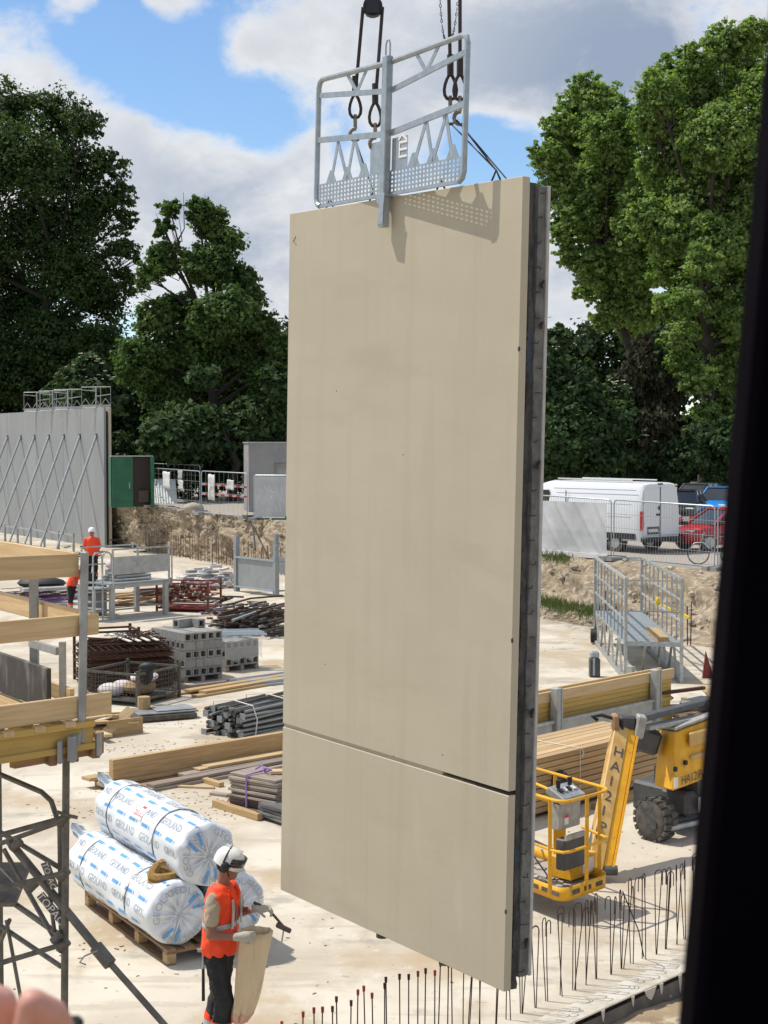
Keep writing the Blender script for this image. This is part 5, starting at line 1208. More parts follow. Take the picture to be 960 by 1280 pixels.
# ------------------------------------------------------------------ rusty mesh and cages
def cage(name, label, loc, rz, L, W, H, m, mesh=True, bars=5, cat='cage'):
    t = thing(name, label, cat, loc, rz)
    for x in (0, L):
        for y in (0, W): MB().box((x, y, H / 2 + .04), (.06, .06, H + .08)).build('post', m, t)
    for z in (.12, H):
        for y in (0, W): MB().beam((0, y, z), (L, y, z), .045, .045).build('rail', m, t)
        for x in (0, L): MB().beam((x, 0, z), (x, W, z), .045, .045).build('rail', m, t)
    MB().box((L / 2, W / 2, .11), (L, W, .02)).build('floor', m, t)
    if mesh:
        for y in (0, W):
            q = MB()
            for i in range(1, int(L / .09)): q.box((i * .09, y, (H + .12) / 2), (.006, .006, H - .12))
            for i in range(1, int(H / .09)): q.box((L / 2, y, .1 + i * .09), (L, .006, .006))
            q.build('mesh_side', m, t)['kind'] = 'stuff'
        for x in (0, L):
            q = MB()
            for i in range(1, int(W / .09)): q.box((x, i * .09, (H + .12) / 2), (.006, .006, H - .12))
            for i in range(1, int(H / .09)): q.box((x, W / 2, .1 + i * .09), (.006, W, .006))
            q.build('mesh_side', m, t)['kind'] = 'stuff'
    else:
        for k in range(1, bars):
            z = .12 + (H - .12) * k / bars
            for y in (0, W): MB().beam((0, y, z), (L, y, z), .03, .03).build('bar', m, t)
            for x in (0, L): MB().beam((x, 0, z), (x, W, z), .03, .03).build('bar', m, t)
    return t
c0 = G(172, 884); c1 = G(224, 871)
rz = math.atan2((c1 - c0).y, (c1 - c0).x)
cg = cage('mesh_cage', 'black steel mesh cage holding sacks in front of the block pile', c0, rz, (c1 - c0).length, 1.35, .66, 'dark_steel')
for k, (x, y, z, a, b_, c_) in enumerate(((.75, .5, .28, .42, .32, .17), (.85, .45, .48, .4, .28, .12), (.3, .9, .25, .22, .3, .15), (.8, 1.0, .24, .3, .25, .14))):
    tag(MB().ell((0, 0, 0), (a, b_, c_), 12, 8).build('cement_sack', 'plaster_bag' if k != 0 else 'wood_brown', None, True, c0 + Matrix.Rotation(rz, 3, 'Z') @ Vector((x, y, z)), rz + .2 * k),
        ['brown sack at the bottom of the black mesh cage', 'pale sack lying on top in the black mesh cage', 'crumpled white sack at the left in the black mesh cage', 'small pale sack at the back of the black mesh cage'][k], 'sack')
tag(MB().ell((0, 0, 0), (.16, .12, .22), 8, 6).ell((.05, 0, .16), (.2, .1, .1), 8, 5).build('black_cloth', 'black', None, True, c0 + Matrix.Rotation(rz, 3, 'Z') @ Vector((.35, .05, .62)), 0), 'black cloth hung over the rim of the mesh cage', 'cloth')
# rusty reinforcement mesh mats piled behind
m0 = G(112, 866); rm = thing('rusty_mesh_pile', 'thick pile of rusty steel mesh mats behind the black cage', 'rebar mats', m0, VA - .45); r = random.Random(17)
mo = MB()
for i in range(15): mo.tube((0, i * .12, 0), (1.85, i * .12, 0), .009, n=5)
for i in range(13): mo.tube((i * .15, 0, .014), (i * .15, 1.7, .014), .009, n=5)
mat_ = mo.build('mesh_mat', 'rust', rm); mat_['kind'] = 'stuff'
for k in range(26):
    o = mat_ if k == 0 else dup(mat_, rm); o.location = (r.uniform(-.06, .06), r.uniform(-.06, .06), .03 + k * .034); o.rotation_euler = (r.uniform(-.012, .012), r.uniform(-.012, .012), r.uniform(-.03, .03))
for k in range(14): MB().tube((r.uniform(0, .3), r.uniform(0, 1.7), .93 + r.uniform(0, .12)), (1.6 + r.uniform(0, .3), r.uniform(0, 1.7), .93 + r.uniform(0, .15)), .016, n=5).build('rebar_rod', 'rust', rm)
for k in range(4): MB().beam((.9 + .2 * k, -.03, 1.08), (.6 + .25 * k, 1.6, 1.12), .07, .02).build('white_strip', 'strap_white', rm)
r = random.Random(19)
for k in range(30): MB().path([(1.0 + r.uniform(-.5, .6), .1 + r.uniform(0, 1.3), 1.0 + r.uniform(0, .12)), (1.2 + r.uniform(-.3, .5), .4 + r.uniform(0, 1), 1.12 + r.uniform(0, .06)), (1.45 + r.uniform(-.3, .3), .2 + r.uniform(0, 1.3), 1.0 + r.uniform(0, .1))], .011, 4).build('bent_rod', 'rust', rm)
# basket-like rusty frame on its left end
# black crates at the far left of the pile
cage('rusty_cage', 'small rusty open cage on the left end of the mesh mats', m0 + Vector((-.4, 1.2, 0)), VA - .4, 1.3, .8, 1.15, 'rust', False, 3)
# ------------------------------------------------------------------ red cage and scrap around
c0 = G(260, 766); c1 = G(298, 757); rz = math.atan2((c1 - c0).y, (c1 - c0).x) + .1
mat('cage_red', (0.24, 0.025, 0.02), 0.7, col2=(.14, .03, .025), scale=6)
rc0 = cage('red_cage', 'dark red steel stillage full of scrap couplers', c0, rz, 1.25, 1.75, .92, 'cage_red', False, 4); r = random.Random(21)
for k in range(150):
    MB().ell((r.uniform(.1, 1.15), r.uniform(.1, 1.6), .35 + r.uniform(0, .55)), (r.uniform(.05, .11), r.uniform(.04, .08), r.uniform(.04, .07)), 6, 4, Matrix.Rotation(r.random() * 6, 3, 'Z')).build('coupler', r.choice(['cage_red', 'rust', 'wood_dark', 'debris']), rc0)
def heap(name, label, cat, x, y, n, sx, sy, h, mats, seed, lmin=.3, lmax=1.2, th=.03, pname='bar', flat=.25, rz=None):
    r = random.Random(seed); p = G(x, y); t = thing(name, label, cat, p, VA if rz is None else rz)
    for k in range(n):
        L = r.uniform(lmin, lmax); a = Vector((r.gauss(0, sx), r.gauss(0, sy), th + h * r.random() * math.exp(-r.random()))); yaw = r.gauss(0, .35)
        d = Vector((math.cos(yaw), math.sin(yaw), r.gauss(0, flat) * .4)) * L / 2
        A = a - d; B = a + d; A.z = max(A.z, th); B.z = max(B.z, th)
        MB().beam(A, B, r.uniform(th, th * 3), r.uniform(th * .7, th * 1.6)).build(pname, r.choice(mats), t)
    return t
heap('scrap_heap', 'dark heap of scrap steel parts right of the red stillage', 'scrap', 325, 788, 230, .55, .8, 1.15, ['dark_steel', 'rust', 'wood_dark', 'steel_grey', 'dark_steel'], 31, .3, 1.1, .04)
heap('scrap_heap', 'low scrap of rods at the foot of the red stillage with purple straps', 'scrap', 283, 768, 30, .5, .3, .15, ['dark_steel', 'rust', 'strap_purple', 'debris'], 32, .2, .6, .03)
tag(MB().path([G(280, 770, .2) + Vector((math.cos(k * 1.1) * .16, math.sin(k * 1.7) * .12, .12 * math.sin(k * 2.3))) for k in range(26)], .022, 5).build('purple_strap', 'strap_purple', None, True), 'tangled purple lifting strap beside the red stillage', 'strap')
heap('bag_heap', 'heap of white plastic wrapped parts behind the red stillage', 'bags', 268, 733, 80, .6, .5, .8, ['sheet_white', 'galv', 'plaster_bag', 'steel_grey'], 33, .2, .55, .07)
heap('timber_heap', 'low brown timber stack behind the trestle platform legs', 'timber', 205, 752, 26, .9, .4, .55, ['wood_brown', 'wood_dark', 'wood_red'], 34, 1.2, 2.2, .06, flat=.02)
# ------------------------------------------------------------------ grey steel trestle panels
t0 = G(296, 739); t1 = G(345, 746)
d = t1 - t0; ft = thing('steel_trestle', 'grey steel trestle with upright posts beside the red stillage', 'trestle', t0, math.atan2(d.y, d.x)); L = d.length
MB().box((L / 2, 0, .75), (L, .06, 1.05)).build('side_plate', 'steel_grey', ft); MB().box((L / 2, -.05, 1.28), (L, .1, .06)).build('top_rail', 'galv', ft)
for x, h in ((0, 2.05), (L, 1.85)): MB().box((x, 0, h / 2), (.17, .17, h)).build('post', 'steel_grey', ft)
for x in (L * .2, L * .95): MB().box((x, 1.4, 1.05), (.15, .15, 2.1)).build('post', 'steel_grey', ft)
MB().box((L * .7, 1.4, .95), (L * 1.2, .06, .6)).build('side_plate', 'steel_grey', ft); MB().box((L / 2, -.06, .2), (L, .1, .06)).build('bottom_rail', 'galv', ft)
for z in (.2, 1.25): MB().beam((L, 0, z), (L, 1.4, z), .05, .05).build('cross_rail', 'steel_grey', ft)
# ------------------------------------------------------------------ grey trestle working platform
A = G(140, 775.5); B = G(207, 768.5); dx = (B - A); L = dx.length; rz = math.atan2(dx.y, dx.x)
tp = thing('trestle_platform', 'grey steel trestle work platform with kick board and guard rails', 'platform', A, rz); Wd = 1.45; dz = 1.08; tz = 2.18
for x in (0, L):
    for y in (0, Wd): MB().box((x, y, dz / 2), (.15, .12, dz)).build('leg', 'steel_paint', tp)
for y in (0, Wd):
    MB().beam((0, y, .12), (L, y, .12), .05, .05).build('stretcher', 'steel_paint', tp); MB().beam((0, y, dz - .05), (L + .2, y, dz - .05), .06, .12).build('deck_beam', 'steel_paint', tp)
for x in (0, L): MB().beam((x, 0, .3), (x, Wd, .3), .05, .05).build('stretcher', 'steel_paint', tp)
MB().box((L / 2 + .05, Wd / 2, dz + .03), (L + .3, Wd + .1, .05)).build('deck', 'steel_grey', tp)
MB().box((L / 2 + .05, -.09, 1.68), (L + .1, .02, .55)).build('kick_board', 'steel_paint', tp)
mk = MB(); mk.path([(L * .40 + .1 * math.cos(a), -.103, 1.72 + .1 * math.sin(a)) for a in (2.2, 1.2, .2, -.8, -1.6)], .016, 4); mk.box((L * .58, -.103, 1.71), (.48, .006, .1)); mk.build('faded_mark', 'galv_dull', tp)
for x in (0, L + .1):
    for y in (-.06, Wd + .06): MB().beam((x, y, dz), (x, y, tz), .05, .05).build('guard_post', 'galv_dull', tp)
for z in (tz, 1.62):
    MB().beam((0, Wd + .06, z), (L + .1, Wd + .06, z), .04, .04).build('guard_rail', 'galv_dull', tp)
MB().beam((0, -.06, tz), (L + .1, -.06, tz), .045, .045).build('guard_rail', 'galv_dull', tp)
MB().path([(L + .12, -.06, tz), (L + .22, -.06, tz - .05), (L + .22, -.06, 1.0), (L + .15, -.06, .95)], .025, 6).build('gate_hoop', 'galv_dull', tp, True)
for x in (-.35, -.7): MB().path([(x, 0, .02), (x, 0, 1.0), (x, 0, 2.0), (x + .08, 0, 2.1), (x + .26, 0, 2.1), (x + .34, 0, 2.0), (x + .34, 0, 1.5)], .028, 6).build('ladder_rail', 'galv_dull', tp, True)
for z in (.3, .6, .9): MB().box((-.35, .3, z), (.7, .35, .05)).build('step', 'steel_paint', tp)
for y in (0, .6): MB().box((-.68, y, .5), (.08, .08, 1.0)).build('stair_post', 'steel_paint', tp)
MB().box((-.35, .3, 1.0), (.75, .7, .05)).build('landing', 'steel_grey', tp)
r = random.Random(41)
zz = dz + .06; loc3 = lambda x, y, z: tp.matrix_basis @ Vector((x, y, z))
bpy.context.view_layer.update()
tl = thing('tube_load', 'blue-grey tubes and sections lying on the trestle platform deck', 'tubes', loc3(.3, .3, zz), rz)
for k in range(14): MB().tube((r.uniform(-.1, .2), .05 * k, .05 + .09 * (k % 3)), (1.3 + r.uniform(0, .4), .05 * k + r.uniform(-.1, .1), .05 + .09 * (k % 3)), .04, n=7).build('tube', 'steel_grey' if k % 2 else 'galv_dull', tl, True)
for k in range(2):
    tag(MB().ell((0, 0, 0), (.35, .3, .18), 12, 8).ell((.2, .1, .1), (.2, .2, .12), 10, 6).build('plaster_sack', 'plaster_bag', None, True, loc3(.95 + .5 * k, 1.0, zz + .48), k), ['pale sack on the trestle platform behind its kick board', 'right-hand pale sack on the trestle platform behind its kick board'][k], 'sack')
tag(MB().box((0, 0, .35), (.9, .6, .7)).build('sack_support', 'steel_grey', None, False, loc3(1.2, 1.0, zz - .0), rz), 'grey metal box under the sacks on the trestle platform', 'box')
bpy.data.objects['sack_support'].scale = (1, 1, .45)
tag(MB().tube((0, 0, 0), (0, 0, .7), .15, .18, n=14).build('black_bin', 'black', None, True, P(113, 735, 47.5), 0), 'narrow black bin at the left end of the trestle platform', 'bin')
bpy.data.objects['black_bin'].location.z = dz + .06 - .45
# rest of the far left floor: rebar bundles with purple straps
r = random.Random(51)
heap('rebar_bundle', 'rusty rebar bundles with purple straps seen between the platform boards', 'rebar', 45, 752, 70, 1.1, .7, .5, ['rust', 'rust', 'rebar', 'strap_purple', 'debris'], 52, 1.0, 2.6, .02, flat=.05)
p = G(60, 760)
for k in range(14):
    pass
heap('props_group', 'dark steel pieces on the floor at the foot of the grey wall', 'scrap', 70, 700, 40, 2.5, .8, .9, ['dark_steel', 'steel_grey', 'black'], 53, .3, 1.0, .05)
tag(MB().ell((0, 0, .12), (.85, .5, .22), 12, 7).build('black_tarpaulin', 'black', None, True, G(52, 733, .55), 0), 'low black tarpaulin heap behind the wooden platform boards', 'tarpaulin')
tag(MB().box((0, 0, .25), (1.9, .5, .1)).build('slab_board', 'galv_dull', None, False, G(62, 745, .3), .5), 'pale flat board on the rebar bundles near the bent worker', 'board')
# thin poles and a rail in front of the grey wall
wb = thing('site_rail', 'low rail of grey posts running in front of the grey wall', 'barrier', G(120, 690), wa)
for k in range(8): MB().box((k * 2.1, 1.2, .5), (.1, .1, 1.0)).build('post', 'galv_dull', wb)
MB().beam((0, 1.2, .9), (14.7, 1.2, .9), .08, .08).build('rail', 'galv_dull', wb)
# ================================================================== right: timber stacks, long platform, boom lift
# squared timber stack along VD
t0 = G(790, 989); ls = thing('lumber_stack', 'large banded stack of reddish sawn lumber behind the boom lift basket', 'lumber', t0, VA)
r = random.Random(61); cache = {}; o0 = None
for row in range(9):
    for c in range(7):
        if c not in (0, 6) and row < 8: continue
        L = 5.4
        if o0 is None: o0 = rbox(L, .145, .078).build('lumber', 'wood_red', ls, bevel=.004); o = o0
        else: o = dup(o0, ls)
        o.location = (-L / 2 + .75 + r.uniform(-.05, .05), .08 + c * .155 + r.uniform(-.01, .01), .06 + row * .090); o.rotation_euler = (0, 0, r.uniform(-.003, .003))
MB().box((-1.98, .545, .45), (5.2, .78, .72)).build('inner_lumber', 'wood_red', ls)
for k in range(6): MB().box((.3 - k * .95, .55, .03), (.09, 1.1, .06)).build('bearer', 'wood_brown', ls)
for x in (-1.35,): MB().path([(x, .0, .02), (x, -.002, .87), (x, 1.1, .875)], .007, 5).build('band', 'strap_white', ls, True)
MB().path([(-1.32, .0, .86), (-1.30, -.03, .80), (-1.33, -.02, .73)], .008, 5).build('band_tail', 'strap_white', ls, True)
offcut('long square timber lying on the slab right of the boom lift jib', 742, 1012, 832, 988, .11, .09, 'wood')
# yellow formwork panels in a steel trestle
y0 = G(842, 912) ; y0 = Vector((P(842, 880, 28.6).x, 28.6, 0))
ys = thing('panel_rack', 'steel rack holding a tall stack of yellow formwork boards', 'rack', y0, VA)
r = random.Random(62); b0_ = None
for row in range(11):
    for c in (0,):
        if b0_ is None: b0_ = rbox(6.4, .3, .082).build('formwork_board', 'wood_yellow', ys, bevel=.004); o = b0_
        else: o = dup(b0_, ys)
        o.location = (-3.2 + r.uniform(-.02, .02), .2 + c * .31 + r.uniform(-.012, .012), .09 + row * .087)
MB().box((-3.2, .05, 1.04), (6.5, .06, .18)).build('top_board', 'wood_pale', ys, bevel=.005); MB().box((-3.2, .33, 1.03), (6.5, .05, .17)).build('top_board', 'wood_pale', ys, bevel=.005)
for x in (-.72, -3.75, -6.2):
    MB().box((x, -.07, .6), (.14, .16, 1.2)).build('post', 'steel_paint', ys, bevel=.01); MB().box((x + .05, -.155, .6), (.03, .02, 1.2)).build('flange', 'galv_dull', ys)
    MB().box((x, .48, .6), (.12, .12, 1.2)).build('post', 'steel_paint', ys)
    MB().box((x, .2, .045), (.1, .6, .08)).build('cross_beam', 'steel_paint', ys)
for (xa, xb) in ((-3.65, -.8), (-6.1, -3.85)):
    MB().box(((xa + xb) / 2, -.05, .40), (xb - xa, .04, .42)).build('side_plate', 'steel_paint', ys); MB().beam((xa, -.08, .63), (xb, -.08, .63), .06, .05).build('side_rail', 'galv_dull', ys)
mk = MB()
for k in range(4): mk.box((-2.6 + k * .34, -.074, .5), (.18, .004, .025))
mk.build('plate_marks', 'wood_yellow', ys)['kind'] = 'stuff'
heap('timber_heap', 'reddish boards and rusty rods piled beside the black jamb', 'timber', 880, 905, 26, .5, .45, .7, ['wood_red', 'wood_pale', 'rust', 'wood_brown'], 63, .9, 1.8, .05, flat=.02)
# ------------------------------------------------------------------ long galvanised platform
FL = P(782, 803, 34.4); FR = P(852, 806, 34.1); BLp = P(744, 757.5, 41.2); dzp = FL.z
fx = (FR - FL); fx.z = 0; Wp = fx.length; fx.normalize(); bx = Vector((BLp.x - FL.x, BLp.y - FL.y, 0)); Lp = bx.length; bx.normalize()
lp = thing('long_platform', 'long galvanised work platform with tall railings on the far slab', 'platform', (FL.x, FL.y, 0))
def Q(a, b, z): return fx * (a * Wp) + bx * (b * Lp) + Vector((0, 0, z))
rt = dzp + 1.45
dk = MB().add([Q(0, 0, dzp), Q(1, 0, dzp), Q(1, 1, dzp), Q(0, 1, dzp), Q(0, 0, dzp - .07), Q(1, 0, dzp - .07), Q(1, 1, dzp - .07), Q(0, 1, dzp - .07)], [(0, 1, 2, 3), (4, 7, 6, 5), (0, 4, 5, 1), (1, 5, 6, 2), (2, 6, 7, 3), (3, 7, 4, 0)]).build('deck', 'galv', lp)
for a in (.25, .5, .75): MB().beam(Q(a, .01, dzp + .003), Q(a, .99, dzp + .003), .02, .004).build('deck_gap', 'steel_grey', lp)
for b in (0, 1):
    for a in (0, 1): MB().beam(Q(a, b, .0 if b == 0 or a == 0 else .0), Q(a, b, rt), .07, .07, up=(1, 0, 0)).build('post', 'galv_dull', lp)
for a in (0, 1):
    for z, w in ((rt, .055), (dzp + .98, .045), (dzp + .5, .045)): MB().beam(Q(a, 0, z), Q(a, 1, z), w, w).build('rail', 'galv_dull', lp)
    for k in range(1, 9): MB().beam(Q(a, k / 9, dzp), Q(a, k / 9, rt), .035, .035, up=(1, 0, 0)).build('baluster', 'galv_dull', lp)
    MB().beam(Q(a, 0, .06), Q(a, 1, .06), .09, .1).build('ground_beam', 'galv_dull', lp)
    for k in range(4):
        b = .1 + k * .25
        MB().beam(Q(a, b, .08), Q(a, b + .08, dzp - .06), .05, .05, up=(1, 0, 0)).build('leg', 'galv_dull', lp); MB().beam(Q(a, b + .18, .08), Q(a, b + .10, dzp - .06), .05, .05, up=(1, 0, 0)).build('leg', 'galv_dull', lp)
for z in (rt - .03, dzp + .72, dzp + .02): MB().beam(Q(0, 0, z), Q(1, 0, z), .035, .035).build('end_rail', 'galv_dull', lp)
for z in (rt, dzp + .7): MB().beam(Q(0, 1, z), Q(1, 1, z), .035, .035).build('end_rail', 'galv_dull', lp)
for a in (.35, .65): MB().beam(Q(a, .0, dzp - .05), Q(a + .1, .2, .05), .05, .05).build('leg', 'galv_dull', lp)
MB().beam(Q(0, .3, .7), Q(1, .3, .7), .05, .05).build('cross_tie', 'galv_dull', lp)
wh = MB().tube(Q(-.1, .97, .22) , Q(.02, .97, .22), .2, n=14).build('wheel', 'black', lp, True)
bpy.context.view_layer.update()
bd_ = rbox(1.9, .26, .12).build('timber_board', 'wood', None, bevel=.005); q = lp.location + Q(.70, .17, dzp + .004); bd_.location = q; bd_.rotation_euler = (0, 0, math.atan2(bx.y, bx.x)); tag(bd_, 'timber board lying on the long galvanised platform deck', 'timber')
hs = thing('yellow_saw', 'small yellow-handled tool hung on the far railing of the long platform', 'tool', lp.location + Q(.97, .52, dzp + .45))
MB().ell((0, 0, .16), (.06, .05, .11), 10, 7).build('handle', 'yellow_handle', hs, True); MB().beam((.05, -.0, .08), (.55, -1.2, -.12), .06, .06).build('shaft', 'yellow_handle', hs)
jk = thing('base_jack', 'dark steel base jack standing left of the long platform', 'jack', G(743, 846))
MB().box((0, 0, .22), (.24, .24, .44)).build('body', 'lift_dark', jk, bevel=.02); MB().box((-.03, -.125, .25), (.05, .01, .4)).build('stripe', 'galv', jk); MB().box((0, 0, .52), (.2, .2, .16)).build('head', 'galv', jk, bevel=.03)
wedge = MB().prism([(0, 0), (.28, 0), (.08, .62)], -.02, .02); tag(wedge.build('red_cone_scrap', 'cage_red', None, False, G(878, 848), .3), 'dark red triangular scrap plate right of the long platform', 'scrap')
# ------------------------------------------------------------------ boom lift
zf = .26
b0 = G(703, 1129, zf); lf = thing('boom_lift', 'yellow articulated boom lift with its basket lowered near the slab', 'boom lift', (b0.x, b0.y, 0))
BV = VD; BU = UD; bw, bl = .92, 1.75
def B(a, b, z): return BV * a + BU * b + Vector((0, 0, z))      # a along VD from the front corner, b along UD
def rr_pts(i, z, rad=.16, n=5):       # rounded rectangle
    pts = []
    for (ca, cb, s) in ((bw - rad - i, rad + i, -.5), (bw - rad - i, bl - rad - i, 0), (rad + i, bl - rad - i, .5), (rad + i, rad + i, 1.0)):
        for k in range(n + 1):
            t = PI * (s + .5 * k / n); pts.append(B(ca + rad * math.cos(t), cb + rad * math.sin(t), z))
    return pts
MB().rings([rr_pts(.0, zf), rr_pts(0, zf + .15)], False).build('kick_band', 'lift_yellow', lf, True).modifiers.new('s', 'SOLIDIFY').thickness = .012
MB().rings([rr_pts(.012, zf + .005), rr_pts(.012, zf + .03)]).build('basket_floor', 'lift_grey', lf)
r = random.Random(71)
for k in range(26): MB().box(B(r.uniform(.1, .8), r.uniform(.1, 1.2), zf + .04), (r.uniform(.04, .16), r.uniform(.03, .1), r.uniform(.01, .03)), Matrix.Rotation(r.random() * 6, 3, 'Z')).build('floor_debris', 'debris', lf)
zt = zf + 1.12
MB().path(rr_pts(.0, zt), .019, 8, True).build('top_rail', 'lift_yellow', lf, True)
MB().path([B(.9, 1.72, zt - .08), B(.7, 1.5, zt - .08), B(.62, .9, zt - .1), B(.5, .5, zt - .1), B(.15, .4, zt - .08), B(.0, .5, zt - .02)], .018, 8).build('inner_rail', 'lift_yellow', lf, True)
MB().path([B(.0, .55, zf + .56), B(0, .14, zf + .55), B(.05, .03, zf + .55), B(.14, 0, zf + .55), B(.78, 0, zf + .55), B(.89, .04, zf + .55), B(.92, .14, zf + .55), B(.92, .5, zf + .58)], .018, 8).build('mid_rail', 'lift_yellow', lf, True)
for (a, b) in ((.0, .22), (.45, .0), (.92, .2), (.92, 1.0), (.0, 1.0), (.0, 1.5), (.92, 1.55), (.45, 1.75)): MB().beam(B(a, b, zf + .04), B(a, b, zt), .04, .04).build('upright', 'lift_yellow', lf)
MB().beam(B(.60, .62, zf), B(.60, .62, zt - .1), .10, .14).build('console_post', 'lift_yellow', lf)
Rb = Matrix.Rotation(VA, 3, 'Z')
MB().box(B(.46, .40, zf + .84), (.40, .16, .30), Rb).build('control_box', 'lift_grey', lf, bevel=.01)
MB().box(B(.40, .31, zf + .80), (.07, .012, .11), Rb).build('warning_sticker', 'paper', lf); MB().box(B(.40, .303, zf + .84), (.07, .01, .03), Rb).build('warning_sticker', 'print_red', lf)
Rc = Rb @ Matrix.Rotation(.45, 3, 'X')
cp_ = MB().box(B(.46, .38, zf + 1.08), (.42, .26, .09), Rc).build('control_panel', 'galv_dull', lf, bevel=.01)
for k in range(4): MB().box(B(.34 + .08 * k, .36, zf + 1.135), (.05, .06, .02), Rc).build('switch', 'helmet' if k % 2 else 'black', cp_)
for k in (0, 1): MB().tube(B(.36 + .22 * k, .42, zf + 1.12), B(.36 + .22 * k, .42, zf + 1.24), .022, .03).build('joystick', 'black', cp_, True)
MB().box(B(.47, .30, zf + .42), (.40, .13, .36), Rb).build('tool_box', 'lift_dark', lf, bevel=.015); MB().box(B(.47, .225, zf + .62), (.36, .03, .06), Rb).build('tool_box_lid', 'lift_grey', lf)
MB().box(B(.70, .45, zf + .2), (.5, .3, .25), Rb).build('load_cell', 'lift_yellow', lf, bevel=.01); MB().box(B(.8, .29, zf + .2), (.2, .012, .17), Rb).build('warning_sticker', 'paper', lf)
for k in range(4):
    t = .1 + .19 * k
    if k < 2:
        q = MB(); c = B(-.004, .72 + .10 * k, zf + .085); y_ = -BU
        q.prism([(0, 0), (.06, .045), (0, .09), (.03, .09), (.09, .045), (.03, 0)], -.004, .004); q.V = [tuple(c + y_ * v[0] + Vector((0, 0, v[2] - .045)) + BV * (v[1])) for v in q.V]
        q.build('chevron', 'print_red' if k else 'black', lf)
for k in range(3): MB().box(B(-.004 + .0, .12 + .18 * k, zf + .08), (.01, .11, .05), Matrix.Rotation(UA - PI / 2, 3, 'Z')).build('band_slot', 'wood_dark', lf)
for k in range(3): MB().box(B(.25 + .22 * k, -.006, zf + .08), (.12, .01, .05), Rb).build('band_slot', 'wood_dark', lf)
# dark harness and hoses at the left of the basket
MB().path([B(-.03, .9, zt), B(-.06, .8, zt - .2), B(.0, .7, zt - .35), B(-.05, .65, zt - .55), B(.02, .85, zt - .6)], .03, 6).build('harness', 'black', lf, True)
MB().path([B(-.03, 1.1, zt + .02), B(-.05, 1.0, zt - .12), B(-.03, 1.15, zt - .3)], .06, 7).build('harness', 'black', lf, True)
MB().box(B(-.02, .62, zt + .04), (.09, .08, .1), Rb).build('lamp', 'helmet', lf); MB().ell(B(-.03, .78, zt + .1), (.05, .05, .05)).build('clamp', 'lift_grey', lf, True); MB().ell(B(-.03, .8, zt + .0), (.07, .06, .08)).build('clamp', 'black', lf, True)
MB().beam(B(.0, .9, zf + .62), B(.02, .2, zf + .55), .03, .03).build('gate_bar', 'lift_dark', lf); MB().beam(B(.0, .75, zf + .58), B(.02, .25, zf + .22), .012, .012).build('gate_cable', 'black', lf)
# jib: two arms from behind the basket up to the knuckle
o_ = Vector((b0.x, b0.y, 0))
J0 = P(741, 1088, 18.4) - o_; J1 = P(775, 912, 19.7) - o_
jd = (J1 - J0).normalized(); side = Vector((.93, -.36, 0))
MB().beam(J0, J1, .19, .2, up=-Vector((0, 1, 0))).build('jib_arm', 'lift_worn', lf, bevel=.01)
K0 = J0 + Vector((.155, .03, -.02)); K1 = J1 + Vector((.155, .03, -.0))
MB().beam(K0, K1, .11, .16, up=-Vector((0, 1, 0))).build('jib_link', 'lift_yellow', lf, bevel=.01)
MB().beam(K0 + Vector((.075, 0, 0)), K1 + Vector((.075, 0, 0)), .025, .18, up=-Vector((0, 1, 0))).build('jib_link_edge', 'lift_yellow', lf)
MB().beam(J0 + Vector((-.02, .1, .2)), J0.lerp(J1, .35) + Vector((-.02, .12, .0)), .09, .09).build('jib_cylinder', 'lift_dark', lf)
MB().path([J0 + Vector((.05, .12, .1)), J0 + Vector((.1, .2, .45)), J0.lerp(J1, .4) + Vector((.02, .2, 0))], .03, 6).build('hydraulic_hose', 'black', lf, True)
MB().tube(J0 + Vector((-.2, 0, .0)), J0 + Vector((.3, .0, .0)), .06, n=12).build('jib_pin', 'lift_dark', lf, True)
xl = (J0 - J1).normalized(); nrm = Vector((0, -1, 0)); yl = Vector((1, 0, 0)); yl = (yl - xl * yl.dot(xl)).normalized()
def up_letters(word, size, start, step, m):
    for k, chx in enumerate(word):
        p = J1 + xl * (start + step * k)
        V, Fc = text_mesh(chx, size); up_ = -xl; xr = yl; n_ = xr.cross(up_).normalized()
        c = p; fn = Vector((0, -1, 0)); fn = (fn - xl * fn.dot(xl)).normalized(); xr = up_.cross(fn); xr = xr if xr.x > 0 else -xr
        MB().add([c + fn * .106 + xr * (v.x - .06) + up_ * v.y for v in V], Fc).build('boom_letter', m, lf)
up_letters('HA12IP', .20, .46, .22, 'lift_dark')
# knuckle, parallel arms back to the turret
MB().box(J1 + Vector((.09, .02, .09)), (.22, .2, .2)).build('knuckle', 'lift_dark', lf, bevel=.03); MB().box(J1 + Vector((-.07, -.03, .1)), (.08, .22, .22)).build('knuckle_plate', 'wood_brown', lf, bevel=.02); MB().box(J1 + Vector((.25, -.03, .05)), (.12, .2, .3), Matrix.Rotation(.2, 3, 'Y')).build('knuckle_plate', 'lift_grey', lf, bevel=.02)
MB().path([J1 + Vector((-.3, -.03, .13)), J1 + Vector((-.38, -.05, .18)), J1 + Vector((-.25, -.05, .2)), J1 + Vector((.0, -.08, .13)), J1 + Vector((.03, -.1, -.1))], .025, 7).build('hydraulic_hose', 'black', lf, True)
T0 = P(818, 930, 20.6) - o_
TU = P(900, 872, 22.4) - o_
MB().beam(J1 + Vector((.28, .05, .14)), TU, .14, .08).build('upper_arm', 'lift_dark', lf, bevel=.01); MB().beam(J1 + Vector((.3, .02, .02)), TU + Vector((.2, 0, -.2)), .2, .05).build('upper_arm_cover', 'lift_grey', lf)
MB().box(P(808, 925, 20.5) - o_, (.34, .3, .32), Matrix.Rotation(.3, 3, 'Y')).build('knuckle_block', 'lift_dark', lf, bevel=.04)
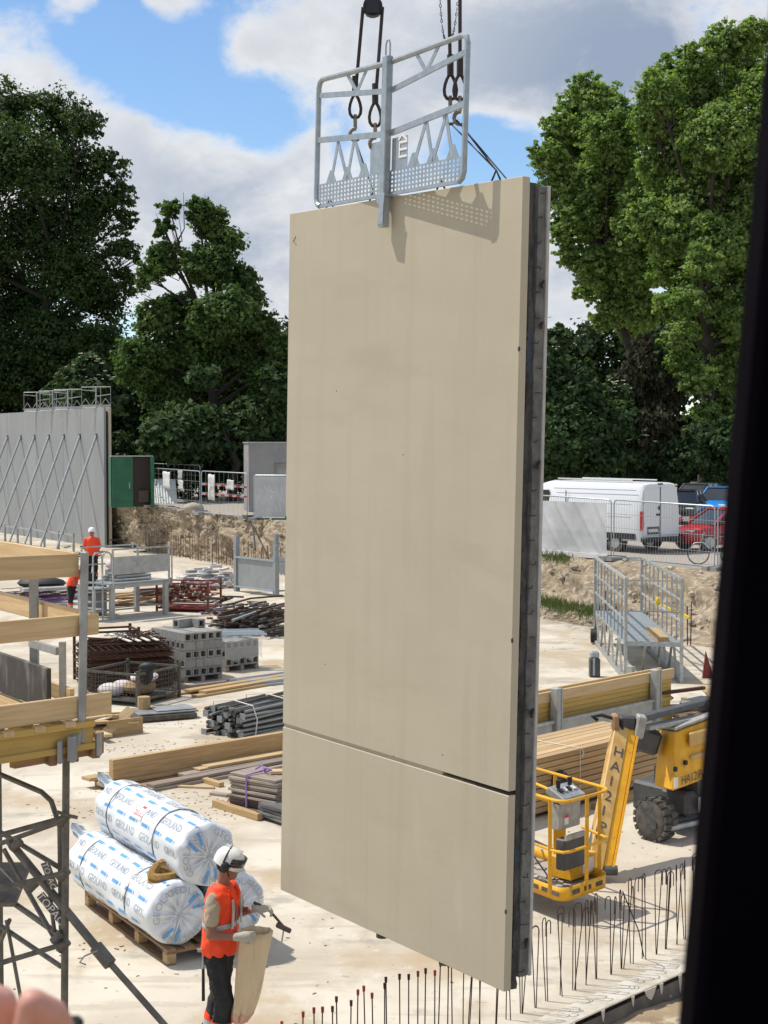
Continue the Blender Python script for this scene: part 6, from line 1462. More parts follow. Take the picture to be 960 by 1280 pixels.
MB().box(P(880, 880, 22.0) - o_, (.6, .5, .14), Matrix.Rotation(VA, 3, 'Z')).build('arm_cover', 'lift_dark', lf, bevel=.04)
MB().beam(P(800, 898, 20.2) - o_, P(850, 885, 21.4) - o_, .14, .06).build('arm_cover', 'black', lf)
# turret counterweight: faceted yellow hood
def R3(x, y, Y): return P(x, y, Y) - o_
hv = [R3(817, 982, 20.5), R3(841, 989, 20.0), R3(905, 965, 21.0), R3(892, 960, 22.3), R3(824, 912, 20.75), R3(844, 915, 20.2), R3(905, 893, 21.1), R3(893, 890, 22.3)]
MB().add(hv, [(0, 1, 5, 4), (1, 2, 6, 5), (2, 3, 7, 6), (3, 0, 4, 7), (4, 5, 6, 7), (3, 2, 1, 0)]).build('turret_hood', 'lift_yellow', lf, bevel=.02)
MB().add([R3(823, 910, 20.78), R3(845, 913, 20.2), R3(905, 891, 21.1), R3(893, 888, 22.3), R3(823, 907, 20.78), R3(845, 910, 20.2), R3(905, 888, 21.1), R3(893, 885, 22.3)], [(0, 1, 5, 4), (1, 2, 6, 5), (2, 3, 7, 6), (3, 0, 4, 7), (4, 5, 6, 7), (3, 2, 1, 0)]).build('hood_top', 'lift_grey', lf)
MB().add([R3(841, 986, 19.99), R3(841.5, 940, 20.08), R3(827, 914, 20.6)], [(0, 1, 2)])
fa = (hv[2] - hv[1]).normalized(); fu = Vector((0, 0, 1)); fn = fa.cross(fu).normalized()
if fn.y > 0: fn = -fn
pl_ = hv[1].lerp(hv[2], .25)
letters('hood_letters', 'HA12IP', .17, 'lift_dark', lf, hv[1] + fa * .21 + fu * .04 + fn * .006 + Vector((0, 0, .0)), fa, fu)
for (t, h, w, hh_, m) in ((.42, .60, .62, .2, 'lift_worn'), (.45, .36, .5, .05, 'wood_pale')): MB().box(hv[1] + fa * (t + w / 2) + fu * h + fn * .0, (w, .05, hh_), Matrix.Rotation(math.atan2(fa.y, fa.x), 3, 'Z')).build('hood_recess', m, lf, bevel=.02)
for (t, h) in ((.07, .28), (.33, .32)): MB().tube(hv[1] + fa * t + fu * h + fn * .01, hv[1] + fa * t + fu * h - fn * .02, .035, n=12).build('hood_hole', 'black', lf)
MB().box(hv[1] + fa * .07 + fu * .1 + fn * .005, (.09, .012, .14), Matrix.Rotation(math.atan2(fa.y, fa.x), 3, 'Z')).build('warning_sticker', 'paper', lf)
# chassis and wheels
wc = G(819, 1050) ; wx = Vector((.80, .60, 0)).normalized()      # axle towards the right
wl = wc - o_ + Vector((0, 0, .29))
def wheel(c, ax, rad, wid):
    n = 28; rings = []
    ax = Vector(ax).normalized(); u = Vector((0, 0, 1)); v = ax.cross(u)
    prof = [(-.5, .55), (-.5, .86), (-.42, .97), (-.2, 1.0), (.2, 1.0), (.42, .97), (.5, .86), (.5, .55)]
    for (t, f) in prof: rings.append([c + ax * (t * wid) + (u * math.cos(2 * PI * k / n) + v * math.sin(2 * PI * k / n)) * rad * f for k in range(n)])
    w = MB().rings(rings).build('wheel', 'rubber', lf, True, angle=50)
    tr = MB()
    for k in range(18):
        for s in (-1, 1):
            a = 2 * PI * (k + (.5 if s > 0 else 0)) / 18; d = u * math.cos(a) + v * math.sin(a); e = v * math.cos(a) - u * math.sin(a)
            R = Matrix((e, ax, d)).transposed(); tr.box(c + d * rad * 1.0 + ax * s * wid * .27, (rad * .24, wid * .44, .035), R)
    tr.build('tread', 'rubber', w)['kind'] = 'stuff'
    MB().tube(c - ax * wid * .4, c - ax * wid * .3, rad * .55, n=20).build('rim', 'lift_dark', w, True); MB().tube(c - ax * wid * .52, c - ax * wid * .3, rad * .2, n=12).build('hub', 'lift_dark', w, True)
    return w
wheel(wl, wx, .285, .24)
wheel(wl + wx * 1.55, wx, .305, .25); wheel(wl + Vector((-.6, .8, 0)) * 2.0, wx, .305, .25)
ca = math.atan2(wx.y, wx.x); Rw = Matrix.Rotation(ca, 3, 'Z')
MB().box(wl + wx * .85 + Vector((-.15, .35, .12)), (1.0, 1.0, .42), Rw).build('chassis', 'lift_dark', lf, bevel=.04)
MB().box(wl + wx * .72 + Vector((-.05, -.02, .17)), (.62, .5, .34), Rw).build('chassis_cover', 'lift_dark', lf, bevel=.05); MB().box(wl + wx * .78 + Vector((.06, -.35, .18)), (.22, .02, .2), Rw).build('data_plate', 'paper', lf)
MB().tube(wl - wx * .1 + Vector((.02, -.1, -.05)), wl + wx * 1.2 + Vector((.02, -.1, -.05)), .06, n=10).build('axle', 'lift_dark', lf, True)
MB().tube(wl + wx * .15 + Vector((.05, -.3, -.08)), wl + wx * .9 + Vector((.05, -.3, -.08)), .035, n=8).build('steering_cylinder', 'galv_dull', lf, True)
MB().box(wl + wx * .9 + Vector((0, .2, .42)), (.9, .8, .3), Rw).build('slew_ring', 'lift_dark', lf)
# ================================================================== left foreground: timber formwork platform on a steel tower
C = Vector((-1.9, 9.5, 0)); nv = -VD
fp = thing('formwork_platform', 'timber edged formwork platform on a dark steel shoring tower', 'formwork', C)
def Wp_(a, b, z): return nv * a + UD * b + Vector((0, 0, z))      # a along the front to the left, b along the side away
bld = lambda mb, n, m, **k: mb.build(n, m, fp, **k)
def board(a, b, w, h, m, name='board'):
    a = Vector(a); b = Vector(b); d = b - a; L = d.length
    o = MB().box((0, 0, 0), (L, w, h)).build(name, m, fp, bevel=.004); o.location = (a + b) / 2
    x = d.normalized(); y = Vector((0, 0, 1)).cross(x).normalized(); z = x.cross(y)
    o.rotation_mode = 'QUATERNION'; o.rotation_quaternion = Matrix((x, y, z)).transposed().to_quaternion(); return o
# front boards (run to the left and towards us)
board(Wp_(.0, .05, 4.565), Wp_(2.4, .05, 4.60), .03, .145, 'wood_pale', 'guard_board')
board(Wp_(-.14, .03, 4.185), Wp_(2.4, .03, 4.205), .03, .135, 'wood_pale', 'guard_board')
board(Wp_(-.22, .0, 3.675), Wp_(2.4, .0, 3.70), .03, .14, 'wood_pale', 'toe_board')
# side boards (run left and away)
board(Wp_(.0, .08, 4.57), Wp_(.0, 3.6, 4.57), .03, .145, 'wood_pale', 'guard_board')
board(Wp_(-.10, .06, 4.19), Wp_(-.1, 3.6, 4.19), .03, .135, 'wood_pale', 'guard_board')
board(Wp_(.12, .28, 3.76), Wp_(.12, 3.6, 3.76), .03, .27, 'ply_dark', 'side_form')
board(Wp_(-.02, .2, 3.71), Wp_(-.02, .75, 3.71), .03, .10, 'wood_pale', 'toe_board')
for k in range(7): board(Wp_(.25 + .2 * k, .02, 3.60), Wp_(.25 + .2 * k, 3.5, 3.60), .18, .03, 'wood', 'deck_board')
board(Wp_(.55, .25, 3.635), Wp_(.75, 1.6, 3.635), .3, .03, 'wood_pale', 'loose_board')
# H-section main beam and joists
for z, h, w in ((3.60, .04, .08), (3.53, .12, .04), (3.46, .04, .08)): board(Wp_(-.06, -.03, z - .03), Wp_(2.4, -.03, z - .01), w, h, 'wood_yellow', 'beam_flange' if h < .1 else 'beam_web')
for z, h, w in ((3.60, .04, .08), (3.53, .12, .04), (3.46, .04, .08)): board(Wp_(-.06, 1.3, z - .03), Wp_(2.4, 1.3, z - .01), w, h, 'wood_yellow', 'beam_flange' if h < .1 else 'beam_web')
for k in range(6): board(Wp_(.12 + .22 * k, -.085, 3.585), Wp_(.12 + .22 * k, 1.6, 3.585), .07, .035, 'wood_pale', 'joist')
for k in range(3): board(Wp_(-.08 + .16 * k, -.06, 3.40), Wp_(-.08 + .16 * k, 1.5, 3.40), .05, .11, 'wood_brown', 'bearer')
board(Wp_(-.16, .03, 3.405), Wp_(.5, .03, 3.405), .06, .10, 'wood_brown', 'bearer')
board(Wp_(.12, -.1, 3.37), Wp_(.12, -.1, 3.52), .07, .05, 'steel_grey', 'fork_head'); board(Wp_(-.12, -.02, 3.39), Wp_(-.12, -.02, 3.5), .06, .05, 'wood_brown', 'stub')
for (a, b) in ((.12, -.11), (.20, -.08), (-.1, -.06)): board(Wp_(a, b, 3.36), Wp_(a, b, 3.5), .05, .03, 'galv_dull', 'fork_head')
# upright guard posts
MB().beam(Wp_(.02, -.03, 3.45), Wp_(-.03, -.0, 4.65), .045, .055, up=(0, 1, 0)).build('guard_post', 'galv_dull', fp, bevel=.008)
MB().beam(Wp_(.06, -.045, 3.45), Wp_(.06, -.045, 3.52), .09, .04).build('post_shoe', 'galv_dull', fp)
for b, z1 in ((.9, 4.5), (2.2, 4.5)): MB().beam(Wp_(-.03, b, 3.5), Wp_(-.03, b, z1), .055, .05, up=(0, 1, 0)).build('guard_post', 'galv_dull', fp)
MB().beam(Wp_(.0, .32, 3.62), Wp_(.0, .32, 4.05), .04, .04, up=(0, 1, 0)).build('short_post', 'galv_dull', fp); MB().beam(Wp_(.0, .4, 3.98), Wp_(.0, .9, 3.98), .03, .05).build('short_rail', 'galv_dull', fp); MB().beam(Wp_(.02, .22, 4.19), Wp_(.02, .22, 4.2), .02, .12).build('bracket', 'galv_dull', fp)
# tower: leg in view and its bracing; the other legs stand left of the picture
o_ = C
def T(x, y, Y): return P(x, y, Y) - o_
leg = T(83, 935, 9.72); lx = T(79.5, 1260, 9.72)
foot = Vector((lx.x - .02, lx.y, .02))
MB().tube(Vector((leg.x, leg.y, 3.45)), foot, .024, n=12).build('leg', 'tower_steel', fp, True)
l2 = T(-2, 1000, 10.75); l3 = Vector((leg.x - .83, leg.y - .87, 0)); l4 = Vector((l2.x - .83, l2.y - .87, 0))
for q in (l2, l3, l4): MB().tube(Vector((q.x, q.y, 3.45)), Vector((q.x, q.y, .02)), .024, n=12).build('leg', 'tower_steel', fp, True)
for q in (foot, l2, l3, l4): MB().box((q.x, q.y, .012), (.18, .18, .02)).build('base_plate', 'tower_steel', fp)
def tb(x0, y0, Y0, x1, y1, Y1, rad=.017, name='brace'):
    a = T(x0, y0, Y0); b = T(x1, y1, Y1); e = (b - a) * .05
    return MB().tube(a, b, rad, n=9).build(name, 'tower_steel', fp, True)
for (ya, yb) in ((1046, 1022), (1112, 1091), (1207, 1180), (1320, 1275)): tb(-40, ya + 9, 8.8, 80, yb, 9.68, .017, 'ledger')
MB().path([T(-40, 952, 10.3), T(5, 970, 10.1), T(52, 990, 9.9), T(64, 1001, 9.86), T(75, 1034, 9.8), T(77, 1180, 9.8)], .018, 9).build('frame_tube', 'tower_steel', fp, True)
tb(0, 1040, 10.4, 77, 1086, 9.78); tb(-20, 1062, 10.3, 76, 1027, 9.8); tb(5, 1062, 10.3, 78, 1190, 9.78); tb(-10, 1110, 10.5, 76, 1170, 9.8, .02); tb(-10, 1150, 10.5, 76, 1208, 9.8); tb(0, 1180, 10.5, 12, 1150, 10.3, .015); tb(8, 1150, 10.3, 30, 1270, 10.2, .013)
tb(58, 1080, 9.8, 68, 1165, 9.8, .014); tb(-20, 1290, 10.5, 77, 1262, 9.8)
MB().box(T(-2, 1105, 10.4), (.35, .5, .03), Matrix.Rotation(.3, 3, 'X')).build('access_plank', 'tower_steel', fp)
for (x, y) in ((79, 1024), (79, 1093), (79, 1182), (72, 1172), (20, 1056), (40, 1108)): 
    p = T(x, y, 9.7 if x > 60 else 9.9); MB().tube(p + Vector((-.03, 0, -.03)), p + Vector((.03, 0, .03)), .03, n=10).build('coupler', 'tower_steel', fp, True)
MB().path([T(72, 1015, 9.65), T(88, 1020, 9.6), T(97, 1022, 9.6)], .012, 7).build('locking_pin', 'tower_steel', fp, True)
# gusset plates with the maker's letters
def gusset(x0, y0, x1, y1, Y, word, size):
    a = T(x0, y0, Y); b = T(x1, y1, Y); d = (b - a); L = d.length; xx = d.normalized(); yy = Vector((0, -1, 0)).cross(xx).normalized()
    if yy.z < 0: yy = -yy
    MB().beam(a, b, .008, .055, up=yy).build('gusset_plate', 'tower_steel', fp)
    V, Fc = text_mesh(word, size); w = max(v.x for v in V); h = max(v.y for v in V)
    MB().add([a + xx * (v.x + (L - w) / 2) + yy * (v.y - h / 2) + Vector((0, -.012, 0)) for v in V], Fc).build('plate_lettering', 'paper', fp)
gusset(50, 1118, 78, 1152, 9.74, 'TOPAC', .075); gusset(56, 1078, 68, 1110, 9.74, 'TOPAC', .055)
# raking push-pull prop
ra0 = P(12, 1052, 9.95); ra1 = P(127, 1192, 9.6); ra2 = P(262, 1345, 9.45)
rk = thing('raking_prop', 'dark raking prop with a collar leaning from the shoring tower', 'prop', (ra2.x, ra2.y, 0))
d_ = Vector((ra2.x, ra2.y, 0)); dn = (ra2 - ra1).normalized(); ra3 = ra2 + dn * (ra2.z / -dn.z)
MB().tube(ra0 - d_, ra1 - d_, .028, n=12).build('outer_tube', 'tower_steel', rk, True); MB().tube(ra1 - d_, ra3 - d_, .021, n=12).build('inner_tube', 'tower_steel', rk, True)
cd = (ra1 - ra0).normalized(); MB().tube(ra1 - d_ - cd * .06, ra1 - d_ + cd * .09, .045, n=14).build('collar', 'tower_steel', rk, True)
MB().path([ra1 - d_ + Vector((-.02, -.03, .03)), ra1 - d_ + Vector((-.10, -.05, .0)), ra1 - d_ + Vector((-.13, -.05, -.04)), ra1 - d_ + Vector((-.09, -.05, -.055))], .006, 6).build('pin_handle', 'galv_dull', rk, True)
MB().box(ra3 - d_ + Vector((0, 0, .012)), (.2, .2, .02)).build('foot_plate', 'tower_steel', rk)
# ================================================================== people
def remesh(o, vox, it=4, fac=.5, folds=None):
    m = o.modifiers.new('r', 'REMESH'); m.mode = 'VOXEL'; m.voxel_size = vox; m.use_smooth_shade = True
    s = o.modifiers.new('s', 'SMOOTH'); s.iterations = it; s.factor = fac
    if folds:
        tx_ = bpy.data.textures.new('folds', 'CLOUDS'); tx_.noise_scale = folds[0]; tx_.noise_depth = 1; dm = o.modifiers.new('d', 'DISPLACE'); dm.texture = tx_; dm.strength = folds[1]; dm.mid_level = .5; dm.texture_coords = 'LOCAL'
    return o
def limb(mb, pts, rads, ex=1.0, side=(0, 1, 0)):
    for i in range(len(pts) - 1): mb.cone(pts[i], pts[i + 1], rads[i], rads[i + 1], ex=ex, side=side)
def person(label, loc, rz, J, vox=.014, detail=True, sleeves='shirt', vestm='vest'):
    t = thing('person', label, 'person', loc, rz); V = Vector
    hd, nk, sn, sf, en, ef, wn, wf, hn, hf, kn, kf, an, af = [V(J[k]) for k in ('head', 'neck', 'sn', 'sf', 'en', 'ef', 'wn', 'wf', 'hn', 'hf', 'kn', 'kf', 'an', 'af')]
    hdir = V(J.get('look', (1, 0, -.35))).normalized(); hside = V((0, 0, 1)).cross(hdir).normalized(); hup = hdir.cross(hside)
    Rh = Matrix((hdir, hside, hup)).transposed()
    b = MB(); pel = (hn + hf) / 2; ch = (sn + sf) / 2
    # torso rings as stacked ellipsoids, one skin
    b.ell(hd, (.098, .076, .115), R=Rh); b.ell(hd + hdir * .03 - hup * .06, (.066, .056, .062), R=Rh); b.ell(hd + hdir * .1 - hup * .015, (.017, .014, .026), R=Rh); b.ell(hd + hdir * .088 - hup * .07, (.02, .028, .014), R=Rh); b.ell(hd + hdir * .08 - hup * .1, (.022, .026, .018), R=Rh)
    for s in (-1, 1): b.ell(hd + hside * s * .078 - hup * .01 - hdir * .005, (.022, .012, .034), R=Rh)
    b.cone(nk - V((0, 0, .03)), hd - hup * .06 - hdir * .015, .062, .055)
    sdv = (sf - sn).normalized()
    limb(b, [pel, pel.lerp(ch, .5), ch - V((0, 0, .06))], [.115, .105, .12], 1.35, sdv); b.cone(sn, sf, .06, .06)
    for S, E, W_ in ((sn, en, wn), (sf, ef, wf)): limb(b, [S, E, W_], [.056, .043, .030])
    for H_, K_, A_ in ((hn, kn, an), (hf, kf, af)): limb(b, [H_, K_, A_], [.085, .058, .042]); b.cone(A_ + V((-.03, 0, -.05)), A_ + V((.15, 0, -.06)), .04, .035)
    body = remesh(b.build('body', 'skin', t, True), vox, 3)
    # trousers, boots
    m = MB(); limb(m, [pel, pel.lerp(ch, .25)], [.128, .118], 1.3, sdv)
    for H_, K_, A_ in ((hn, kn, an), (hf, kf, af)): limb(m, [H_ + V((0, 0, -.02)), K_, A_ + V((0, 0, .03))], [.108, .085, .075])
    remesh(m.build('trousers', 'trousers', t, True), vox * .75, 3, folds=(.07, .035))
    for K_, A_ in ((kn, an), (kf, af)):
        m = MB().cone(A_ + V((-.03, 0, -.045)), A_ + V((.16, 0, -.055)), .052, .045, ex=.95); m.cone(A_ + V((0, 0, .06)), A_ + V((0, 0, -.04)), .055, .052); m.V = [(v[0], v[1], max(v[2], A_.z - .1)) for v in m.V]
        remesh(m.build('boot', 'black', t, True), vox, 2)
        k = A_.lerp(K_, .42); d = (K_ - A_).normalized()
        MB().tube(k - d * .045, k + d * .005, .086, .087, n=18).build('reflective_band', 'reflective', t, True); MB().tube(k + d * .006, k + d * .065, .087, .089, n=18).build('orange_band', 'vest', t, True)
    # shirt and vest
    m = MB(); limb(m, [pel.lerp(ch, .2), pel.lerp(ch, .6), ch - V((0, 0, .05))], [.122, .122, .128], 1.38, sdv); m.cone(sn + V((0, 0, .0)), sf, .064, .064); m.cone(ch, nk + V((0, 0, .0)), .09, .062)
    for S, E in ((sn, en), (sf, ef)): limb(m, [S, S.lerp(E, .58)], [.066, .070])
    remesh(m.build('shirt', sleeves, t, True), vox * .75, 3, folds=(.05, .022))
    m = MB(); fwd = sdv.cross(V((0, 0, 1))); fwd = fwd if fwd.dot(hdir) > 0 else -fwd
    limb(m, [pel.lerp(ch, -.02), pel.lerp(ch, .35), pel.lerp(ch, .7), ch - V((0, 0, .035))], [.158, .148, .142, .140], 1.36, sdv)
    inn = .042; m.cone(sn.lerp(sf, .06) + V((0, 0, .006)), sf.lerp(sn, .06) + V((0, 0, .006)), .077, .077)
    m.V = [(v[0], v[1], max(v[2], pel.z - .03 + .015 * math.sin(v[0] * 40))) for v in m.V]
    vo = remesh(m.build('vest', vestm, t, True), vox * .75, 4, folds=(.09, .03))
    if detail:
        # grey tapes: round the waist, down the front, collar
        up = (ch - pel).normalized(); 
        def tape(c, ra, rb, w, name='tape'):
            n = 30; rg = [[c + up * z + (sdv * math.cos(2 * PI * k / n) * ra + fwd * math.sin(2 * PI * k / n) * rb) for k in range(n)] for z in (-w / 2, w / 2)]
            o = MB().rings(rg, False).build(name, 'reflective', t, True); o.modifiers.new('s', 'SOLIDIFY').thickness = .004
        tape(pel.lerp(ch, .5), .202, .151, .045)
        for s in (-.082, .082):
            pts = [ch + sdv * s + fwd * .139 + up * -.02, ch + sdv * s + fwd * .150 - up * .12, pel.lerp(ch, .45) + sdv * s * 1.1 + fwd * .150]
            for a_, b_ in zip(pts[:-1], pts[1:]): MB().beam(a_ + fwd * .004, b_ + fwd * .004, .036, .008, up=fwd).build('tape', 'reflective', t)
        MB().path([pel.lerp(ch, .0) + fwd * .152, pel.lerp(ch, .5) + fwd * .149, ch + fwd * .139 - up * .06], .006, 6).build('zip', 'strap', t, True)
        MB().path([ch + sdv * -.07 + fwd * .10 + up * .06, ch + sdv * -.06 + fwd * .135 - up * .0, ch + fwd * .147 - up * .08, ch + sdv * .06 + fwd * .135, ch + sdv * .07 + fwd * .10 + up * .06], .018, 7).build('collar', vestm, t, True)
        MB().box(pel.lerp(ch, .2) + fwd * .10 + sdv * -.12, (.10, .012, .12), Matrix.Rotation(math.atan2(fwd.y, fwd.x) + 1.2, 3, 'Z')).build('pocket', vestm, t)
    # helmet
    m = MB(); n = 28; c = hd + hup * .03 - hdir * .012; rg = []
    for (z, fx_, fy_) in ((-.045, .134, .112), (-.01, .136, .114), (.04, .130, .110), (.08, .108, .094), (.108, .07, .062), (.118, .02, .02)): rg.append([c + hup * z + hdir * math.cos(2 * PI * k / n) * fx_ + hside * math.sin(2 * PI * k / n) * fy_ for k in range(n)])
    m.rings(rg).build('helmet', 'helmet', t, True, angle=60)
    if detail:
        pk = [[c + hup * -.035 + hdir * (.12 + q * .045) + hside * math.sin(a) * .1 * (1 - .25 * q) + hdir * (math.cos(a) - 1) * .06 for a in [(-1 + 2 * k / 10) * 1.2 for k in range(11)]] for q in (0, 1)]
        o = MB().rings(pk, False).build('peak', 'helmet', t, True); o.modifiers.new('s', 'SOLIDIFY').thickness = .005
        rg = [[c + hup * (z + .02 * math.cos(a)) + hdir * math.cos(a) * .141 + hside * math.sin(a) * .121 for a in [(-1 + 2 * k / 14) * 1.35 for k in range(15)]] for z in (-.02, .02, .055)]
        o = MB().rings(rg, False).build('goggles', 'glass_dark', t, True); o.modifiers.new('s', 'SOLIDIFY').thickness = .012
        MB().path([c + hup * (.0 + .115 * math.sin(a)) + hside * math.cos(a) * .119 - hdir * .03 for a in [PI * k / 12 for k in range(13)]], .008, 6).build('strap', 'black', t, True)
        for s in (-1, 1): MB().ell(c + hside * s * .118 - hup * .03, (.04, .02, .045), R=Rh).build('ear_clip', 'black', t, True); MB().path([c + hside * s * .1 - hup * .04 + hdir * .02, hd + hside * s * .075 - hup * .06 + hdir * .03, hd + hdir * .06 - hup * .125], .006, 5).build('chin_strap', 'black', t, True)
        for s in (-.02, .03): MB().beam(c + hup * .115 + hside * s * .5 - hdir * .08, c + hup * .11 + hside * s + hdir * .08, .014, .012).build('helmet_rib', 'helmet', t)
        for s in (-1, 1):
            MB().ell(hd + hdir * .083 + hside * s * .03 + hup * .01, (.012, .016, .008), R=Rh).build('eye', 'black', t, True); MB().ell(hd + hdir * .088 + hside * s * .03 + hup * .028, (.01, .02, .005), R=Rh).build('eyebrow', 'hair', t, True)
        MB().ell(hd + hdir * .092 - hup * .072, (.012, .022, .005), R=Rh).build('lips', 'cage_red', t, True)
        MB().ell(hd - hdir * .025 - hup * .035, (.082, .080, .06), R=Rh).build('hair', 'hair', t, True)
    # gloved hands
    for nm, E, W_, gp, cu in (('n', en, wn, J.get('gn', (1, 0, -.2)), 1.35), ('f', ef, wf, J.get('gf', (1, 0, 0)), 1.15)):
        d = (W_ - E).normalized(); gdir = V(gp).normalized(); m = MB(); sd = V(J.get('palm' + nm, (0, 1, 0))); sd = (sd - gdir * sd.dot(gdir)).normalized(); pn = gdir.cross(sd).normalized()
        if pn.z > 0: pn = -pn
        m.cone(W_ - d * .03, W_ + d * .015, .038, .036); m.cone(W_ + gdir * .03, W_ + gdir * .075, .036, .036, ex=1.25, side=sd)
        for k in range(4):
            a = W_ + gdir * .09 + sd * (k - 1.5) * .021; L = (.036, .042, .04, .032)[k]; q = a; ang = .25
            for sgm in range(3):
                nd = gdir * math.cos(ang) + pn * math.sin(ang); e = q + nd * L * (1 - .15 * sgm); m.cone(q, e, .0115 - .001 * sgm, .0105 - .001 * sgm, n=8, m=2); q = e; ang += cu * .75
        th = W_ + gdir * .03 - sd * .035; e = th + (gdir * .6 - sd * .45 + pn * .5).normalized() * .045; m.cone(th, e, .015, .013, n=8, m=2); m.cone(e, e + (gdir * .7 + pn * .7).normalized() * .035, .013, .011, n=8, m=2)
        remesh(m.build('glove', 'glove' if detail else 'skin', t, True), .0065 if detail else vox, 2)
    return t
wl_ = Vector((P(274, 1195, 13.1).x, 13.1, 0))
J = dict(head=(.095, -.02, 1.685), neck=(.03, 0, 1.51), sn=(-.03, -.175, 1.42), sf=(.085, .165, 1.43), en=(-.05, -.25, 1.13), ef=(.17, .20, 1.19), wn=(.20, -.26, 1.12), wf=(.32, .03, 1.28),
         hn=(-.02, -.09, .93), hf=(.02, .09, .93), kn=(.05, -.10, .50), kf=(-.01, .10, .50), an=(.01, -.10, .10), af=(-.11, .11, .10), look=(.95, -.12, -.42), gn=(1, .05, .05), gf=(1, -.1, .02), palmn=(0, .3, 1), palmf=(0, 1, .2))
w1 = person('worker in orange vest and white helmet holding a sack and a hammer', wl_, 0, J)
# hammer on the belt
hmr = thing('belt_hammer', 'claw hammer hanging from the near worker belt', 'hammer', wl_ + Vector((-.125, -.13, .66)))
MB().tube((0, 0, -.14), (0, 0, .14), .015, .013, n=9).build('grip', 'black', hmr, True); MB().tube((0, 0, .14), (0, 0, .30), .009, n=8).build('shaft', 'galv', hmr, True); MB().beam((-.05, 0, .30), (.06, 0, .305), .024, .026).build('head', 'galv', hmr); MB().path([(.06, 0, .305), (.10, 0, .29), (.125, 0, .25)], .01, 6).build('claw', 'galv', hmr, True)
# hammer held in the far hand
hb = wl_ + Vector((.40, .02, 1.275))
hm2 = thing('hand_hammer', 'brown-handled hammer held out in the worker far hand', 'hammer', hb)
MB().tube((-.10, 0, .06), (.03, 0, -.0), .014, n=8).build('handle', 'wood_dark', hm2, True); MB().tube((.03, 0, 0), (.17, -.01, -.16), .013, .012, n=8).build('shaft', 'wood_dark', hm2, True)
MB().beam((.10, -.02, -.13), (.225, .0, -.195), .04, .04).build('head', 'dark_steel', hm2, bevel=.006); MB().beam((.165, -.01, -.17), (.145, -.01, -.29), .03, .014).build('blade', 'galv_dull', hm2)
# tall sack held by its rim
sk = thing('tool_sack', 'tall pale canvas sack hanging from the worker hands', 'sack', wl_ + Vector((.20, -.12, .33))); rg = []; n = 28; r = random.Random(3)
for i in range(13):
    t = i / 12; z = .0 + .80 * t; w = .86 * (.105 + .055 * t + .02 * math.sin(3.0 * t)) * (1 - .06 * math.sin(PI * t)); dpt = .07 + .02 * math.sin(PI * t); cx = -.015 + .145 * t + .02 * math.sin(PI * t)
    if i == 0: w *= .75; dpt *= .6
    rg.append([(cx + math.cos(a) * w * (1 + .05 * math.sin(5 * a + 2 * t)) + .01 * math.sin(7 * t + a * 2), math.sin(a) * dpt * (1 + .2 * math.sin(5 * a + 5 * t) + .13 * math.sin(9 * a - 4 * t) + .06 * math.sin(17 * a + 9 * t)), z + (.035 * math.sin(a * 1 + 1.0) - .03 * math.cos(a)) * t * t) for a in [2 * PI * k / n for k in range(n)]])
o = MB().rings([rg[0]] + rg, False).build('cloth', 'bag', sk, True, angle=180); o.modifiers.new('s', 'SOLIDIFY').thickness = .006
MB().rings([[(p[0] * 1.0, p[1], p[2] + .002) for p in rg[0]], [(-.015 + (p[0] + .015) * .3, p[1] * .3, -.012) for p in rg[0]]]).build('bottom', 'bag', sk, True)
MB().rings([[(x * 1.03 if False else x + (x - .0) * .02, y * 1.06, z) for (x, y, z) in rg[0]], [(x + (x + .0) * .02, y * 1.07, z) for (x, y, z) in rg[1]], [(x, y * 1.03, z + .02) for (x, y, z) in rg[1]]], False).build('faded_bottom', 'bag_pink', sk, True)
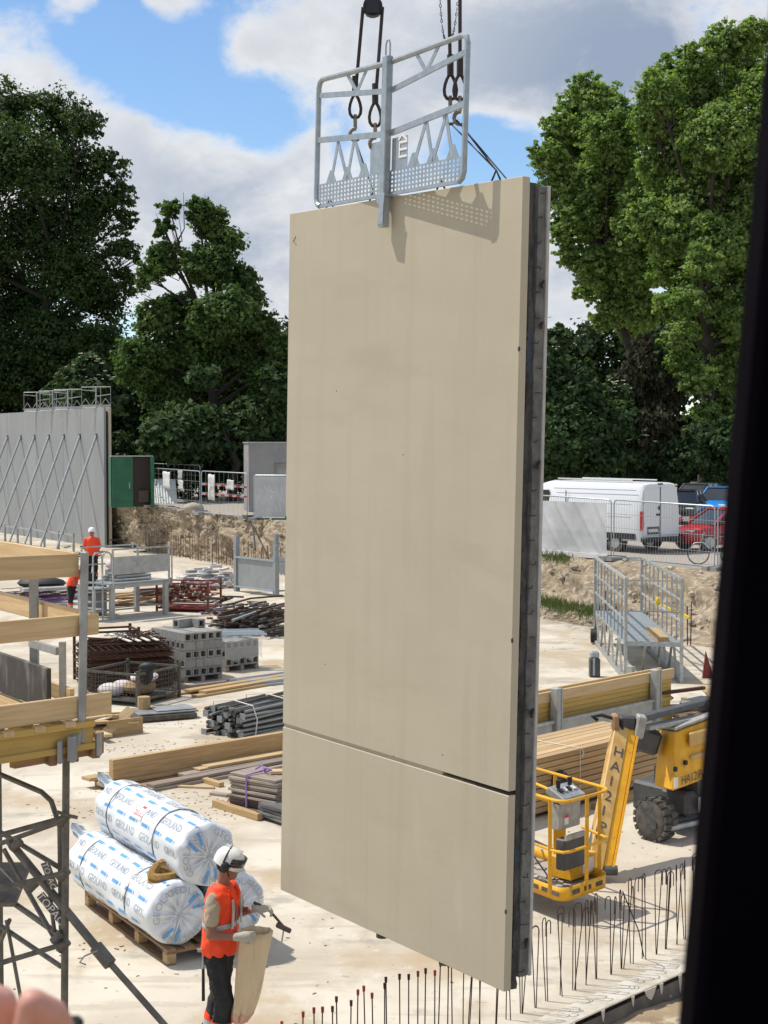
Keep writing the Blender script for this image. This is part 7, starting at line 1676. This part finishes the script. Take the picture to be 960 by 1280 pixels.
# far workers
wp = P(115, 700, 48.3); wp.z = 1.0
J2 = dict(head=(.03, 0, 1.63), neck=(.0, 0, 1.48), sn=(0, -.18, 1.40), sf=(0, .18, 1.40), en=(.05, -.25, 1.12), ef=(.05, .25, 1.12), wn=(.25, -.2, 1.05), wf=(.25, .2, 1.05), hn=(0, -.09, .9), hf=(0, .09, .9), kn=(.02, -.1, .5), kf=(.0, .1, .5), an=(0, -.1, .1), af=(0, .1, .1), look=(1, 0, -.3))
w2 = person('far worker in orange seen from behind beside the trestle platform', wp, PI / 2 + .2, J2, .03, False, sleeves='vest')
pp = MB().box((0, 0, .45), (.7, .7, .9)).build('step_box', 'steel_grey', None, False, Vector((wp.x, wp.y, .05)), UA); tag(pp, 'grey metal step box the far worker stands on', 'box'); pp.location.z = .05
wp3 = G(90, 766)
J3 = dict(J2); J3.update(head=(.28, 0, 1.45), neck=(.2, 0, 1.33), sn=(.16, -.18, 1.27), sf=(.16, .18, 1.27), en=(.25, -.22, 1.0), ef=(.25, .22, 1.0), wn=(.42, -.15, .9), wf=(.42, .15, .9), kn=(.03, -.1, .48), an=(.0, -.1, .1), kf=(-.08, .1, .48), af=(-.22, .1, .12))
w3 = person('stooping worker in orange vest and dark trousers behind the timber platform boards', wp3, -.4, J3, .03, False, sleeves='vest')
# ================================================================== fingers of someone beside the camera
hy = .86
def HP(x, y, Y): return P(x, y, Y)
h0 = HP(30, 1330, .9)
hd_ = thing('person', 'pink out-of-focus fingers of someone at the bottom left corner', 'person', h0); m = MB()
def fg(pts, rs): 
    q = [HP(*p) - h0 for p in pts]; limb(m, q, rs)
fg([(96, 1420, .90), (88, 1318, .87), (66, 1268, .845), (40, 1254, .835), (30, 1300, .84)], [.009, .0085, .0092, .0085, .0075])
fg([(40, 1430, .93), (12, 1330, .88), (-1, 1254, .86), (-26, 1250, .85), (-40, 1300, .85)], [.010, .0095, .0105, .010, .009])
fg([(10, 1440, .95), (-40, 1350, .9), (-60, 1275, .88), (-90, 1262, .87), (-100, 1310, .86)], [.011, .011, .011, .0095, .0085])
fg([(-20, 1450, .97), (-90, 1375, .93), (-115, 1310, .9), (-140, 1295, .89), (-148, 1330, .88)], [.01, .0095, .0095, .0085, .0075])
fg([(110, 1500, .90), (122, 1420, .86), (100, 1370, .84), (75, 1350, .83)], [.013, .0125, .011, .009])
m.ell(HP(20, 1480, .95) - h0, (.042, .035, .03)); limb(m, [HP(20, 1490, .95) - h0, HP(10, 1700, 1.0) - h0], [.032, .03])
remesh(m.build('hand', 'skin_pink', hd_, True), .0024, 3)
for (x, y, Y) in ((34, 1304, .826), (-40, 1304, .838)): MB().ell(HP(x, y, Y) - h0, (.006, .002, .008)).build('nail', 'nail', hd_, True)
ph = MB().box((0, 0, 0), (.075, .009, .10)).build('phone', 'black', None, bevel=.003); ph.location = HP(20, 1372, .885); ph.rotation_euler = (.1, .05, .2); tag(ph, 'dark phone held by the fingers at the bottom left', 'phone')
